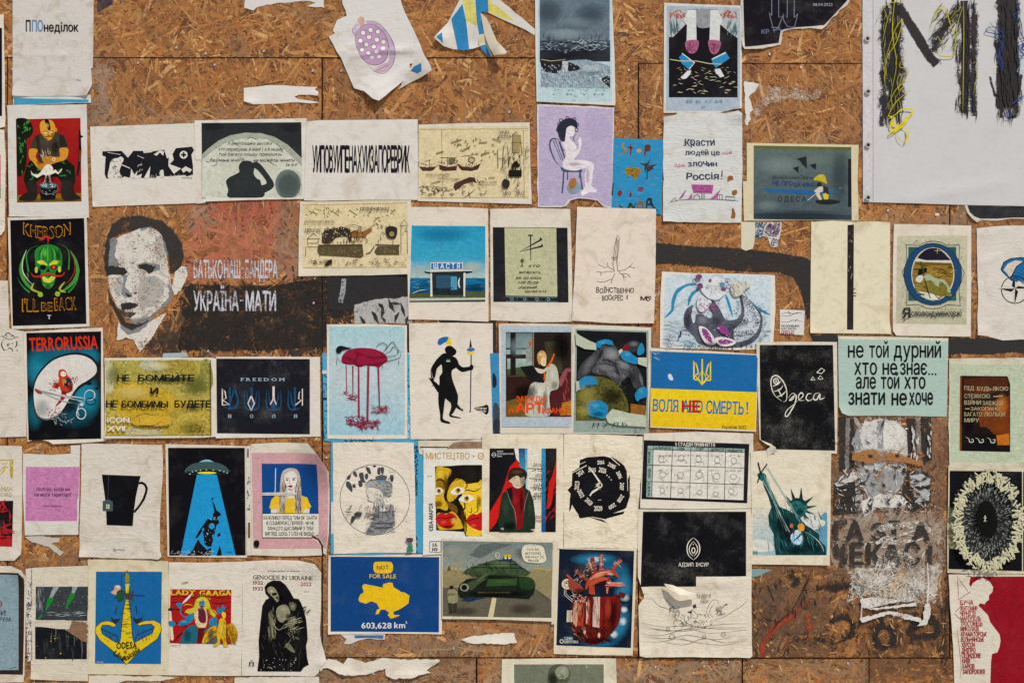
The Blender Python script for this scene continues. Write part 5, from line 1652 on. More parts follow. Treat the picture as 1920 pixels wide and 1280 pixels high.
ART.append("""
= poster|pale poster with a small dark ink sketch of a drooping face, left edge|-60,526 15,526 18,616 46,621 49,720 50,818 -60,821|wr=1 paper=cfc7bc st=.7
+ ink_sketch
C 26262c 1.6 0,632 8,630 14,624 20,626 28,632 38,632
C 26262c 1.2 2,628 10,634 20,636 36,630
C 26262c 2 6,638 3,646 8,656 12,655
C 26262c 2 31,638 32,646 28,652
C 3a4a5a 2 14,656 18,652 24,656 22,660
H 26262c*1 1.2 14 4 628 34 658 6 30 80
= poster|TERRORUSSIA poster with nesting doll and surgical clamp on a white dish|44,622 120,617 193,614 194,670 196,822 201,826 150,830 100,832 92,827 70,822 52,828 48,730|wr=.4 paper=d5cdc0 curl=80,832,60,16,5
+ print_ground
K 50 621 190 825
P 0d0e14>0b0d12*7 49,624 190,620 190,822 54,826
G 1c86a4 .9 74 690 30 46
G 1c86a4 .9 166 668 26 22
G 1c86a4 1 160 745 34 46
G 157088 .8 120 668 66 26
G 146a80 .8 66 770 18 40
G 0f5468 .6 140 780 44 26
+ title
T c2301c 56 658 128 24 B:r-2|TERRORUSSIA
+ dish
S 15181c 62,750 64,718 75,695 98,673 123,663 148,661 172,668 185,686 184,703 169,716 150,728 135,747 120,773 104,785 84,789 67,779
S cdc8c2>d3cfca~.02*1 64,748 66,720 77,698 98,677 123,667 148,665 169,672 181,686 180,700 166,712 147,724 132,745 117,769 103,780 85,784 70,775
C 8a9aa0 1 70,778 85,786 104,782 118,771
+ blood
S 9c1a1a 104,716 112,722 108,728 98,726
S 9c1a1a 116,734 124,736 124,744 112,757 104,762 114,746
H 9c1a1a*1 1.3 30 92 712 122 732 8 15 40
H 9c1a1a*1 1.3 14 134 706 146 722 5 60 60
H 9c1a1a*1 1.4 16 90 762 112 780 6 -50 30
S 8a3a3a 66,728 76,732 80,738 70,736
+ doll
S 5a120f 113,724 120,736 134,733 137,718 128,704 116,712
S b8321a 110,702 112,694 118,692 124,695 127,703 133,710 136,722 132,732 124,734 116,729 111,718 112,710
E e8ded2 119.5 701 5.4 5
C c98a20 1.4 113,699 118,695 125,699
E 1a1410 117.5 701 .9 .9
E 1a1410 122 701 .9 .9
S 1f2a4a 117,714 128,708 134,714 132,722 124,724
H d6a628*1 1.6 8 119 712 132 722 6 80 16
+ surgical_clamp
C 3b4a50 2.4 71,731 100,738 130,745 152,757
C b9bfc0 2 70,729 100,737 125,744 152,752 158,757
C 9aa2a4 2 72,730 100,744 125,753 150,757
C c9cfd0 1.6 108,738 130,742 150,745 160,747
C c9cfd0 1.8 158,757 160,738 168,731 177,735 178,744 172,749 160,749
C c9cfd0 1.8 150,757 146,770 150,780
O c9cfd0 1.8 153 775 8.6 10
O 0e2a34 1.4 171 752 9 6
E c9cfd0 154 758 3.4 3
C 1a2a30 2 132,760 146,770
+ bag
H 8b9498*1 1.6 22 98 772 140 796 9 20 60
+ dish_shading
G 8f9498 .5 80 765 18 22
G f0ece4 .5 150 690 24 20
G f0ece4 .4 90 720 16 24
G 15181c .6 136 760 10 20 40
G e8a030 .5 120 714 5 7
G 2a0a0a .5 132 724 7 12 -30
= paper_scrap|small folded pale blue corner of a poster over the yellow painted canvas poster|306,662 350,661 352,669 304,671|cat=scrap paper=9eb1bb j=.6
= poster|yellow-green painted canvas poster НЕ БОМБИТЕ И НЕ БОМБИМЫ БУДЕТЕ, icon XVII|197,671 300,670 398,670 406,672 405,818 380,820 197,822|wr=.2 paper=d6cfc0
+ canvas
P a39a4c>b59c3e~.22*2 198.5,675 395,675 397,816 198.5,817
S b9b58c~.2 200,676 215,690 212,730 200,735
S b3b09c~.15 268,678 285,676 308,684 305,694 280,694 262,688
S 8a8440~.3 380,676 395,680 396,730 340,736 345,720 370,712
S bd9d2c~.2 218,726 250,716 320,736 330,760 300,790 230,780
S 9c8a3a~.2 330,700 360,704 370,700 360,676 310,676 300,690
S b7ac84~.12 246,800 280,806 300,802 300,816 240,816
H 6f6a24*1 1.2 260 200 677 395 815 3 80 80
H d8cf9c*1 1 150 200 677 395 815 4 70 80
L 2a2a1c 1.2 396,675 397,816
L 2a2a1c 1 199,816 396,815.5
+ paint_tones
G d8c878 .6 250 735 40 16
G 6a6a2a .6 215 700 16 20
G 5f6428 .6 370 720 24 24
G ddd2a0 .7 300 686 24 10
G d8b43a .6 330 760 30 16
G 6f6a28 .6 360 800 30 14
G 17181a .8 330 711 44 6
G 23241c .5 365 761 30 8
+ lettering
T 15171a 222 714 22 11 B|НЕ
T 15171a 261 714 104 11 B|БОМБИТЕ
T 15171a 284 738 14 11 B|И
T 15171a 201 763 20 12 B|НЕ
T 15171a 230 763 86 11 B|БОМБИМЫ
T 15171a 329 763 67 12 B|БУДЕТЕ
+ white_lettering
T d5d4cf 203 791 41 9 B|iCON
T d5d4cf 204 807 32 9 B|XVII
+ icon_figure
S c7a034~.05 247,788 258,780 270,776 290,778 310,780 320,779 320,794 308,797 296,798 272,796 256,797
C 3a2c14 1 247,790 256,782 270,776 290,778 298,777
C 3a2c14 1 248,798 260,795 272,798 292,796 304,790 318,797
C 3a2c14 .9 262,780 264,794
C 3a2c14 .9 296,790 302,804 296,806
+ scribble
H 1c2416*1 1.2 34 358 790 395 810 5 -40 30
= poster|black FREEDOM poster with tridents and a line of white ВОЛЯ letters|405,669 500,668 600,669 601,818 500,820 405,821|wr=.5 paper=d4cec4 ridge=584,668,598,680,6,2/590,700,592,810,6,1.4
+ black_print
P 191a22~.04*9 405.5,672 581,673 581,814 407,812
+ trident
C 1b4a6e 3.4 432,756 436,740 440,730 446,752 438,762
L 1b4a6e 4 431,726 431,768
C 1b4a6e 3 443,730 446,758 434,766 420,762
+ trident
L 1b4a6e 4 472,726 472,768
C 1b4a6e 3 459,730 459,762 472,768 485,762 485,730
C 1b4a6e 3 462,732 466,756 472,764 478,756 482,732
+ trident
L 1b4a6e 4 513,742 513,768
C 1b4a6e 3 500,730 500,762 513,768 526,762 526,730
C 1b4a6e 3 503,732 507,756 513,764 519,756 523,732
+ trident
L 1b4a6e 4 553,726 553,768
C 1b4a6e 3 541,730 541,762 553,768 562,764
C 1b4a6e 3 544,732 548,756 553,764
+ trident_letter
L d6c9c6*1 2.2 417,759 417,728 422,734 424,746 418,750 430,758 417,759
+ trident_letter
L d6c9c6*1 2.2 471,742 465,756 471,769 477,756 471,742
+ trident_letter
L d6c9c6*1 2.2 507,758 512,748 512,724 514,724 514,748 518,758
+ trident_letter
L d6c9c6*1 2.2 567,760 567,728 561,736 560,747 565,750 554,759
+ lettering
T 9fb6c6*1 452 714 81 5.6 sw|FREEDOM
T 9fb6c6*1 428 783 6 6 s|В
T 9fb6c6*1 469 783 6 6 s|О
T 9fb6c6*1 510 783 6 6 s|Л
T 9fb6c6*1 551 783 6 6 s|Я
= poster|cyan comic poster mostly hidden under the bleeding-cloud poster and the knight poster|604,662 700,658 774,655 778,828 700,832 608,826|paper=3f9fc4 wr=.6 st=.2
+ comic_print
R cfcac2 604 694 613 700
R cfcac2 764 650 773 664
R 15303c 604 745 613 750
H 15303c*1 1.8 30 605 700 613 824 6 80 50
H 123a58*1 2 12 764 690 774 760 6 80 40
R 2a1b18 764 606 773 661
H cfd8dc*1 2 16 764 760 774 820 6 80 50
= poster|cyan comic poster edge running between the round drawing and the МИСТЕЦТВО poster|620,823 760,826 800,824 795,1036 700,1040 620,1038|paper=3c97bd wr=.6 st=.2
+ comic_print
H 15303c*1 1.6 24 640 824 700 830 12 30 70
R cfcac2 621 940 627 1000
H 0f2c3c*1 2 30 777 835 783 895 6 80 40
T 15181c 783 928 34 4 B:r-90|НАТЮРМОРТ
H 15181c*1 1.4 14 779 1000 784 1036 6 80 30
= poster|pale blue poster of a lying outlined figure bleeding a crimson cloud with rooted drips|613,608 700,607 763,610 764,822 690,823 614,822|paper=dad2c4 wr=.3 st=.3
+ pale_blue_ground
P 9fc3cc>b3c2c6~.03*1 617,612 759,612 759,700 617,700
P b3c2c6>96bdcc~.03*1 617,700 759,700 759,815 617,815
+ crimson_cloud
S 8e1738 641,669 650,658 664,653 685,652 705,655 722,664 727,676 718,683 710,690 703,687 690,686 684,685 678,688 670,688 664,684 652,683 642,680
+ drip
P 8a2c44 648,684 650,684 651,735 649,735
H 8a1838*1 1 16 644 733 654 741 8 25 70
+ drip
P 8a2c44 660,686 663,686 663,742 661,742
H 8a1838*1 1.1 26 652 740 670 750 10 10 60
+ drip
P 8a2c44 671,687 674,687 675,784 671,784
H 8a1838*1 1.3 50 650 780 684 798 13 20 60
+ drip
P 8a2c44 689,687 693,687 691,790 687,790
H 8a1838*1 1.3 60 672 788 712 804 14 10 60
+ drip
P 8a2c44 708,688 711,688 713,764 711,764
H 8a1838*1 1.2 40 698 760 728 774 12 15 50
+ outlined_figure
S 16151a 632,661 631,653 638,648 648,650 660,653 650,655 642,657 638,662
C 1b1418 1.2 632,662 634,672 642,678 660,682 690,684 720,679 745,672 751,668 752,657
C 1b1418 1.2 641,669 650,670 662,674 668,680
C 1b1418 1.2 664,654 672,662 668,672 668,682
C 1b1418 1.2 658,660 680,664 700,670 720,668 740,667 751,656
C 1b1418 1.2 704,654 710,646 718,643 726,648 722,656 716,662
C 1b1418 1.2 722,658 732,644 737,641 742,648 746,651
C 1b1418 1.2 746,658 748,656 738,650 732,658 720,664
C 1b1418 1.2 745,655 747,663
L 4a5560 .8 632,672 632,684
L 4a5560 .8 748,674 748,684
L 4a5560 .8 718,682 717,690
= poster|torn framed poster whose brown core shows above the yellow faces of the МИСТЕЦТВО poster|784,826 850,825 906,824 906,860 830,865 786,850|paper=d0c5b0 j=.8 st=1
+ torn_core
P 8d705a~.3 838,841 850,832 868,828 906,830 906,840
L 3a2a20 1 838,841 850,831 868,827 906,829
L 16202a 2 787,838 840,838
= poster|white poster of a black knight silhouette with blue-yellow plume and tall spear|767,606 850,605 924,606 924,700 925,820 900,823 770,823 768,700|paper=d9d0c3 wr=.8 st=.5 ridge=768,661,800,664,5,1.2/768,736,800,742,5,1.4/890,725,924,722,5,1.2
+ plume
S 1f62a4 821,639 825,634 836,631 843,634 838,640 832,643 826,647 821,645
S e0c51c 842,633 846,637 847,643 845,648 841,645 836,643 839,638
+ knight
S 121113 834,655 838,649 845,648 851,652 856,658 853,665 846,667 838,664
S 121113 822,670 832,662 842,664 850,668 856,672 860,682 854,690 848,694 847,704 850,716 856,732 859,744 857,760 850,774 847,778 862,782 864,784 853,783 842,779 846,762 842,746 838,738 834,752 832,770 831,785 842,790 844,794 834,793 826,789 825,776 822,756 822,735 824,716 824,706 829,698 828,684 824,686 819,692 816,706 812,714 808,706 808,692 814,680
S 121113 852,674 860,682 868,688 882,687 887,689 886,693 878,695 866,697 856,690 850,682
E 121113 884 688 4 5
P 121113 803,707 810,710 830,728 869,768 868,771 858,766 820,734
P 121113 808,726 816,716 820,718
C d9d0c3 1 858,758 864,764 867,768
C c9c4ba .8 809,696 811,706 816,712
+ chest_flag
P 2a6fb4 837,673 844,673 844,676 837,676
P e0c51c 837,676 844,676 844,678 837,678
+ spear
L 121113 1.8 883.5,664 883,700 882,772
P 121113 882,634 885,650 880,652
E 121113 881 771 1.4 1.4
+ spear_ribbon
S e0c51c 877,659 884,655 889,659 887,664 880,665 876,662
S 2a6fb4 875,655 880,652 888,652 890,656 884,659 878,658
+ stamp
S 16151a 890,764 900,762 908,760 912,758 916,762 916,772 912,777 908,774 900,770 892,768
T d9d0c3 892 767 20 3 B|ШТИРОН
T d9d0c3 899 772 12 3 B|ТЕАМ
= paper_scrap|blue and grey poster edge visible between the knight and the window seat posters|919,662 938,662 939,730 940,811 924,812 922,730|cat=scrap paper=2f83b4 st=.2
+ dark_shapes
S 20242c 924,700 930,706 931,722 924,726
S 3a4450 925,760 932,756 937,770 934,800 926,806
S 2c343c 925,790 936,784 936,811 926,811
= poster|poster ЗАВЖДИ пАРТизань! of a pale seated woman with a drawing board at a window|935,607 1000,606 1073,608 1073,812 938,812 936,700|wr=.3 paper=d2cab8 st=.6
+ border
P a9b6c0~.04*1 940,611 1072,611 1072,800 940,800
L 6b7076 1 940,800 1070,801
+ painting
K 948.5 622.5 1071 781
R 241d1a>2a1a14*4 948 622 1071 781
P 5d7478>9ab0ac~.06*1 949,624 998,624 998,664 949,664
P 9ab0ac>7a8a66~.06*1 951,672 998,672 998,700 951,700
P 3f4a2e~.1*1 951,692 998,684 998,703 951,703
P 1b1718 957,624 967,624 967,704 957,703
R 1b1718 949 652 1001 655
R 8a7a5c 999 623 1001 704
P 8a9088~.1*1 985,655 998,636 998,678 987,680
H 5a605c*1 .8 16 987 642 998 678 5 88 6
P 4a3a2a~.1 949,704 1000,702 1004,720 949,724
P 2f1a16~.1 949,706 1000,706 1020,716 1020,736 949,740
P 6a5220~.1 949,752 990,740 1010,760 1010,781 949,781
P 3a3524~.1 1020,640 1048,640 1056,700 1030,700
S 4c1a1e~.1 1048,710 1056,700 1064,690 1071,690 1071,780 1040,780 1030,750
S 8a4a50~.08 1048,716 1054,700 1062,690 1071,692 1071,696 1064,698 1058,712 1052,724
H 9a4a48*1 1.2 14 1056 700 1070 760 16 80 20
P a8701c~.2 1054,755 1071,750 1071,778 1050,778
+ seated_figure
S c9bfa4 1036,684 1028,692 1016,700 1004,695 998,688 1012,691 1020,692 1028,684
S b3b3a2~.04 1028,684 1036,682 1044,690 1048,712 1046,728 1032,734 1030,752 1032,770 1026,780 990,780 984,768 988,744 994,722 1004,716 1020,716 1024,700
H d6d6c6*1 1 34 992 722 1032 774 16 78 20
H 8c8c78*1 1 20 996 724 1032 778 14 80 20
S caa06c 1007,668 1010,660 1017,657 1023,662 1025,672 1022,680 1014,682 1009,678
S d9c7a0 1018,668 1024,676 1022,686 1014,682
S b98a44 1007,668 1012,658 1020,658 1014,668 1012,684 1008,676
+ picture_shading
G e8e8da .7 1012 736 12 24 20
G e0e0d2 .6 1036 702 8 16
G 4a4a3e .6 1022 752 6 24
G 6e6e5c .5 1040 722 8 10
G f0dcae .7 1014 664 6 5
G e8cfae .6 1019 678 4 5
G 090807 .8 1052 650 20 34
G 090807 .7 985 735 26 18
G b07a28 .5 968 765 18 12
G 8a9aa0 .5 970 650 20 20
+ drawing_board
P 15161b 976,687 1000,686 1021,717 1008,716 990,708
+ orange_rifle
P dc5a1c*1 1024,686 1030,680 1036,668 1038,662 1040,664 1037,674 1031,684 1026,688
P dc5a1c*1 1020,697 1023,700 1024,710 1019,713
P dc5a1c*1 993,640 996,636 998,644 995,648
K
+ lettering
T de4a14*1 968 753 53 10 B|ЗАВЖДИ
T de4a14*1 954 774 8 9 B|п
T de4a14*1 967 773 52 17 B|АРТ
T de4a14*1 1017 774 41 9 B|ИЗАНЬ
L de4a14*1 3.4 1063,761 1062,771
E de4a14*1 1062 774 1.8 1.6
= poster|poster НУЛЬ of a grey bare torso handled by blue surgical gloves|1073,608 1140,610 1221,614 1220,700 1215,814 1140,813 1073,812|paper=d2ccbf wr=.4 st=.6
+ pale_border
P 8c9c94~.05*2 1079,616 1216,620 1215,813 1075,810
+ painting
K 1080 619 1213 790
P 16171a*5 1081.6,619 1212,623 1213,742 1210,779 1079.6,788
S 4b4c50~.06 1118,654 1132,642 1150,646 1162,660 1176,672 1192,684 1200,708 1194,728 1186,720 1178,706 1166,716 1160,724 1140,706 1116,700 1110,694 1118,680
S 3e4044~.06 1118,654 1110,664 1094,678 1084,696 1084,712 1098,706 1112,688 1122,668
S 5d5f63~.06 1132,656 1144,650 1156,660 1158,676 1144,682 1134,674
S 55575b~.06 1156,678 1170,676 1178,686 1172,698 1158,696
S 3a3c40~.06 1186,690 1196,690 1206,712 1200,730 1192,728
H 83858a*1 1 46 1120 655 1180 712 9 30 50
H 1d1e21*1 1 40 1120 655 1190 720 8 40 50
E 2a2a2c 1142 672.6 1.8 1.6
S 34363a~.1 1170,650 1180,640 1192,638 1200,644 1196,656 1184,660
S 7a1a20~.1 1166,656 1172,646 1178,648 1178,658 1170,662
S cbb9a8~.1 1160,658 1166,654 1168,664 1162,664
P 5a5626~.3*4 1104,704 1130,706 1150,714 1166,730 1176,750 1180,770 1150,784 1140,788 1080,787 1080,736 1098,730
H 35391a*1 1.6 150 1084 708 1172 784 5 50 80
H 8a7f34*1 1.2 60 1082 720 1120 784 5 50 80
P 8a5a24~.2 1182,756 1210,760 1210,777 1182,774
K 1078 617 1214 812
+ sleeve
P b3baa6 1078,622 1086,628 1104,638 1118,644 1118,656 1096,654 1080,646
+ sleeve
P b3baa6 1196,670 1213,670 1213,688 1196,682
+ sleeve
P b3baa6 1080,714 1088,714 1090,728 1080,734
+ sleeve
P b3baa6 1135,780 1148,766 1180,774 1211,778 1212,800 1160,797 1140,792
+ glove
S 1d80ae 1117,648 1120,640 1134,636 1146,638 1150,646 1142,646 1132,644 1124,652
+ glove
S 1d80ae 1163,664 1168,658 1178,658 1188,666 1196,672 1194,682 1182,680 1168,674
S 1d80ae 1194,660 1202,642 1208,654 1206,662 1198,666
+ glove
S 1d80ae 1086,714 1096,706 1110,705 1119,712 1118,720 1106,722 1096,728 1088,730
+ glove
S 1d80ae 1099,762 1104,750 1120,750 1134,754 1140,766 1134,784 1120,782 1104,778
H 0f5880*1 1 14 1102 752 1134 782 9 30 50
+ glove
S 1d80ae 1190,740 1196,730 1206,724 1213,730 1213,742 1200,748 1194,752
+ lettering
T 27504a 1112 798 64 6 w|НУЛЬ
H 3a3a3c*1 1 6 1190 800 1200 812 6 60 30
+ body_shading
G 9a9ca0 .75 1146 664 16 13
G 8d8f93 .7 1168 684 16 9 20
G 85878b .6 1136 690 20 8 10
G 7a7c80 .6 1150 702 18 7 20
G 77797d .6 1104 682 8 22 35
G 6a6c70 .5 1098 696 12 6 -40
G 0d0d10 .8 1148 679 18 3 20
G 0d0d10 .7 1158 696 3 14 -20
G 0d0d10 .7 1126 664 4 14 20
G 0d0d10 .6 1184 708 10 14
G 8a8c90 .5 1202 712 4 16 -15
G 8a8c90 .5 1188 645 10 6
G a39a4c .6 1100 740 22 26
G 14130c .7 1148 742 24 20
G b8ad55 .5 1094 770 16 14
G 5ab8e0 .6 1130 642 8 4
G 5ab8e0 .6 1176 664 9 5
G 5ab8e0 .6 1116 760 10 6
G 0a4a6a .6 1122 776 14 6
G 0a4a6a .5 1104 724 10 5
G 5ab8e0 .5 1202 732 6 6
G e8ecdc .6 1160 786 20 6
= poster|blue and yellow flag poster with trident ВОЛЯ НЕ СМЕРТЬ!, Україна 2022|1220,652 1320,657 1421,664 1420,740 1417,809 1320,805 1219,801|paper=d5cdbd wr=.3 st=.5
+ blue_field
P 1a64a0*3 1221,658 1420,665.5 1419,735 1220,727.5
S c3cdd2 1252,704 1256,700 1260,704 1262,712 1256,712
H aab9c4*1 1 10 1222 660 1240 674 7 20 20
+ yellow_field
P e2c51e>dcb61a*1 1220,727.5 1419,735 1416,805.5 1220,799
+ trident
L e2c51e*0 3 1316.5,673 1316.5,716
L e2c51e*0 2.6 1301,711 1301,676 1305,682 1308,692 1309,700 1303,704 1309,711
L e2c51e*0 2.6 1332,713 1332,677 1328,683 1325,693 1324,701 1329,705 1324,712
L e2c51e*0 2.4 1301,711 1310,712 1316,721 1324,712 1332,713
C e2c51e*0 2 1316,694 1310,706 1310,712 1318,718 1323,710
C e2c51e*0 2 1316,694 1323,706 1322,713 1315,717 1310,709
+ lettering
T 2272ae*0 1224 770 47 21 bs:r2|ВОЛЯ
T 2272ae*0 1279 772 38 21 bs:r2|АБО
T 2272ae*0 1324 774 70 22 bs:r2|СМЕРТЬ
P 2272ae*0 1399,753 1403,753 1402,769 1400,769
E 2272ae*0 1401 774 2 2
T 23242c*0 1353 803 46 6 :r1|Україна 2022
+ red_lettering
T b01c24*0 1279 771 16 19 B|Н
T b01c24*0 1299 772 14 20 B|Е
= poster|black poster with white script Одеса and a swaddled baby as its first letter|1418,641 1500,640 1569,641 1570,760 1569,850 1500,848 1452,846 1448,838 1436,832 1424,823 1421,740|paper=d3ccbb wr=.4 st=.7 j=.6 curl=1436,838,34,24,10
+ black_print
P 0f0f13*11 1424,646.5 1561.5,646.5 1566,844.5 1456,842 1446,832 1426,824
+ swaddled_baby
C ded9cd*1 2.4 1466,752 1452,740 1446,724 1446,710 1452,704 1460,706 1470,718 1475,734 1474,750 1468,753
O ded9cd*1 2 1455 714 4.6 5
E ded9cd*1 1455 714 1.8 2
C ded9cd*1 2 1448,724 1458,720 1464,714
C ded9cd*1 2 1450,734 1462,730 1468,722
C ded9cd*1 2 1456,744 1466,740 1474,732
C ded9cd*1 2 1458,728 1466,744
+ script
C ded9cd*1 2.2 1478,746 1484,738 1490,738 1486,748 1480,750 1492,740 1491,754 1484,768 1476,780 1472,778 1476,768 1488,758 1496,750
C ded9cd*1 2.2 1496,750 1502,746 1506,740 1502,736 1497,742 1499,750 1508,750
C ded9cd*1 2.2 1522,738 1515,738 1511,746 1516,751 1524,747
C ded9cd*1 2.2 1536,736 1528,738 1525,747 1531,749 1537,738 1537,748 1544,746 1546,744
+ bow
L ded9cd*1 1.6 1531,698 1540,690 1546,694 1540,700 1531,698
L ded9cd*1 1.4 1520,712 1524,706 1528,712 1520,712
L ded9cd*1 1.4 1533,710 1538,704 1543,710 1535,711
= poster|pale turquoise poster with black brush lettering НЕ ТОЙ ДУРНИЙ, ХТО НЕ ЗНАЄ|1571,630 1670,631 1778,634 1777,700 1775,781 1680,779 1590,779 1578,774 1573,762 1572,700|paper=a5bdb4 wr=.6 st=.3 curl=1574,779,36,26,10
+ ragged_margin
P cfcdb8 1571,630 1778,634 1778,640 1700,637 1640,637 1573,636
+ lettering
T 14161c*1 1590 670 29 28 b|не
T 14161c*1 1630 670 36 28 b|той
T 14161c*1 1676 670 88 28 b|дурний
T 14161c*1 1602 702 42 28 b|хто
T 14161c*1 1655 702 27 27 b|не
T 14161c*1 1688 702 50 27 b|знає
E 14161c*1 1742 701 1.8 1.8
E 14161c*1 1748 701 1.8 1.8
E 14161c*1 1754 701.4 1.8 1.8
T 14161c*1 1605 728 37 27 b|але
T 14161c*1 1652 728 34 27 b|той
T 14161c*1 1696 728 39 27 b|хто
T 14161c*1 1591 758 68 28 b|знати
T 14161c*1 1672 759 28 28 b|не
T 14161c*1 1705 758 44 28 b|хоче
= poster|pale green poster of a rusty plate inscribed ПІД БУДЬ-ЯКОЮ СТЕЖКОЮ ВІЙНИ|1779,672 1850,671 1990,671 1990,880 1850,880 1781,880 1778,800 1780,740|paper=cbc8b4 wr=.6 st=.8 j=.8
+ green_panel
P b3bda4~.03*1 1782,684 1990,682 1990,868 1782,866
+ rusty_plate
K 1799 704 1894 847
P 2b1712>14100f~.1*5 1800,704 1889,705 1894,720 1894,847 1799,845
P 6a3214~.25 1834,780 1846,764 1870,750 1892,742 1893,812 1870,820 1850,800 1838,800
P 4a2412~.2 1808,712 1840,706 1888,708 1890,730 1840,740 1806,740
P b0641c~.2 1868,816 1892,812 1893,834 1870,834
P 7a3a18 1800,704 1803,704 1803,845 1799,845
P 100e10 1803,812 1868,814 1868,844 1803,844
+ rust_tones
G c8742a .7 1878 760 14 26
G a85a1e .7 1850 772 18 14
G 8a4414 .7 1876 800 20 16
G 7a3c14 .6 1840 730 26 10
G 0c0907 .7 1815 790 14 30
+ inscription
T a39a78*1 1808 731 18 7 b|ПІД
T a39a78*1 1832 732 58 7 b|БУДЬ-ЯКОЮ
T a39a78*1 1808 746 48 7 b|СТЕЖКОЮ
T a39a78*1 1808 758 31 7 b|ВІЙНИ
T a39a78*1 1842 759 38 7 b|ЗАВЖДИ
T a39a78*1 1820 769 54 6 b|ЗАКОПАНО
T a39a78*1 1808 780 33 7 b|БАГАТО
T a39a78*1 1845 780 40 7 b|ЛЮЛЬОК
T a39a78*1 1808 791 27 7 b|МИРУ
L a39a78*1 2 1862,743 1880,742
L a39a78*1 2 1809,766 1818,766
+ pipe
C c9c8b8*1 1.6 1810,819 1816,822 1818,828 1824,828 1824,823 1820,824
+ pipe
C c9c8b8*1 1.6 1828,820 1834,823 1837,829 1843,828 1843,823 1839,825
+ pipe
C c9c8b8*1 1.6 1850,820 1856,823 1858,829 1864,829 1865,823 1860,825
""")
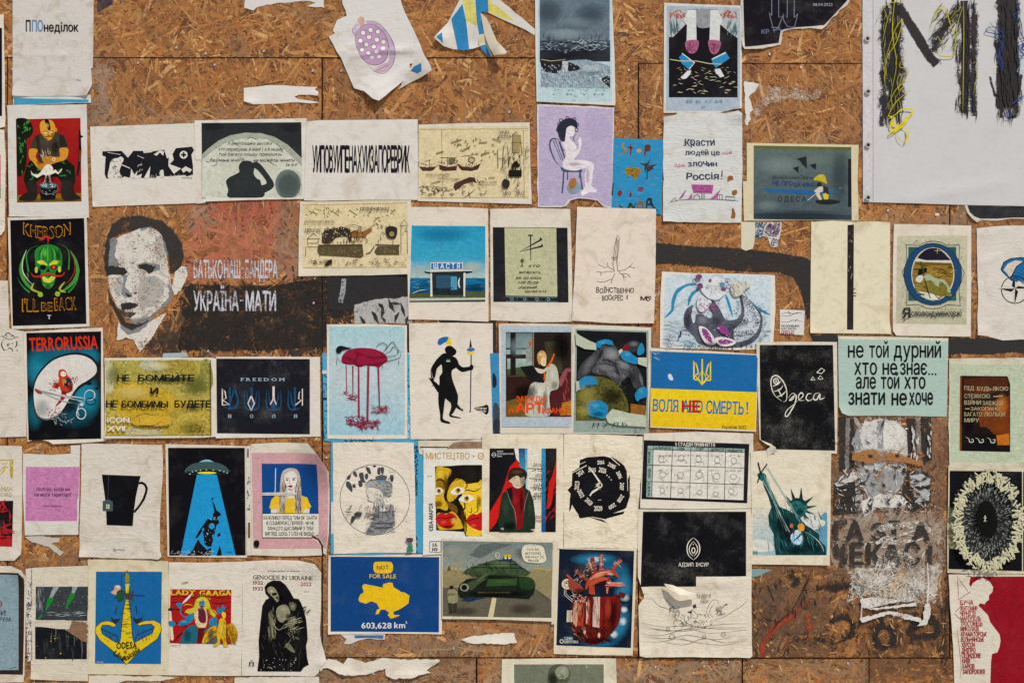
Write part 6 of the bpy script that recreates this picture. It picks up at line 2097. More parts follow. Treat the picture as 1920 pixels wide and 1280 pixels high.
ART.append("""
= poster|worn poster with golden trident and the words UKRAINIAN HELP CARD at left edge|-60,836 20,835 41,836 42,900 41,1000 40,1038 28,1050 -60,1052|wr=1.1 st=.7 paper=cec6ba curl=42,1048,34,24,9 ridge=20,925,40,930,6,2
+ golden_trident
L a8932c 2 0,862 26,862
C a8932c 1.4 2,864 6,869 12,868 16,864
C b5a02e 3 0,890 6,884 10,876 16,876
C b5a02e 2.4 0,884 6,876 14,874
P a8932c 18,864 25,864 24,892 22,899 19,892
H d8d0c0*1 1 8 19 866 24 890 4 60 40
+ lettering
T a39258 -20 920 43 7 s|UKRAINIAN
T a39258 -20 929.5 43 6 s|HELP CARD
+ red_black_print
P 1c1216*9 -60,940 25,938 23,1024 -60,1022
H a81e22*1 3.4 18 -6 944 22 1012 26 20 80
P a81e22~.1 -60,1008 23,1010 23,1024 -60,1022
= paper_scrap|small square of white paper left above the pink Люблю poster's right corner|132,835 150,834 150,856 133,856|cat=scrap paper=cec9c0 j=.4
= poster|white poster with a pink square reading Люблю, коли ви на моїй території|43,850 100,852 133,850 150,852 149,930 147,1002 100,1002 47,1003 44,960 47,1000 43,920|wr=.9 paper=ccc8c0 st=.5
+ pink_square
P b978a4~.08*4 49,875 149,875 148,920 147,933 145,936 145,976 48,976
+ lettering
T 241726 68 920 63 6.5 b|Люблю, коли ви
T 241726 65 930 69 6.5 b|на моїй території
T 4a2846 81 949.5 36 3 b|Коко Шанель
= poster|wrinkled poster of a black mug with a house-shaped tea tag|153,831 230,832 304,834 306,870 303,920 300,970 300,1030 304,1042 298,1048 220,1046 149,1043 149,1000 152,920|wr=2 st=.7 paper=cdc6bb j=.7 curl=149,1044,34,24,8/304,1046,40,26,9 ridge=155,1010,260,1003,5,1.4/260,1003,298,1030,5,1.6/165,985,298,975,6,1/155,900,300,896,7,.8
+ mug
P 0e0e13*3 191,889 264,892 260.6,904 255,930 251,958 249,985.7 200,984 199,960 198,941
L 0e0e13 4.6 260,905.5 266,904.5 272,908 275,915 274,922 270,934 262,947 253,958 251,960
L 4a4c50 .7 204,892 202,937
+ house_tea_tag
P 3d5157*1 192.5,957.6 192.6,939 202.5,935 211.8,940 211.6,957.8
P c9c09a*1 199,945 205.5,945 205.5,953 199,953
L 3d5157*1 .8 202.2,945 202.2,953
L 3d5157*1 .8 199,949 205.5,949
+ lettering
T 4a4844 212 1032 22 4 j|@strinada
= poster|night poster of a flying saucer's blue beam lifting the toppling towers|310,832 400,834 462,836 462,940 463,1045 390,1044 314,1043 312,940|wr=.4 paper=d0c9bb st=.6
+ black_sky
P 0e0d13*6 315,839 459,839 460.7,1040.6 317.5,1041
+ beam
P 1c8cc4*2 369.7,887 406,887 442,1040.6 338.4,1041
+ flying_saucer
S 7fb0c0*1 374,868 379,863 388,861 396,863 402,868
S 3a5254*1 347,881 352,875 362,869 376,866 392,865 408,867 420,872 428,879 430,884 420,886 405,886 380,883 362,885 348,886
S 17201f*1 349,884 362,883 388,879 414,883 428,885 418,890 400,889 376,889 360,890
E d8d31e*0 388 886 18 2.2
E c9d0cc*0 356 888 1.6 .9
E c9d0cc*0 361 884 1.6 .8
E c9d0cc*0 368 882 1.6 .8
E c9d0cc*0 376 880.8 1.6 .8
E c9d0cc*0 387 880 1.6 .8
E c9d0cc*0 400 880.6 1.6 .8
E c9d0cc*0 412 881.5 1.6 .8
E c9d0cc*0 420 883.6 1.6 .8
E c9d0cc*0 426 886 1.6 .8
+ toppling_towers
P 0e0d13 398,938 402,944 406,956 409,958 414,962 414,966 408,968 407,974 400,970 399,964 402,958 400,948
E 0e0d13 398.5 934.5 2 2
P 0e0d13 386,976 390,972 396,974 399,970 402,974 410,974 411,980 406,984 402,1002 398,1006 400,1012 396,1024 390,1024 384,1020 382,1004 380,994 376,1000 370,1008 366,1008 376,990 384,980
E 1c8cc4*1 397 986 5.6 5.6
E 1c8cc4*1 388.5 1000 2.2 2.2
E 1c8cc4*1 400 1004 2.4 2.8
E 1c8cc4*1 381 992 2.4 3
P 0e0d13 408,1000 414,998 413,1004 408,1006
P 0e0d13 366,1020 372,1010 376,1018 388,1030 396,1026 395,1041 350,1041 362,1030
P 0e0d13 412,1022 415,1032 416,1041 406,1041
H a9b4b8*1 1 60 320 1032 400 1040 4 10 60
H c9cfd0*1 .9 16 384 968 404 1016 3 60 60
T 15202a 425 1035 11 2 |tetiana
= poster|narrow strip of older poster with violet print between the saucer and the girl posters|461,836 473,834 474,940 473,1040 462,1041|paper=d0c8ba wr=.8 cat=poster
+ violet_print
R 5a4572 463.5 841 466.5 857
H 35466a*1 2.4 14 464 894 468 960 5 88 12
R 6e4a2c 465 979 469 1008
= poster|pink-framed poster of a girl in yellow measuring her smile, her poster curling at right|470,832 530,829 578,830 585,838 594,846 602,856 610,868 618,884 618,940 617,1000 612,1040 606,1036 606,1022 602,1014 596,1006 588,1004 584,1000 582,1006 596,1012 602,1022 604,1040 540,1042 472,1040|wr=.7 j=.5 paper=d0cabb st=.7 curl=610,850,60,84,56/618,1000,30,40,10 ridge=476,980,600,978,7,.8
+ pink_ground
P c2969a~.03*2 472,848.5 597,848.5 604,858 610,868 615,884 616,940 615,1000 612,1028 606,1026 606,1018 600,1010 590,1005 582,1004 584,1008 592,1012 600,1020 602,1028 475,1028
+ blue_field
P 0f4584*2 490.7,868.7 596,868.7 597.5,962 492,962
L c3c9cc 1.6 517,877 516,924
L c3c9cc 1 516,930 517,944
+ girl
P dcb722*1 505,952 509,936 516,929 528,927 564,928 576,932 580,942 584,950 572,955 570,962 520,962 518,954
P d2cbc6 508,953 519,954 519,962 508,962
P d2cbc6 571,955 581,952 580,962 568,962
P d6d0c8 536,910 556,910 556,932 546,934 538,932
S b9aca4*1 529,962 522,962 524,940 526,900 530,884 538,878 548,877 558,881 563,894 565,920 566,962 554,962 553,930 556,908 552,890 544,886 536,892 534,910 538,930 534,950
H 5a4a48*1 .7 44 524 900 536 960 16 88 5
H 5a4a48*1 .7 44 553 900 565 960 16 88 5
S d9d3ca*1 533,892 538,886 546,882 554,886 558,896 556,908 550,916 543,917 537,911 533,902
C 3a2a28 .9 533,892 534,904 538,912 544,917 551,915 556,907 558,896
C 3a2a28 1.1 534,896 539,895 543,897
C 3a2a28 1.1 548,897 552,895 557,896
E 6a6a72 538.5 899 2.6 1.8
E 6a6a72 551 898.5 2.6 1.8
C 3a2a28 .7 544,898 543,906 546,907
S 8a1c2a*1 540,911 545,909 550,911 545,913.5
+ caliper
P ccc9c0*1 491.6,923 540,922 556,923 556,927 540,928 491.6,928
L 3a3a3c .6 491.6,925.6 556,925
P d6d0c8*1 539,911 541,911 542,924 538,924
P d6d0c8*1 549,911 551,911 552,924 548,924
H 3a3a3c*1 .6 14 492 923 540 925 2 90 6
+ caption_box
P d4cfc3*1 492,962 597.5,962 598,1000 590,1004 582,1002 586,1007 492.6,1007
L 22222a 1 492,962 597.5,962
L 22222a 1 492,962 492.6,1007 586,1007
T 1d1d26*1 494.5 973.5 100 6.4 b|ВАЖЛИВО! ПЕРЕД ТИМ ЯК ЗАЙТИ
T 1d1d26*1 500 983 89 6.2 b|В СОЦМЕРЕЖІ, ПЕРЕВІР, ЧИ НЕ
T 1d1d26*1 502 993 86 6.2 b|ЗАНАДТО ЩАСЛИВИЙ У ТЕБЕ
T 1d1d26*1 497.5 1003 92 6.2 b|ВИГЛЯД. ЩОСЬ І СЛІЗ НЕ ВИДНО
+ burn_hole
S 1c120c 477,1014 481,1012 486,1014 486,1022 482,1026 478,1024 476,1019
= poster|cream poster with a pencil drawing of a woman's profile inside a circle|624,829 700,828 776,829 778,900 779,960 780,1036 700,1035 626,1038 625,940|wr=1.1 paper=dbd2c3 st=.5 j=.4 ridge=628,909,660,915,5,2/740,948,779,952,5,2/670,950,760,975,8,1/680,1010,760,1030,6,1.6/640,1000,700,1000,8,1
+ circle
O 3c3f46 1.1 703 936 65.5 66
+ leaves
C 3c3f46 .8 656,890 664,880 680,876 690,874
C 3c3f46 .8 690,873 686,876 690,884
C 3c3f46 .8 718,873 712,880 714,890
C 3c3f46 .8 732,879 731,886 738,884 740,892
S 43464e 662,888 666,883 670,890 668,894
S 43464e 686,876 693,877 696,888 690,886
S 43464e 708,878 713,876 713,888 708,888
S 43464e 714,877 720,876 719,888 715,886
S 43464e 731,892 737,890 738,900 733,902
S 43464e 652,892 658,889 656,898 650,898
S 43464e 650,902 657,904 661,914 660,922 654,916 649,910
S 43464e 661,908 666,907 667,914 662,913
S 43464e 673,888 681,886 683,898 686,904 678,902
S 43464e 672,902 678,900 680,910 674,912
S 43464e 684,890 690,887 690,896 686,898
S 43464e 699,872 706,872 702,876
+ helmet
S 9a9a9a~.08 686,912 690,902 702,898 714,899 726,902 734,910 735,922 731,932 724,930 712,918 700,914 690,918
H 3c3f46*1 .8 60 684 896 736 930 6 30 80
H 3c3f46*1 .8 26 706 914 732 934 6 60 60
P 53565e 704,893 716,889 726,892 725,898 706,898
E 2f9cc0*0 712.5 901 2.4 1.6
E 2f9cc0*0 718.5 901 2.4 1.6
C 3c3f46 1 684,912 690,902 704,898 720,899 734,908 735,922
+ woman
S d0c9bd~.02 690,914 702,914 712,918 720,932 722,944 732,948 740,960 740,986 728,996 700,1001 688,998 690,980 700,960 703,944 692,938 690,930 688,924
C 55585f .8 690,916 691,924 688,928 692,932 690,936 694,939 704,940 706,946
C 55585f .8 694,922 698,920
H 8a8a8c*1 .8 60 702 926 726 956 8 70 30
P 84868a~.08 704,950 710,946 712,958 730,958 732,944 738,946 740,960 741,984 722,996 702,1001 686,1000 692,986 700,974
H 4a4d54*1 .8 80 688 962 740 998 10 0 14
H 4a4d54*1 .8 40 702 946 738 970 8 90 12
L 3c3f46 1.4 703,980 739,979
L 3c3f46 1.4 703,988 738,987
L 3c3f46 1.2 710,946 712,958 730,958 733,944
H 7a2a34*1 1.4 22 686 950 704 972 3 45 90
H 7a2a34*1 1.2 12 738 950 748 970 3 45 90
H 3c3f46*1 .8 30 684 948 704 974 5 45 90
+ bird
P 3c3f46 664,962 670,958 680,960 676,968 666,968
C 3c3f46 1.4 646,958 654,959 662,960
C 3c3f46 1.2 652,956 656,950 660,947 654,958
P 3c3f46 660,966 668,968 664,976 658,980
H 3c3f46*1 .8 16 648 946 682 980 6 45 80
+ thistle_stamp
S 5a4258 761,1010 766,1007 774,1008 774,1014 766,1016
S 4a4a26 768,1007 774,1008 773,1013 768,1012
S 2f7f6a 765,1020 773,1019 774,1028 776,1032 762,1034 765,1028
= poster|white МИСТЕЦТВО poster of yellow faces with red lips, dated 25.10 beside ЄВА-МАРІЯ|794,839 850,842 905,841 905,930 906,1030 850,1036 793,1040 794,940|wr=.6 paper=dcdad2 st=.3 j=.3 curl=850,841,50,10,3
+ title
T b58a14*1 798.5 860 82 11 |МИСТЕЦТВО
T b58a14*1 885 858 6 6 |+
O b58a14*1 1.8 901.5 854.5 4.6 5.4
E b58a14*1 901.5 854.5 1.4 1.4
+ small_caption
T 33333a 801 893 9 1.8 |деталі
+ side_lettering
T 1d1d24*1 812 994.5 51 7 B:r-90|ЄВА-МАРІЯ
+ painting
K 816 871 904 1004
P 17120e*4 816,874 840,873 870,870 904,870 904,1004 873,1004 870,996 818,993
S c9a21e~.06*1 818,878 834,876 846,880 844,890 838,900 836,916 832,930 840,944 838,956 824,952 818,946
S 8a6a14~.1*1 818,900 828,896 836,904 834,914 826,926 819,928
S c9a21e~.06*1 858,896 872,902 876,912 870,920 864,922 852,936 842,940 838,930 842,914 848,904
S e2bd2a~.05*1 870,908 882,906 896,904 904,906 904,1002 874,1002 872,970 868,950 862,940 866,930
S c9a21e~.06*1 820,962 836,962 850,958 862,972 868,984 866,990 840,992 822,990
S 6a4c12~.1*1 838,940 850,944 858,952 856,962 844,954
C 17120e 2.4 846,878 838,906 834,930 838,944
C 17120e 2.4 816,902 826,898 836,906
C 17120e 2.4 850,902 866,896 876,908 870,918
C 17120e 3 850,930 862,958 872,950 868,936
C 17120e 2 864,924 876,918 890,920 904,912
C 17120e 2.6 872,958 874,986 873,1002
C 17120e 1.6 884,950 884,960 878,958
C 17120e 1.6 894,942 896,956 890,960
+ eye
S dedad0*1 817,916 824,913 831,918 826,926 817,926
E b98a14*1 823 920 4.4 4.6
E 17120e*1 823 919 2.2 2.4
+ eye
S dedad0*1 845,922 852,914 862,912 872,918 862,926 850,926
E b98a14*1 859 919 5 5.6
E 17120e*1 859.5 918 2.6 2.8
+ eye
S dedad0*1 860,936 868,928 880,927 889,933 880,940 868,940
E b98a14*1 875 934 5 5.4
E 17120e*1 875.5 933 2.6 2.8
+ lips
S b81a1a*1 817,970 824,962 830,960 836,964 842,960 852,964 857,972 852,984 842,990 828,987 820,980
C 3a0a0c 1.8 818,971 830,970 838,971 848,968 857,972
+ lips
S b81a1a*1 874,976 880,966 888,962 894,964 904,960 904,992 890,990 880,984
C 3a0a0c 1.8 874,976 886,973 896,970 904,970
+ picture_tones
G 5a4008 .7 836 906 6 20
G 5a4008 .7 822 944 10 8
G 5a4008 .6 868 970 5 20
G f4dc50 .6 826 888 8 10
G f4dc50 .6 888 912 14 5
G f4dc50 .6 852 976 8 8
G 5a4008 .6 898 940 6 14
G f06a50 .6 832 978 7 4
G f06a50 .6 888 984 6 4
G 4a0606 .6 840 987 12 4
K
+ date_box
L 2a2a2e*1 1 806,1014 827,1014 827,1034 806,1034 806,1014
T 24242a*1 810.5 1023 11 5.4 b|25.
T 24242a*1 811 1031.5 9.5 5.4 b|10
= poster|poster of a dark-haired boy in red turtleneck and green coat, height dates behind|904,814 980,812 1056,813 1057,920 1056,1028 980,1022 904,1010|wr=1 st=1 paper=ddd3bd j=.5 ridge=980,980,984,1024,5,1.4/906,826,1050,824,7,1.2
+ painting
K 917 840 1043.5 997
P 141217*5 918,840 1044,840 1042,997.5 916.5,996.5
P c41a14*3 917,962 926,946 940,924 948,900 956,874 968,862 978,876 984,878 980,900 960,930 940,956 930,980 920,992 917,990
S 17141a*3 925,938 938,900 950,866 960,846 966,842 962,860 952,884 944,912
P d9d5ca~.03*1 964,840 976,840 976,870 968,860
P 1f3f74>3f8fb0~.1*1 972,840 984,840 984,880 980,880 974,872
P 3f9ac0>b3ccd0~.1*1 984,840 989,840 989,920 986,920
P d8d2c0~.03*1 989,840 1016,840 1016,997 1000,997 996,930 989,916
P 2f8cb4>1b4a80~.1*1 1015,840 1023,840 1023,997 1015,997
P c41a14*3 1026,940 1030,904 1036,890 1044,860 1044,890 1038,920 1034,944 1030,952 1024,954
P c41a14*3 1023,968 1026,966 1024,978
H a81a16*1 2 20 1024 880 1042 970 10 -60 30
+ height_marks
T 4a4638*1 999 874 16 6 ij|2026
T 4a4638*1 997 883 18 5 ij|24 02
T 4a4638*1 1003 894 13 6 ij|2025
T 4a4638*1 1001 902 14 5 ij|24 02
T 4a4638*1 1000 912 16 6 ij|2024
T 4a4638*1 999 919 15 5 ij|24 02
T 4a4638*1 1000 929 14 6 ij|2023
T 4a4638*1 999 936 15 5 ij|24 02
T a83438*1 1004 971 12 5 ij|2022
T a83438*1 1004 978 12 5 ij|24.02
L 3a2a24 .8 989,877 1018,878
L 3a2a24 .8 992,896 1016,897
L 3a2a24 .8 994,913 1017,914
L 3a2a24 .8 996,930 1017,930
+ boy
P 1f2e22~.12*3 942,924 952,918 964,914 984,914 994,920 1000,938 1004,970 1003,992 996,997 936,997 934,976 938,946
P 7a1016~.08*2 960,912 982,912 984,930 982,960 980,990 972,992 968,986 962,950 958,930
C 8a9484 .8 950,918 956,938 966,960 968,990
C 8a9484 .8 992,918 986,936 982,960
P 15171a 950,916 960,912 962,940 956,930
S c9b89c~.04*1 956,896 958,888 970,884 982,888 985,898 983,906 978,912 970,915 962,910
S a8977e~.04*1 976,890 984,894 983,906 976,912
S c9b89c*1 956,894 954,900 958,904
S 2b1f18~.15*1 953,900 953,888 958,879 968,876 980,878 988,886 987,896 984,902 983,893 976,895 970,891 962,894 957,898
E d9d0c0*1 965 899 2.6 1.6
E d9d0c0*1 976 898.5 2.6 1.6
E 2a3a3a*1 965 899 1.4 1.4
E 2a3a3a*1 976 898.5 1.4 1.4
C 2a1c16 .9 961,896 965,895 968,896.5
C 2a1c16 .9 973,896.5 977,894.5 980,895
C 8a6a58 .8 971,899 971,905 973,906
C 6a3a30 1.2 967,910 971,909.4 975,910
P c9a88c 938,990 944,988 944,993
P c9a88c 994,992 1003,990 1002,995
+ badge
O b9bcc0 1 926 852 3.4 4
L b9bcc0 1 921,852 931,852
T c9ccd0 932 847 11 2.6 |АРМІЯ
T c9ccd0 932 851.5 31 2.6 |ТЕХНОМАГІЧНОЇ
T c9ccd0 932 856 9 2.6 |ВІЙНИ
+ picture_tones
G ead9bc .6 967 902 6 8
G 7a6a54 .5 981 902 4 9
G 6a4a34 .6 970 884 14 5
G c02a2a .5 966 936 6 14
G 3a060a .6 978 940 4 26
G 3f5444 .5 948 950 8 20
G 3f5444 .4 994 950 6 20
G 0a100c .7 956 985 16 10
= poster|stained cream poster of a jagged black clock with years 2014 to 2026 for hours|1057,813 1130,814 1205,818 1203,880 1197,950 1199,1010 1196,1028 1120,1028 1057,1027|wr=1.2 st=1 paper=e0d6c0 j=.5 curl=1204,820,16,40,5 ridge=1199,830,1200,940,6,2/1062,840,1190,842,8,1/1062,990,1180,1000,8,1
+ clock_face
P 131217*3 1087,868 1087,862 1100,857 1132,854.5 1146,858 1164,872 1175,882 1176,900 1181,890 1181,930 1174,952 1168,955 1138,966 1136,973 1110,968 1090,971 1080,958 1068,938 1070,925 1064,918 1072,910 1073,888 1073,884 1086,876
P 131217 1145,854 1160,864 1170,872 1176,884 1160,872
P 131217 1163,858 1168,872 1172,882
P 131217 1069,930 1076,932 1070,955 1067,959
P 131217 1077,940 1090,972 1086,970 1080,950
P 131217 1097,966 1130,974 1139,980 1134,979
P 131217 1126,966 1171,958 1169,963 1136,972
L e0d6c0 1 1087,870 1098,865
L e0d6c0 1.4 1073,886 1100,872
L e0d6c0 1 1176,885 1177,920
L e0d6c0 1.4 1146,858 1162,872
+ clock_numerals
T ddd5c4*1 1120 870 13 5 B|2014
T ddd5c4*1 1139 872 15 7 B:r28|2015
T ddd5c4*1 1155 885 14 7 B:r65|2016
T ddd5c4*1 1163 904 14 7 B:r95|2017
T ddd5c4*1 1165 926 15 7 B:r125|2018
T ddd5c4*1 1152 942 14 7 B:r150|2019
T ddd5c4*1 1114 957 15 9 B|2020
T ddd5c4*1 1096 938 14 8 B:r42|2021
T ddd5c4*1 1082 920 15 8 B:r62|2022
T ddd5c4*1 1085 918 16 8 B:r-85|2023
T ddd5c4*1 1085 893 13 8 B:r-34|2024
T ddd5c4*1 1103 884 14 7 B|2025
T ddd5c4*1 1122 884 14 9 B:r12|2026
E ddd5c4 1138 890.5 1.2 1.2
E ddd5c4 1142 894 1.2 1.2
E ddd5c4 1146 899 1.2 1.2
T ddd5c4*1 1120 865 12 2.6 B|роки й
T ddd5c4*1 1121 937.5 6 1.6 B|лютий
+ clock_hand
P ddd5c4*1 1103,873 1107,876 1126,902 1123,904
+ clock_hand
P ddd5c4*1 1123,914 1121,918 1110,925 1107,930 1105,928 1110,920 1119,915
O ddd5c4*1 2 1124.5 909 4 4
H ddd5c4*1 1 9 1119 904 1130 915 10 45 90
= poster|poster chart titled 5 СТАДІЙ ПРИЙНЯТТЯ with doodled figures in fifteen boxes|1207,812 1310,809 1412,812 1413,880 1410,952 1300,954 1200,952 1203,880|wr=.5 st=.7 paper=d9d2c4
+ black_board
P 16171d*6 1207,824.5 1404.8,831.8 1400.8,943 1202.7,935
+ white_grid
P d6d2c8~.02*1 1214.5,835 1396,841 1393.7,937 1211.6,931
P 8fa89f~.03*1 1214.5,835 1396,841 1395.8,848 1214,842
P 8fa89f~.03*1 1214,842 1224,842.4 1222.5,931.4 1211.6,931
L 26262c*1 1.2 1225,836 1222,931
L 26262c*1 1.2 1261,837 1257,932.5
L 26262c*1 1.2 1295.5,838 1293,933.5
L 26262c*1 1.2 1328,839 1326,934.5
L 26262c*1 1.2 1360.5,840 1358,936
L 26262c*1 1 1214,842 1396,848
L 26262c*1 1.2 1213,871 1395,877
L 26262c*1 1.2 1212,902 1394,908
+ lettering
T ddd8cc*1 1266 835 74 6 b:r1.5|5 СТАДІЙ ПРИЙНЯТТЯ
T 26302e*1 1227 842 31 4.6 b:r1|ЗАПЕРЕЧЕННЯ
T 26302e*1 1270 843 13 4.6 b|ГНІВ
T 26302e*1 1305 844 15 4.6 b|ТОРГ
T 26302e*1 1332 845 25 4.6 b:r1|ДЕПРЕСІЯ
T 26302e*1 1364 847 27 4.6 b:r1|ПРИЙНЯТТЯ
T 26302e*1 1219 868 22 4 :r-89|ПРИКЛАДИ
T 26302e*1 1219.5 896 18 4 :r-89|СЕНСЕВ
T 26302e*1 1218.5 928 24 4 :r-89|М БЭГЛ
+ doodled_figure
O 8a877f*1 .7 1240 860 5 6
C 7d7a73*1 .7 1234,872 1238,866 1246,866 1254,858
O 8a877f*1 .7 1277 858 5.4 6
C 7d7a73*1 .7 1266,869 1270,862 1284,862 1288,870
O 8a877f*1 .7 1310 860 5 6
C 7d7a73*1 .7 1304,874 1304,866 1318,866 1320,874
O 8a877f*1 .7 1345 862 5 6
C 7d7a73*1 .7 1340,874 1341,868 1350,868 1351,874
O 8a877f*1 .7 1376 863 5 6
C 7d7a73*1 .7 1370,874 1374,870 1380,868 1390,868
+ doodled_figure
O 8a877f*1 .7 1243 889 6 5
C 7d7a73*1 .7 1232,893 1240,897 1246,902
C 7d7a73*1 .7 1248,888 1254,886 1250,892
O 8a877f*1 .7 1276 890 6 6
C 7d7a73*1 .7 1264,893 1266,889 1274,892
C 7d7a73*1 .7 1270,903 1271,896 1284,897
O 8a877f*1 .7 1311 889 6 6
C 7d7a73*1 .7 1302,895 1306,898 1318,893 1320,904
O 8a877f*1 .7 1344 892 6 6
C 7d7a73*1 .7 1334,884 1336,894 1340,902 1352,902
O 8a877f*1 .7 1375 893 6 5
C 7d7a73*1 .7 1364,896 1370,904 1384,904 1388,890
+ doodled_figure
O 8a877f*1 .7 1242 919 4 5
C 7d7a73*1 .7 1236,929 1240,924 1246,924 1248,930
O 8a877f*1 .7 1276 919 5 5
C 7d7a73*1 .7 1270,931 1272,924 1281,924 1280,932
O 8a877f*1 .7 1312 922 5 4
C 7d7a73*1 .7 1298,931 1306,924 1318,930
O 8a877f*1 .7 1342 925 5 4
C 7d7a73*1 .7 1332,932 1340,930 1352,933
O 8a877f*1 .7 1371 920 5 5
C 7d7a73*1 .7 1366,934 1370,926 1380,928 1384,918
H 5a5854*1 .7 60 1228 852 1392 855 4 5 30
H 5a5854*1 .7 50 1228 880 1392 883 4 5 30
H 5a5854*1 .7 40 1228 910 1392 913 4 5 30
= poster|black poster with a white leaf-shaped emblem above АДЗИП ІНСУР|1197,954 1300,955 1408,953 1410,1020 1409,1090 1300,1110 1206,1112 1196,1080 1195,1000|wr=.5 st=.7 paper=d6cebd curl=1197,1106,30,30,8 ridge=1406,960,1406,1070,5,1.4
+ black_print
P 0e0f14*10 1205.6,958.5 1398.8,958.5 1398.8,1082 1300,1099 1201,1099
+ emblem
C e0dacb*1 1.8 1300,1007 1309,1016 1312,1028 1309,1040 1300,1049
C e0dacb*1 1.8 1300,1007 1291,1016 1288,1028 1291,1040 1300,1049
C e0dacb*1 1.6 1300,1014 1306,1022 1308,1030 1305,1037 1300,1042
C e0dacb*1 1.6 1300,1014 1294,1022 1292,1030 1295,1037 1300,1042
O e0dacb*1 1.6 1300 1031 3 5
E e0dacb*1 1300 1020 1 1
+ lettering
T e0dacb*1 1272 1061 28 6.6 |АДЗИП
T e0dacb*1 1304.5 1061 24 6.6 |ІНСУР
= poster|poster of the green crowned torch statue as a puppeteer cradling a blond child|1407,846 1453,843 1500,845 1558,846 1557,950 1555,1059 1500,1058 1407,1057 1409,950|wr=1.1 st=.7 paper=dad1bc ridge=1412,940,1550,925,8,1.4/1412,900,1540,880,8,1/1520,930,1556,940,6,1.4
+ cloudy_sky
K 1411 850 1551 1040
P d0cbbb>8fb0bc~.05*1 1411,950 1551,950 1550,1040 1411,1040
S 5d93ac~.1*2 1528,990 1550,960 1550,1040 1530,1040
S cfcfc6*1 1410,1014 1424,1010 1444,1016 1450,1030 1430,1034 1410,1030
S cfcfc6~.02*1 1500,980 1520,970 1546,976 1540,988 1516,992
+ statue
P 12383c~.08*3 1429,898 1436,900 1446,918 1455,938 1462,950 1474,954 1488,962 1500,970 1508,982 1522,990 1536,1002 1536,1012 1548,1024 1549,1040 1454,1040 1450,1000 1442,986 1440,966 1446,950 1440,930 1432,912
P 0b2226~.08*2 1472,966 1486,978 1484,1020 1470,1000
P 0c2528~.05*2 1498,976 1520,1000 1540,1030 1530,1036 1500,1020
S 1d5a5c~.08*2 1420,888 1428,885 1436,890 1436,898 1430,902 1422,896
S 205c5e~.1*2 1483,940 1490,934 1502,934 1510,942 1512,954 1506,966 1498,970 1488,964 1484,952
C 0b2226 1.6 1486,938 1496,936 1508,946
C 0b2226 1.2 1488,948 1492,946 1496,950
C 0b2226 1.2 1487,960 1492,958 1494,962
H 3f8a88*1 1.2 34 1440 950 1540 1036 20 70 16
H 0a1e22*1 1.6 40 1450 960 1540 1038 18 75 16
+ crown
C 0e2a2e 4 1480,942 1490,935 1504,937 1514,948
P 14302f 1486,938 1482,914 1492,936
P 14302f 1498,935 1502,912 1505,937
P 14302f 1506,940 1525,930 1511,945
P 14302f 1512,948 1532,947 1513,953
P 14302f 1512,956 1529,964 1510,959
P 14302f 1508,962 1518,974 1506,966
P 14302f 1484,940 1472,927 1481,944
P 14302f 1482,944 1474,938 1482,950
+ puppet_cross
L 15171a 2.4 1421,866 1426,886
L 15171a 2.6 1438,869 1426,886 1420,904
+ puppet_strings
L 8fb4b0*1 .8 1432,890 1468,990
L 8fb4b0*1 .8 1436,874 1500,978
L 8fb4b0*1 .8 1440,876 1496,968
L b9c9c4*1 1 1440,908 1476,1000
L b9c9c4*1 1 1430,900 1484,1004
+ child
S b9d0dc~.05*1 1484,1000 1494,992 1502,998 1504,1012 1498,1020 1488,1018 1482,1010
H 5aa0c0*1 1.2 18 1484 1000 1504 1018 12 80 24
S c8923a~.15*1 1495,984 1502,980 1508,986 1506,994 1498,994
S a86a4c 1481,982 1486,981 1486,988 1481,988
P 1a1a22 1470,994 1484,998 1482,1002 1470,1000
P 7a1c24 1484,996 1490,994 1488,1002
P 1a1a22 1474,1008 1482,1010 1480,1015
C 1d4a4c 3 1486,1014 1496,1006 1504,998 1512,996
C c9d4cc 1.2 1510,996 1528,1008 1540,1022 1544,1034
+ signature
T 22282a 1411 1038 9 6 ij|WAVA
+ picture_tones
G 4f9896 .6 1438 904 5 16 -20
G 3f8886 .5 1452 936 6 18 -20
G 071a1e .7 1464 990 12 30
G 3f8886 .5 1496 942 8 4
G 061618 .6 1500 958 9 8
G 2f7674 .5 1520 1006 12 6 30
G 071a1e .6 1496 1030 26 8
G 2f7674 .4 1458 1012 6 24
G e0e8e8 .5 1425 1018 12 6
G e0e8e8 .6 1528 982 14 7
= paper_curl|small rolled white tongue of paper curling over the raised puppet cross|1437,842 1446,835 1452,836 1455,842 1454,848 1446,849 1439,855|cat=scrap paper=d8d0bf curl=1454,838,20,20,12 j=.4
= poster|black poster ringed with bone-pale sticks like a sunflower around a tiny white figure|1778,871 1850,872 1990,874 1990,1075 1860,1076 1776,1073 1776,1000 1777,950|wr=.9 st=.9 paper=cdc5ae curl=1777,930,12,60,4
+ black_print
P 111116*7 1780.4,882 1916,883.5 1916,1070 1778,1066
P 111116*7 1918,884 1990,884 1990,1070 1918,1070
P 8a8a6a~.4*8 1778,950 1800,956 1806,1000 1800,1030 1778,1028
+ grey_petals
S 26282b~.3*6 1812,900 1850,892 1890,900 1904,940 1908,980 1896,1020 1880,1040 1850,1044 1820,1036 1808,1010 1806,960
B 6a6d68*1 1.2 620 1850 972 50 68 .7 5 14
B 9a9c90*1 1 260 1850 972 50 70 .35 5 16
S 0f100e*1 1831,950 1842,938 1856,942 1864,956 1868,980 1862,998 1850,1006 1838,998 1830,980 1828,964
+ bone_sticks
B c9c5a6*1 3 230 1850 976 60 84 .12 17 40
B c9c5a6*1 2.2 150 1850 976 62 88 .14 12 80
+ tiny_white_figure
E d8d8cc*0 1843 966 1.4 1.4
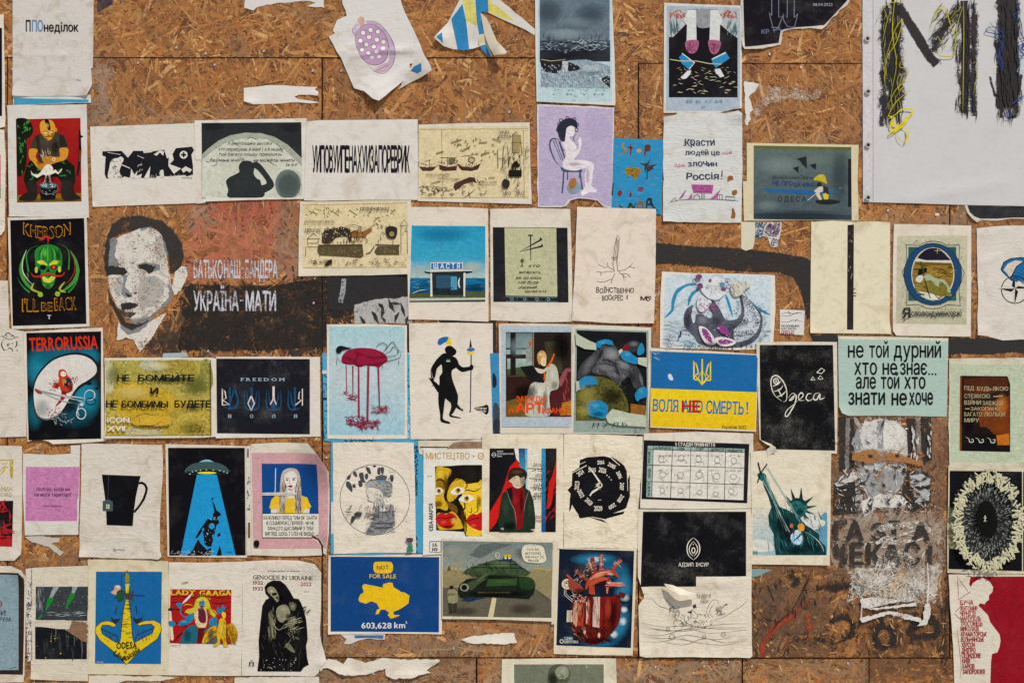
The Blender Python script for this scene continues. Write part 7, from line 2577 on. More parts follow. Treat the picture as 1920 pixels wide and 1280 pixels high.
L d8d8cc*0 1 1843,967 1843,972
L d8d8cc*0 .8 1840,969 1846,969
L d8d8cc*0 .8 1843,972 1841,976
L d8d8cc*0 .8 1843,972 1845,976
""")
ART.append("""
= poster|pale blue poster in a dark frame with mirrored lettering at the lower left edge|-60,1062 20,1060 42,1068 50,1080 48,1170 46,1262 44,1278 -60,1280|wr=.9 paper=cfc7b6 st=.7 curl=46,1070,40,34,14
+ dark_frame
P 2f2420~.1*3 -60,1072 36,1073 46,1084 45,1190 43,1264 -60,1262
+ pale_panel
P 7d949e~.06*3 -60,1075 35,1077 35,1255 -60,1256
+ lettering
T 1b2434 -6 1151 16 7 b|БИ
T 1b1c22 -12 1164 33 7 b|КУРУЗА
L 1b2434 .8 10,1142 10,1152 0,1152
C 8a2c24 3 0,1125 3,1130 1,1138
L 2a2a2c 1.2 18,1252 31,1250
= poster|strip of white poster with blurred violet handwriting running down it|48,1066 60,1064 61,1236 52,1240 49,1160|paper=cdc6ba wr=.9
+ handwriting
H 3a3c5a*1 1.4 50 50 1090 59 1234 7 60 50
H 5a3a5a*1 1.2 20 50 1130 59 1190 6 -30 40
= poster|cream poster of green-tailed comets over a dark street, torn across its middle|58,1064 100,1062 165,1060 166,1160 165,1276 110,1275 58,1272 58,1160|wr=1.2 st=.8 paper=cbc3b1 curl=60,1276,60,20,6 ridge=62,1160,164,1164,6,2.4
+ photograph
P 33393d~.12*8 67,1099 165,1099 164,1163 67,1161
P 15171c~.2*8 66,1174 120,1178 148,1196 163,1204 163,1235 66,1235
P 8a9496~.1*3 100,1099 111,1099 97,1122 92,1120
P 8a9496~.1*3 136,1099 146,1099 139,1112 134,1110
S 1c7a2c*2 90,1122 96,1119 100,1124 92,1136 86,1144 87,1134
S 1c7a2c*2 132,1112 138,1112 140,1117 130,1132 122,1142 126,1128
P 1c7a2c*2 72,1158 78,1150 80,1154 74,1160
H b9c0bc*1 1 16 70 1104 160 1156 1.6 0 90
H 8a9090*1 .8 20 68 1100 84 1140 18 90 5
H 9aa0a0*1 1 18 90 1146 160 1154 18 -4 8
H 2c3034*1 5 12 74 1186 160 1230 26 88 5
E b9a81c*1 103 1196 1.2 1.2
E b9a81c*1 114 1224 1.4 1.4
E b9a81c*1 95 1201 1 1
E b9a81c*1 86 1232 1.2 1.2
H b9a81c*1 1.2 7 70 1190 140 1230 1.6 0 90
H 8a8a90*1 .8 5 96 1186 156 1230 40 90 2
+ torn_core
J 80634c*0 122,1168 134,1164 164,1164 164,1204 150,1198 136,1186 126,1182
P c9bfae*1 67,1162 122,1161 135,1165 130,1178 108,1178 80,1174 66,1174
= poster|blue poster of a yellow anchor-shaped monument lettered ODESA IS Unbreakable|165,1048 240,1049 316,1051 317,1150 316,1265 240,1264 165,1263 164,1150|wr=.5 st=.9 paper=cdc4a8 curl=316,1052,30,20,6
+ blue_ground
P 165f98*3 180,1071 303.7,1071 301.8,1244 178,1243
+ anchor
P cfb41a*1 234,1094 243,1093.5 243,1097 241,1120 245,1150 248.6,1198 252,1208 224,1208 226.5,1198 230.6,1150 236,1120
P cfb41a*1 237,1245 260,1222 295,1197 303,1180 301,1168 289,1162 272,1163 260,1167 257,1170 262,1172 268,1170 284,1169 290,1174 286,1186 252,1204 236,1205
P cfb41a*1 237,1245 216,1223 187,1199 178,1184 180,1174 190,1165 202,1163 212,1166 218,1171 213,1175 204,1171 192,1171 189,1178 192,1188 218,1204 238,1205
L 17171a*1 1.1 237,1245 260,1222 295,1197 303,1180 301,1168 289,1162 272,1163 260,1167 257,1170 262,1172 268,1170 284,1169 290,1174 286,1186 252,1204 248,1190 245,1150 241,1120 243,1097
L 17171a*1 1.1 237,1245 216,1223 187,1199 178,1184 180,1174 190,1165 202,1163 212,1166 218,1171 213,1175 204,1171 192,1171 189,1178 192,1188 218,1204 226,1198 230.6,1150 236,1120 234,1094
H 3a320c*1 .9 34 230 1100 246 1196 10 2 6
L 17171a 1 190,1178 220,1192 220,1202
L 17171a 1 254,1200 256,1190 288,1176
H 3a320c*1 .8 18 194 1184 218 1202 6 80 16
H 3a320c*1 .8 18 256 1180 286 1200 6 80 16
+ duke_statue
P 8f7f14*1 235,1080 237,1073 240,1073 243,1080 242,1090 239,1092 235,1090
E 6a5c14*1 238.4 1071 1.8 2
L 4a3c10 1 235,1077 228,1078
+ figure_with_cleaver
L 2a2a14 1 228,1078 227.5,1096
S c99a8a 208,1109 214,1105 215,1098 220,1096 226,1099 226,1106 222,1113 215,1114
E c9c6bc 222 1099 4 2.6
S 24492e 220,1108 230,1104 234,1112 232,1122 224,1127 219,1120
C 24492e 2 219,1118 214,1121
P 3a3a3c 234,1112 246,1110 252,1106 249,1116 251,1127 246,1120 238,1124
L 22222a 1 250,1115 272,1116
+ leaping_figure
P 26282c*1 208,1156 214,1160 222,1159 226,1158 222,1164 216,1168 211,1163
L 26282c 1.4 219,1136 217,1150
+ leaping_figure
P 26282c*1 250,1156 256,1160 264,1158 268,1153 266,1162 258,1168 252,1164
L 26282c 1.4 255,1134 257,1150
+ lettering
T 1f1a08*1 219 1215 38 12 bj|ODESA
T 1f1a08*1 233 1224 5 6 bj|IS
T 1f1a08*1 211 1226 24 10 bji:r30|Unb
T 1f1a08*1 232 1241 38 10 bji:r-34|reakable
T c9c6ba 182 1241 12 3 j|Scotta
= poster|LADY GAAGA poster of a blue many-armed singer with yellow hair on red|317,1053 380,1054 455,1052 455,1150 452,1266 380,1266 316,1265 316,1150|wr=1 paper=d3ccbf st=.6 ridge=320,1060,450,1058,6,1.8
+ red_ground
P a01818*3 319.5,1103.6 434,1105 432.8,1207.7 318,1205
C 2a0c10 2 320,1118 340,1116 356,1120 380,1116
C 2a0c10 2 396,1118 410,1120 420,1117 433,1119
C 2a0c10 2 320,1130 336,1128 346,1132
C 2a0c10 2 396,1128 412,1131 433,1128
C 2a0c10 2 400,1138 416,1140 433,1137
C 2a0c10 2 320,1142 336,1142 346,1150
C 2a0c10 2 408,1150 420,1148 433,1152
C 2a0c10 2 324,1166 344,1170 352,1176
C 2a0c10 2.4 326,1205 336,1190 350,1182
C 2a0c10 2.4 338,1205 346,1192 356,1188
C 2a0c10 2 412,1196 420,1190 430,1180
+ lettering
T c9bc2a*1 320.5 1114.5 45 9 Bs|LADY
T c9bc2a*1 374.5 1115.5 59 9.4 Bs|GAAGA
+ blue_singer
P 1e5f74~.05*1 336,1206 344,1184 356,1172 366,1170 372,1180 372,1198 364,1206
P 1e5f74~.05*1 380,1206 382,1184 392,1172 402,1176 412,1190 414,1206
S 1d78a4*1 330,1132 336,1128 341,1132 340,1142 342,1152 352,1154 356,1146 362,1144 362,1160 354,1168 340,1172 334,1170 338,1164 350,1160 344,1156 338,1148 337,1140
S 1d78a4*1 408,1137 414,1140 418,1132 420,1138 424,1136 420,1144 412,1150 407,1144
S 1d78a4*1 394,1160 402,1154 408,1160 406,1166 410,1172 398,1172 392,1168
S c4b32a*1 366,1128 372,1120 380,1118 388,1121 393,1130 396,1142 404,1150 402,1156 392,1148 390,1140 384,1146 382,1140 372,1140 366,1146 356,1150 348,1146 358,1140 364,1136
C c4b32a*1 1.6 362,1134 352,1132 344,1134
C c4b32a*1 1.6 362,1140 352,1142 346,1148
C c4b32a*1 1.6 394,1142 402,1144 408,1152
S 2a7fa6*1 374,1126 378,1122 383,1126 384,1134 379,1142 374,1136
E 15171a 376.6 1128 1.4 1
E 15171a 381 1128 1.4 1
P 8a1c28 376,1134 381,1134 380,1143 378,1142
S 5a1c3c 370,1144 376,1142 384,1144 386,1158 380,1166 374,1160
S cdb98c*1 364,1144 369,1140 372,1146 372,1158 376,1166 386,1166 386,1150 384,1140 388,1146 389,1160 386,1174 376,1178 368,1170 365,1158
H 3a1a14*1 1 24 365 1142 388 1174 2.4 60 80
P 5a1216 372,1176 384,1176 384,1200 374,1206 370,1200
C 6a4a14 2.4 364,1124 372,1116 384,1114 394,1122
H c9a22a*1 1.6 12 362 1114 396 1124 3 80 60
+ scimitar
P d2c9cc*1 341,1131 348,1122 356,1114 361,1110 358,1118 350,1126 343,1131
+ club
P d0c7a8*1 317,1142 321,1142 326,1196 324,1200 320,1198
S 14303c 316,1140 324,1138 324,1144 317,1144
S 1d78a4*1 316,1164 326,1164 329,1170 320,1174
+ golden_bird
S c9a21e*1 406,1174 398,1174 388,1182 380,1198 380,1206 392,1200 404,1190
S b3861a*1 424,1172 436,1168 444,1180 446,1190 440,1208 432,1196 426,1184
H 8a5f10*1 1 40 384 1178 406 1202 12 -40 14
H 8a5f10*1 1 40 424 1174 444 1206 12 60 14
S c9a81e*1 412,1160 420,1158 424,1166 424,1180 424,1194 426,1208 430,1210 420,1211 418,1200 414,1196 412,1206 404,1211 400,1208 408,1202 406,1186 410,1170
S d9b82e*1 416,1148 420,1146 424,1150 422,1158 417,1156
H 7a540e*1 1 20 406 1160 426 1206 8 80 20
+ caption
T 9a3a40 320 1209.5 20 2 |Кривава та ін.
C 26262a 1.4 340,1093 348,1091 355,1090
+ picture_tones
G 5ab0d0 .5 345 1164 8 4
G 0c3a58 .5 346 1172 10 3
G f0e060 .5 374 1124 8 4
G 7a6a10 .5 392 1146 5 10
G 0f3f50 .6 352 1190 8 14
G 0f3f50 .6 396 1190 8 14
G f0dca8 .5 376 1172 8 4
G f0d860 .5 416 1176 4 16
= poster|poster GENOCIDE IN UKRAINE of a shrouded skeletal mother holding a child|455,1052 520,1049 560,1050 590,1056 603,1072 602,1130 600,1190 612,1238 602,1250 596,1262 590,1267 520,1266 453,1266 454,1150|wr=1.2 paper=d3ccc0 st=.6 j=.6 curl=600,1062,50,34,12/608,1245,26,20,9 ridge=458,1060,580,1058,6,2/601,1080,602,1110,5,2
+ lettering
T 1d1c20 502 1071.5 60 3 b|#WeRememberTerrorFamine
T 1d1c20 474.5 1085 63 7.6 s:r1|GENOCIDE IN
T 1d1c20 543 1086 43 7 s:r1|UKRAINE
T 7a1c24 475 1095 18 6.4 s|1932
T 7a1c24 475 1106 18 6.4 s|1933
T 7a1c24 564 1097.5 20 6.6 s|2022
T 1d1c20 570 1109 9 6 |...
+ shrouded_figure
P 0e0d10*3 482.6,1257.5 486,1230 485,1200 488,1170 492,1135 498,1124 505,1120 498,1112 496,1100 502,1092 512,1087 526,1088 536,1096 544,1108 551,1121 560,1122 565,1130 570,1144 574,1160 576,1180 577,1198 574,1210 576,1232 579,1245 570,1250 564,1258
S 8a866c~.15*2 501,1104 506,1099 513,1100 518,1106 522,1114 524,1122 520,1128 516,1124 511,1118 504,1112
S 16130f 510,1112 517,1110 519,1114 512,1116
S 16130f 501,1112 506,1112 507,1116 503,1116
S 16130f 516,1118 521,1119 520,1122
S 85836c~.15*2 519,1140 526,1134 536,1133 542,1140 544,1150 538,1158 530,1166 522,1162 518,1150
S 5a5846~.15*2 542,1130 550,1128 556,1134 552,1144 545,1142
S 6a6850~.15*2 535,1210 540,1204 548,1212 553,1222 545,1220
H a9a588*1 1.2 34 534 1156 564 1180 14 -20 16
H 8d8a70*1 1.2 26 504 1140 516 1196 20 84 9
H 7a785e*1 1 14 540 1180 560 1196 12 50 30
C 9a977c*1 1.2 512,1150 514,1170 524,1180 532,1172
C 8d8a70 1 546,1196 540,1206 532,1214
H 3f3e38*1 1.2 34 492 1150 574 1250 16 84 20
H c9c9c0*1 1 24 490 1232 560 1256 3 40 80
H 1a1814*1 1.4 10 566 1138 580 1150 12 -30 40
+ emblem
T 26262a 468 1246 8 6 B|Π
L 26262a 1 470,1236 475,1237
L 26262a .8 466,1247 478,1247
+ figure_tones
G c9c7a8 .6 509 1107 5 4
G b8b694 .6 532 1142 7 8
G a9a788 .5 549 1136 5 5
G 8a886c .5 508 1160 5 20
G 9a9878 .5 545 1168 14 5 -15
G 050506 .7 526 1120 8 6
G 050506 .6 540 1154 5 8
= poster|bright blue NOT FOR SALE poster with yellow country map, 603,628 km²|616,1040 720,1039 829,1038 829,1110 828.6,1188 720,1187 615,1188.5 615,1110|wr=.4 paper=d8cfbf st=.4 ridge=700,1041,780,1041,5,1
+ blue_ground
P 113f78>0f3f7a*6 620,1042.7 823.5,1043.7 823,1184.4 620,1183
+ badge
S dcb418*1 702,1054 708,1052.5 729,1052.5 735,1055 737,1063 735,1071 729,1074 708,1074 702,1071 700,1063
T 26345a*1 706.5 1067 22 7.6 b|NOT
+ lettering
T dcb418*1 693 1083 21 7.4 b|FOR
T dcb418*1 717.5 1083.3 25 7.4 b|SALE
+ country_map
P dcb418*1 683,1094 694,1096 704,1098 717,1101 719,1094 730,1091 736,1092 738,1100 748,1106 752,1109 759,1110 768,1116 767,1121 766,1130 758,1136 748,1142 738,1146 737,1148 740,1152 749,1152 748,1154 736,1158 733,1159 727,1152 730,1148 722,1142 714,1142 710,1150 704,1151 707,1142 712,1140 706,1130 696,1126 686,1131 674,1127 672,1122 676,1113 682,1110 679,1098
+ area_lettering
T ddd8cc*1 678 1177 56 10.5 b|603,628
T ddd8cc*1 739.5 1176.5 20 10.8 b|km
T ddd8cc*1 760.5 1168 3 4.4 b|2
= poster|cartoon poster of a green tank facing a lone guard, YOU'RE BLOCKING THE WAY|828,1009 930,1010 1036,1014 1037,1090 1035,1164 930,1160 829,1159 828,1080|wr=.5 paper=d5ccb6 st=.8 curl=1000,1012,24,14,6
+ painting
K 830 1013 1036 1158
P 6f7b76>8a8f86~.06*3 830,1013 1036,1016 1036,1070 830,1070
P 5a6462~.15*2 880,1040 900,1020 930,1016 960,1020 930,1030 900,1046
P 8a7f5c~.08*3 830,1068 1036,1068 1034,1130 830,1130
P 5c584a~.08*3 830,1100 1002,1100 1034,1124 1034,1157 830,1154
P c3ba92~.05*3 923,1118 931,1120 925,1156 915,1155
C 3a3424 1 830,1110 850,1096 862,1080
C 3a3424 1 1000,1104 1034,1126
H c99c1c*1 2 10 834 1064 856 1068 5 0 40
H c9a01c*1 2 12 998 1062 1032 1068 5 -30 30
H c9a01c*1 1.4 10 846 1052 870 1062 4 -40 20
P 5a4a2c 838,1068 842,1058 846,1068
+ tank
P 18201a~.1*2 858,1108 862,1094 876,1084 900,1082 980,1080 996,1084 1004,1096 1002,1108 992,1122 960,1120 912,1118 880,1122 864,1120
P 3a4c32~.1*1 868,1074 874,1066 896,1058 914,1052 930,1048 950,1048 966,1050 972,1058 984,1066 996,1072 988,1078 960,1080 900,1080 884,1078
H 14180f*1 1.2 30 870 1058 992 1078 12 60 16
P 2c4a28~.1*1 914,1084 970,1082 968,1096 912,1098
S 1f3a1e~.1*1 974,1082 990,1080 1002,1088 1003,1100 988,1104 976,1100
H 0d120c*1 1.4 30 912 1098 1000 1120 5 88 6
P 8a7c4a 896,1108 956,1108 956,1111 896,1111
P 3a4a30~.1*1 928,1066 934,1072 884,1106 874,1100 876,1092
C 161c12 1.4 928,1066 900,1082 876,1094
C 161c12 1.4 934,1072 906,1090 884,1106
E 8a8c74*1 871 1100 8.4 7.4
E 0e100c*1 870.6 1100 5.6 5.2
P 1c2f48 864,1124 880,1118 912,1118 880,1126
+ tank_shading
G 6f8460 .7 940 1056 26 7
G 54683f .6 900 1066 18 6 -12
G 0e140c .8 930 1080 60 5
G 4a6a3c .6 944 1089 26 4
G 0a0d08 .8 930 1112 70 8
G 34502c .6 988 1088 10 6
G 6f8460 .5 906 1080 20 4 -33
G 10160e .6 904 1092 18 3 -33
G 1c2c1a .7 866 1112 12 8
G b0b0a0 .5 850 1032 26 12
G 4a524e .6 990 1036 30 14
G a89c70 .5 850 1086 22 12
G a89c70 .5 1016 1090 16 14
G 3a362c .6 870 1144 30 10
G 3a362c .6 980 1140 30 12
L 12180f*1 .9 884,1062 980,1064
L 12180f*1 .9 896,1056 972,1056
L 12180f*1 .9 912,1050 912,1060
L 12180f*1 .9 936,1048 938,1058
L 12180f*1 .9 956,1050 958,1060
+ skeleton_figure
O c9c3b0*1 1.4 932.6 1040 3.6 5
H c9c3b0*1 1 6 929 1038 936 1048 4 60 60
+ officials
P 232f4a 938,1050 944,1045 952,1044 960,1046 962,1051
E c9a22c*1 948 1041 3.4 3
E c9a22c*1 955 1040.5 3.4 3
E d8c9a0*1 948 1045 2.4 2
E d8c9a0*1 955 1045 2.4 2
+ guard
P 8a8766~.06*1 839,1108 843,1102 850,1102 858,1108 859,1122 857,1130 841,1130 839,1122
E 1b1814 846.6 1100 4 3.6
T 15151a*1 840.5 1114.5 16 3.4 B|SECURITY
P 33302a~.1 841,1128 848,1130 848,1148 843,1148
P 33302a~.1 850,1130 857,1128 856,1146 850,1147
+ speech_bubble
S d5ceb8*1 982,1022 992,1019 1006,1020 1018,1024 1022,1036 1024,1048 1016,1054 1000,1054 986,1052 980,1044 978,1032
T 26241f*1 988 1031 22 4 j|YOU'RE
T 26241f*1 985 1038 29 4 j|BLOCKING
T 26241f*1 984 1045 36 4 j|THE WAY TO
T 26241f*1 991 1052 19 4 j|PEACE
= poster|poster of a red mechanical heart built of pipes, coils and insulators on blue-black|1043,1026 1120,1026 1194,1028 1191,1120 1186.5,1228 1110,1227 1038,1225 1040,1120|wr=.6 st=.7 paper=d6ccb6 curl=1110,1229,80,16,5
+ dark_ground
K 1043 1028 1189 1214
P 0f1a2c*8 1048.7,1028.4 1189,1032 1183,1214 1043,1209
G 2a80a8 .9 1116 1048 50 14
G 2a80a8 .9 1168 1100 20 44
G 2a80a8 .9 1160 1170 22 40 20
G 2272a0 .8 1124 1205 40 9
G 1a5a80 .7 1064 1200 16 12
G 2272a0 .7 1150 1066 34 20
G d8e8ec .9 1170 1142 8 7
G d8e8ec .8 1168 1164 8 9
G d8e8ec .8 1150 1188 10 9
G d8e8ec .8 1118 1048 20 6
G c9e0e8 .6 1172 1120 10 8
+ heart_body
S 5a1614~.15*2 1072,1124 1084,1116 1110,1118 1140,1118 1160,1116 1164,1130 1164,1150 1158,1172 1144,1190 1130,1202 1112,1208 1096,1204 1082,1192 1074,1176 1070,1150
P a43a24~.1*1 1076,1126 1096,1120 1094,1172 1084,1172 1076,1150
S c99a80~.1*1 1076,1130 1082,1128 1082,1172 1074,1164
P 7a1814~.1*1 1124,1118 1160,1118 1158,1172 1124,1176
H 3a0c0c*1 1 30 1126 1120 1158 1174 30 90 2
P c9b0a0*1 1112,1118 1125,1118 1124,1176 1111,1174
H 5a1a18*1 .9 12 1112 1120 1124 1172 36 90 1
P 9a2a1c*1 1098,1126 1107,1124 1106,1172 1098,1170
L e0c9b4*1 1.6 1100,1128 1100,1168
E d9b09a*1 1096 1184 2.4 4
E d9b09a*1 1123 1190 2.4 5
H 2a0a0c*1 1.4 40 1078 1174 1150 1204 9 30 40
H c98a70*1 1 20 1076 1174 1100 1204 9 60 20
+ insulator
L 6a2a20*1 8 1104,1052 1113,1080
H c9a89a*1 1 12 1100 1052 1112 1078 8 -20 6
+ insulator
L 7a3426*1 7 1110,1044 1118,1074
H c9a89a*1 1 10 1108 1046 1118 1072 7 -16 6
+ insulator
L 8a3c2c*1 6.6 1126.5,1038 1127,1070
H c9a89a*1 1 10 1124 1040 1130 1068 7 -4 6
+ insulator
L 7a3426*1 7 1078,1068 1103,1088
H c9a89a*1 1 10 1078 1068 1102 1088 8 -50 6
+ insulator
L a4442c*1 6 1148,1066 1165,1048
H d9b8a8*1 1 8 1150 1050 1164 1064 6 50 6
+ insulator
L 9a4a34*1 5 1062,1076 1090,1102
H c9a89a*1 1 8 1064 1078 1088 1100 6 -45 6
+ artery
C a8402a*1 11 1098,1104 1104,1090 1118,1078 1136,1072 1150,1072 1160,1082
C d9a890*1 2.4 1106,1086 1122,1074 1146,1070
C b04c34*1 9 1110,1114 1108,1096 1120,1088 1134,1084 1146,1088
C c9705a*1 8 1138,1112 1140,1096 1150,1094 1162,1096 1172,1096
P 8a3020*1 1134,1100 1142,1078 1146,1100
L c9a89a*1 1 1134,1096 1146,1096
L c9a89a*1 1 1136,1090 1145,1090
P a8402a*1 1104,1096 1114,1096 1116,1114 1104,1112
P 5a1c18*1 1162,1108 1174,1112 1170,1120 1158,1116
+ gauge
E c9bfa8*1 1063 1094 10 10
O 4a3428*1 1 1063 1094 5.4 5.4
E 4a3428*1 1062 1092 1.8 1.8
S 8a4030*1 1066,1084 1084,1092 1094,1104 1084,1110 1068,1104
L b9b3a4*1 1.2 1061,1098 1061,1112 1072,1122 1080,1128
L b9b3a4*1 1.2 1058,1104 1058,1114 1074,1128 1076,1140
+ cylinder_tank
P c9b8a0*1 1063,1143 1073,1143 1073,1165 1062,1165
L 5a4a3c*1 1 1067,1143 1067,1165
L 5a4a3c*1 1 1070,1143 1070,1165
+ lettering
T d0cbc0*1 1058 1198 15 4.6 b|З ДНЕМ
T d0cbc0*1 1058 1204.5 26 4.6 b|ЕНЕРГЕТИКА!
O d0cbc0*1 1.4 1053 1201 3 3.4
+ metal_shading
G e89a7a .8 1122 1078 18 4 -18
G f0c0a8 .7 1144 1075 8 3 10
G 3a0a0a .7 1126 1092 18 4 -18
G e8b090 .7 1103 1140 3 22
G f0c8b4 .8 1101 1150 2 16
G e09070 .6 1086 1140 6 18
G 2a0606 .8 1150 1150 10 30
G 2a0606 .7 1118 1200 30 8
G 1a0505 .7 1090 1188 10 14
G c84a34 .5 1140 1140 8 24
G e8b8a0 .9 1096 1184 3 5
G e8b8a0 .9 1123 1190 3 6
G f0d0b8 .7 1142 1092 5 3
G e8a890 .7 1160 1092 12 2.4
G 2a0808 .6 1152 1102 14 3
G e8c8b0 .6 1107 1058 2 12 -20
G e8c8b0 .6 1127 1052 1.6 14
G 1a0606 .6 1086 1106 12 6
H d8cfc0*1 .8 26 1072 1110 1100 1128 8 20 60
H 1a0808*1 1 40 1072 1120 1110 1176 10 88 12
= poster|line-drawn cartoon poster of a sinking warship lettered ТА ЙДУ Я ЙДУ!|1207,1098 1260,1099 1305,1100 1305,1080 1360,1080 1409,1079 1409,1150 1410,1228 1405,1232 1300,1230 1210,1231 1199,1228 1198,1180 1197,1134 1207,1120|wr=1 paper=d9d0bf st=.7 j=.5 curl=1300,1232,110,16,6/1202,1226,30,24,8 ridge=1310,1096,1330,1086,6,5/1330,1086,1400,1088,6,4/1320,1098,1395,1096,5,3
+ drawing
C 5c564c 1 1207,1122 1222,1122 1234,1134 1250,1140 1262,1146 1270,1152
C 5c564c 1 1240,1116 1258,1132 1266,1142
C 5c564c 1 1330,1164 1356,1156 1376,1144 1392,1134 1404,1120
C 5c564c 1 1322,1160 1326,1140 1334,1126 1344,1124 1348,1134
C 5c564c 1 1328,1156 1332,1140 1340,1130
C 5c564c 1 1202,1166 1240,1174 1290,1172 1340,1178 1404,1180
C 5c564c 1 1204,1174 1250,1182 1300,1176 1350,1170 1402,1168
C 5c564c 1 1204,1188 1240,1190 1290,1178 1330,1186 1402,1180
C 5c564c 1 1204,1192 1250,1196 1290,1190 1340,1198 1380,1190
C 5c564c 1 1204,1202 1240,1202 1270,1196 1310,1204 1360,1208 1402,1198
C 5c564c 1 1230,1198 1280,1208 1320,1196 1360,1204 1400,1196
C 5c564c 1 1208,1170 1230,1178 1280,1182 1330,1176 1400,1176
L 4a463e 1 1262,1168 1266,1160 1276,1162 1282,1170
L 4a463e 1 1282,1152 1284,1166 1300,1172
L 4a463e 1 1290,1148 1298,1142 1306,1150 1318,1152
P 3a3a3c 1298,1134 1304,1131 1306,1138 1300,1140
P 3a3a3c 1288,1146 1298,1144 1296,1150
H 4a463e*1 .8 90 1262 1150 1336 1176 5 45 90
H 4a463e*1 .8 30 1254 1136 1274 1154 5 30 60
H 4a463e*1 .8 24 1342 1136 1356 1152 5 45 70
O 4a463e .8 1348 1148 4 4
L 4a463e 1 1352,1140 1360,1132
L 4a463e 1.6 1359,1132 1364,1132
L 4a463e 1 1352,1150 1360,1149
O 4a463e .8 1252 1178 3 3
O 4a463e .8 1260 1192 5 5
O 4a463e .8 1320 1193 3 3
O 4a463e .8 1356 1188 4 3
C 4a463e .8 1262,1144 1270,1140 1274,1150 1268,1154
+ lettering
T 5a5242 1306 1120 26 7 l|ТА ЙДУ Я
T 5a5242 1314 1129 14 6 l|ЙДУ!
= paper_flap|stiff folded paper tongue lifting off the warship drawing and casting a shadow|1244,1092 1260,1094 1285,1104 1303,1109 1302,1121 1298,1123 1274,1111 1250,1100|cat=paper paper=ddd5c2 wr=.3 curl=1270,1112,50,34,34 lv=10
= paper_scrap|teal sliver of torn poster pinned just right of the leaf emblem poster|1409,1066 1430,1066 1448,1068 1420,1080 1409,1082|cat=scrap paper=6f9a9c j=.7
= poster|red and cream poster of a pregnant woman's silhouette with a column of city names|1778,1076 1850,1076 1990,1078 1990,1300 1790,1300 1788,1240 1784,1180 1780,1120|wr=1 st=.6 paper=d2cabb j=.6 curl=1782,1180,16,140,7
+ red_field
P 8a1020~.05*3 1820,1080 1850,1080 1864,1084 1860,1090 1840,1082 1824,1092 1820,1100 1817,1094
P 8a1020~.05*3 1840,1080 1990,1080 1990,1300 1856,1300 1858,1240 1860,1225 1870,1222 1874,1212 1876,1200 1874,1188 1866,1178 1857,1166 1852,1152 1840,1140 1834,1134 1838,1130 1846,1132 1850,1126 1854,1124 1854,1116 1861,1108 1862,1100 1856,1090 1846,1084
+ barbed_hair
C 8a2a30 1.2 1794,1080 1796,1100 1797,1124
C 8a2a30 1.2 1794,1080 1806,1096 1816,1110
L 8a2a30 1.2 1796,1124 1820,1108
L 8a2a30 1.2 1791,1146 1806,1132
L 8a2a30 1.2 1790,1150 1800,1160
C 8a2a30 1 1794,1176 1798,1210 1802,1250 1800,1272
+ city_names
T 9a2028*1 1800 1133 25 8 B|БУЧА
T 9a2028*1 1800 1144 33 8 B|ЖИТОМИР
T 9a2028*1 1800 1153.5 29 8 B|ЧЕРНІГІВ
T 9a2028*1 1801 1163 38 8 B|МАРІУПОЛЬ
T 9a2028*1 1801 1172.5 41 8 B|ТРОСТЯНЕЦЬ
T 9a2028*1 1801 1182 34 8 B|МИКОЛАЇВ
T 9a2028*1 1802 1192 48 8 B|КРАМАТОРСЬК
T 9a2028*1 1802 1202 43 8 B|ВІЛЬНЯНСЬК
T 9a2028*1 1803 1212 25 8 B|ХЕРСОН
T 9a2028*1 1803 1222 26 8 B|ДНІПРО
T 9a2028*1 1803 1232 36 8 B|СЕЛИДОВЕ
T 9a2028*1 1804 1242 15 8 B|КИЇВ
T 9a2028*1 1804 1252 23 8 B|ХАРКІВ
T 9a2028*1 1805 1262 41 8 B|ЗАПОРІЖЖЯ
= poster|poster of a pocked grey-green moon, cut off by the bottom edge|941,1235 1050,1233 1155,1233 1157,1300 940,1300|wr=.6 st=.8 paper=d3cdb8 curl=1155,1236,16,30,5
+ green_ground
K 964 1244 1132 1300
P 6d7260~.06*3 964,1244.5 1132,1244.5 1132,1300 964,1300
+ moon
E 4f5344~.25*3 1048.5 1264 21.5 21
E 83886f~.25*3 1054 1260 13 13
H 2c3024*1 1.6 20 1032 1250 1066 1278 3 30 90
+ moon_tones
G b0b59c .7 1056 1256 12 12
G 23261c .8 1036 1272 12 16
= paper_scrap|long ragged patch of torn white paper on boards below the map poster|604,1240 616,1234 630,1236 644,1244 652,1232 668,1236 686,1242 700,1238 716,1232 740,1234 770,1236 800,1234 826,1236 814,1246 800,1256 808,1260 786,1264 770,1270 736,1271 724,1266 722,1252 704,1258 686,1264 660,1266 636,1262 622,1254 606,1252|cat=scrap j=1.8 curl=770,1270,60,20,10/640,1262,50,14,8/826,1238,40,14,8 paper=d6cfc2 wr=.8
= paper_scrap|torn scrap with blue print peeking below the map poster|638,1188 722,1188 721,1198 706,1198 690,1196 672,1200 656,1207 644,1206 650,1198|cat=scrap j=1 paper=ccc9c4 wr=.8
+ blue_print
P 3f6c94~.3*6 664,1190 690,1190 720,1190 718,1197 688,1195 666,1196
= paper_scrap|pointed torn white paper strip on the boards below the tank poster|864,1198 884,1192 910,1189 940,1186 964,1186 966,1196 970,1204 950,1207 920,1205 896,1206 876,1204|cat=scrap j=1.3 curl=920,1206,60,12,7/866,1198,20,12,5 paper=d8d2c6 wr=.7
= paper_scrap|faint white remnant on bare board below the pink Люблю poster|46,1006 80,1004 112,1008 110,1016 96,1018 120,1034 112,1042 90,1024 60,1016|cat=scrap j=1.6 paper=b9b3aa
= paper_scrap|white wisps of paper at the torn foot between the genocide and map posters|602,1236 612,1240 608,1248 602,1258 598,1250|cat=scrap j=1 paper=d3cdc0
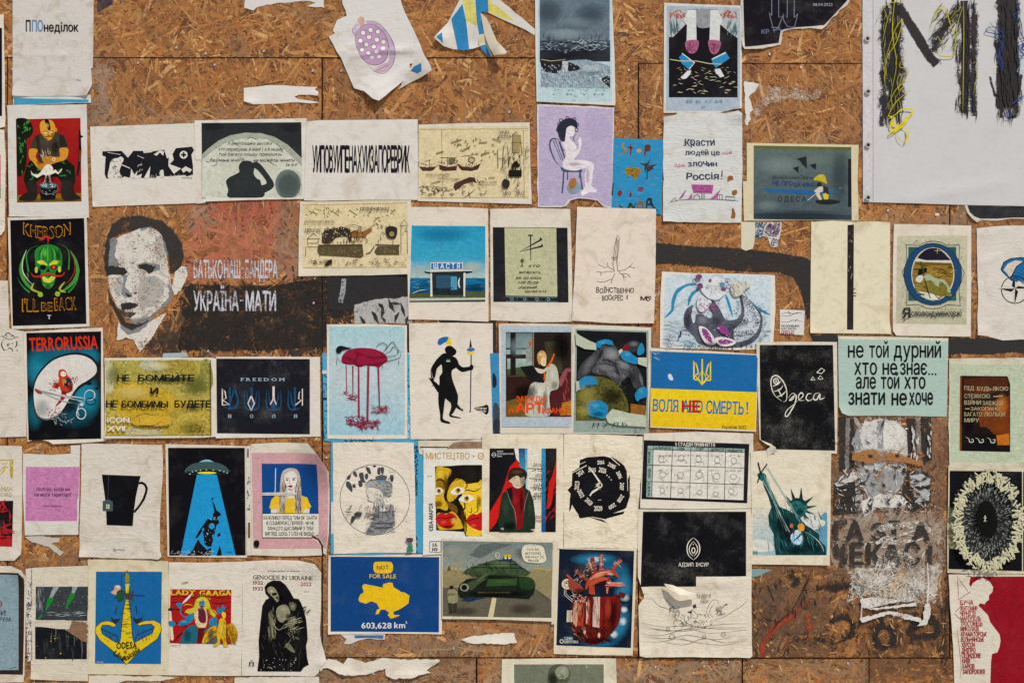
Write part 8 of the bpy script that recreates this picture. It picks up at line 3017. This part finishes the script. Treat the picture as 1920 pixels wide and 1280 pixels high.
= paper_scrap|cream torn strip along the bottom edge below the anchor poster|166,1266 210,1264 250,1268 300,1266 330,1270 300,1276 240,1275 200,1284 166,1282|cat=scrap j=1.2 paper=cfc6b2
= paper_scrap|white scrap at the bottom edge right of the genocide poster's foot|440,1270 470,1268 520,1269 560,1268 598,1268 600,1300 440,1300|cat=scrap j=1.2 paper=d0c9bc wr=.9
= paper_scrap|cream sheet edge left of the mechanical heart poster, standing upright|1036,1012 1046,1014 1043,1100 1040,1168 1034,1170 1036,1100|cat=scrap j=.8 paper=d0c6b0
= stencil_helmet_head|worn white and grey stencilled helmeted head behind bars over ГАЗТА НЕКАС|0,0 1,0 1,1|mat=paint on=wall base=none
+ dark_bars
P 241c18*.8 1572,782 1586,782 1588,880 1574,884
P 241c18*.8 1594,784 1602,784 1606,870 1592,880
P 241c18*.85 1700,784 1716,784 1716,860 1704,868
P 241c18*.85 1726,784 1746,782 1748,860 1730,870
P 24201e*.7 1564,905 1590,885 1612,900 1614,960 1562,966
P 24201e*.75 1700,880 1740,884 1748,940 1710,960 1690,930
P 7d7a7a*.62 1586,784 1594,784 1592,880 1584,880
P 8a8886*.6 1718,784 1726,784 1728,900 1720,900
+ face
P b9b8b4*.9 1602,846 1604,812 1620,794 1650,784 1680,790 1700,808 1702,846 1698,890 1688,916 1660,940 1630,934 1610,900
+ helmet
P c9c8c4*.85 1612,800 1626,790 1650,787 1648,836 1640,842 1618,838 1608,820
P d2cfc8*.9 1656,790 1676,792 1694,804 1698,822 1690,838 1660,842 1654,830
P 8d8f92*.8 1596,830 1606,806 1618,796 1612,820 1618,842 1604,846
P 8d8f92*.75 1644,788 1658,788 1656,842 1646,840
+ face
P 97989a*.85 1600,860 1640,852 1690,856 1696,880 1690,910 1670,932 1650,940 1630,930 1612,900
P cfccc6*.55 1616,862 1690,858 1700,870 1690,884 1620,880
P c5c2be*.9 1564,905 1580,890 1606,884 1620,890 1600,902 1570,912
P b0b2b3*.9 1706,890 1730,888 1746,898 1742,910 1708,912
P a9acae*.85 1712,918 1744,916 1742,938 1716,942
P d0cdc8*.6 1604,900 1612,900 1618,940 1610,962 1604,958
P d0cdc8*.85 1614,940 1650,925 1690,928 1704,940 1690,952 1650,950 1620,968
+ peeling_paint
H d6d2ca*.8 3 60 1606 790 1700 850 10 60 70
H 8a8886*.7 3 45 1600 850 1700 940 14 70 50
H d6d2ca*.7 2.4 55 1566 880 1750 960 12 20 70
H 2a211b*.8 3 40 1566 890 1620 960 16 -15 30
H 2a211b*.8 3 35 1700 890 1748 960 16 5 30
H 241c18*.8 4 30 1600 860 1700 960 14 70 60
H 9c6a34*1 2.4 35 1600 860 1720 940 12 60 60
H a36a30*1.2 2 55 1596 844 1730 872 10 5 40
H c9c9c4*.8 3 15 1708 784 1722 860 14 88 10
H c9c9c4*.8 3 12 1738 790 1746 860 10 80 30
+ torn_strip
P 9c6a34*.8 1598,850 1626,842 1650,846 1686,850 1700,856 1730,866 1730,874 1696,866 1660,862 1630,868 1596,862
P 2a1a10*1.5 1626,852 1634,852 1636,857 1628,858
P 2a1a10*1.5 1677,852 1684,850 1686,856 1679,858
+ lettering
P 28211d*.8 1562,976 1588,974 1588,982 1572,984 1571,1012 1562,1012
T 28211d*.95 1588 1012 30 34 B|А
T 28211d*.95 1634 1012 26 30 B|З
T 28211d*.95 1666 1012 22 34 B|Т
T 28211d*.95 1712 1012 30 32 B|А
P 28211d*.8 1563,1018 1571,1018 1572,1034 1578,1036 1578,1018 1588,1018 1588,1057 1578,1057 1577,1044 1564,1040
T 28211d*.95 1596 1057 22 38 B|Е
T 28211d*.95 1626 1057 28 38 B|К
T 28211d*.95 1656 1057 32 38 B|А
T 28211d*.95 1696 1057 28 38 B|С
P 28211d*.8 1738,1022 1747,1022 1747,1057 1738,1057
+ peeled_white
P d3cfc9*.45 1640,984 1680,978 1730,974 1744,990 1752,1012 1742,1008 1732,984 1690,988 1650,996
P d3cfc9*.45 1654,1006 1700,996 1704,1000 1668,1010 1720,1012 1690,1020 1640,1018
P d0ccc4*.42 1646,1040 1660,1030 1690,1028 1720,1050 1700,1064 1640,1062
P d0cdc6*.42 1600,1064 1760,1058 1756,1116 1700,1128 1640,1118 1590,1110
P d0ccc6*.85 1612,1122 1642,1118 1692,1124 1650,1134 1624,1140 1680,1134 1716,1128 1718,1134 1640,1142 1616,1138
P d0ccc6*.85 1610,1158 1636,1152 1664,1144 1690,1148 1726,1158 1728,1166 1700,1160 1668,1150 1640,1158 1616,1166
P d0ccc6*.85 1734,1130 1742,1130 1744,1150 1736,1170 1718,1172 1730,1160
L d0ccc6*.8 2 1616,1118 1614,1158
L d0ccc6*.7 3 1738,1054 1740,1090 1738,1130
= peeled_poster_skin|whitish peeled paper fibres and dark smears scattered over the stencilled lower boards|0,0 1,0 1,1|mat=paint on=wall base=none
+ fibres
H d6d1c8*.9 2 60 1590 1064 1750 1120 12 40 80
H d6d1c8*.9 2.4 30 1620 976 1750 1060 16 -20 50
H 2a1d15*.8 3 45 1410 1070 1600 1230 18 70 50
H 2a1d15*.8 3 55 1600 1130 1780 1240 18 60 60
H b08a5c*1 2 30 1410 1150 1780 1230 14 40 70
H 8a3418*.9 2.4 12 1440 1120 1520 1220 16 -50 30
H 3a2a20*.7 4 30 1560 790 1780 970 16 80 60
= sprayed_digits|blurred dark sprayed marks and orange streaks across the lower right boards|0,0 1,0 1,1|mat=paint on=wall base=none
+ spray
U 1d140f 32 .85 1530,1104 1560,1100 1600,1100 1625,1104
U 1d140f 22 .9 1488,1066 1482,1080 1494,1086 1486,1100
U 1d140f 22 .9 1556,1168 1580,1156 1600,1170 1596,1190 1570,1206
U 1d140f 27 1.02 1660,1170 1644,1180 1644,1200 1656,1214 1672,1204 1676,1186 1664,1172
U 1d140f 27 1.0 1700,1188 1720,1172 1744,1160 1760,1176 1750,1192 1710,1194
U 1d140f 12 .5 1690,1146 1720,1150 1740,1148
U 1d1512 50 .6 1480,1200 1540,1200 1590,1210
U 1d1512 34 .6 1770,1060 1776,1120 1770,1200 1776,1270
V 20120c 6 .9 1524,1064 1514,1090 1496,1124 1486,1142
V 9a3414 22 .8 1508,1130 1490,1150 1450,1178 1430,1206 1428,1230
V 2a120a 6 .8 1486,1142 1460,1166 1436,1194
V a04018 20 .8 1512,1150 1520,1180
V 8a3018 26 .5 1398,1242 1420,1250 1400,1256
U 5a5a60 20 .4 1440,1110 1456,1130 1466,1160
""")
for a_ in ART:
    for l_ in a_.split('\n'):
        if l_.startswith('='):
            p_ = pts(l_.split('|')[2]); ALLBB.append((min(q[0] for q in p_), min(q[1] for q in p_), max(q[0] for q in p_), max(q[1] for q in p_)))
for a_ in ART: run(a_)
for s_ in SHEETS:
    if s_.o.get('on') == 'wall':           # paint lives on the boards: a part of the wall
        e = empty(s_.name, (0, 0, 0)); e.parent = wall; e.location = ((s_.c[0]-960)*S, 0, (640-s_.c[1])*S); e['label'] = s_.label
        s_.build(e)
    else: s_.build()
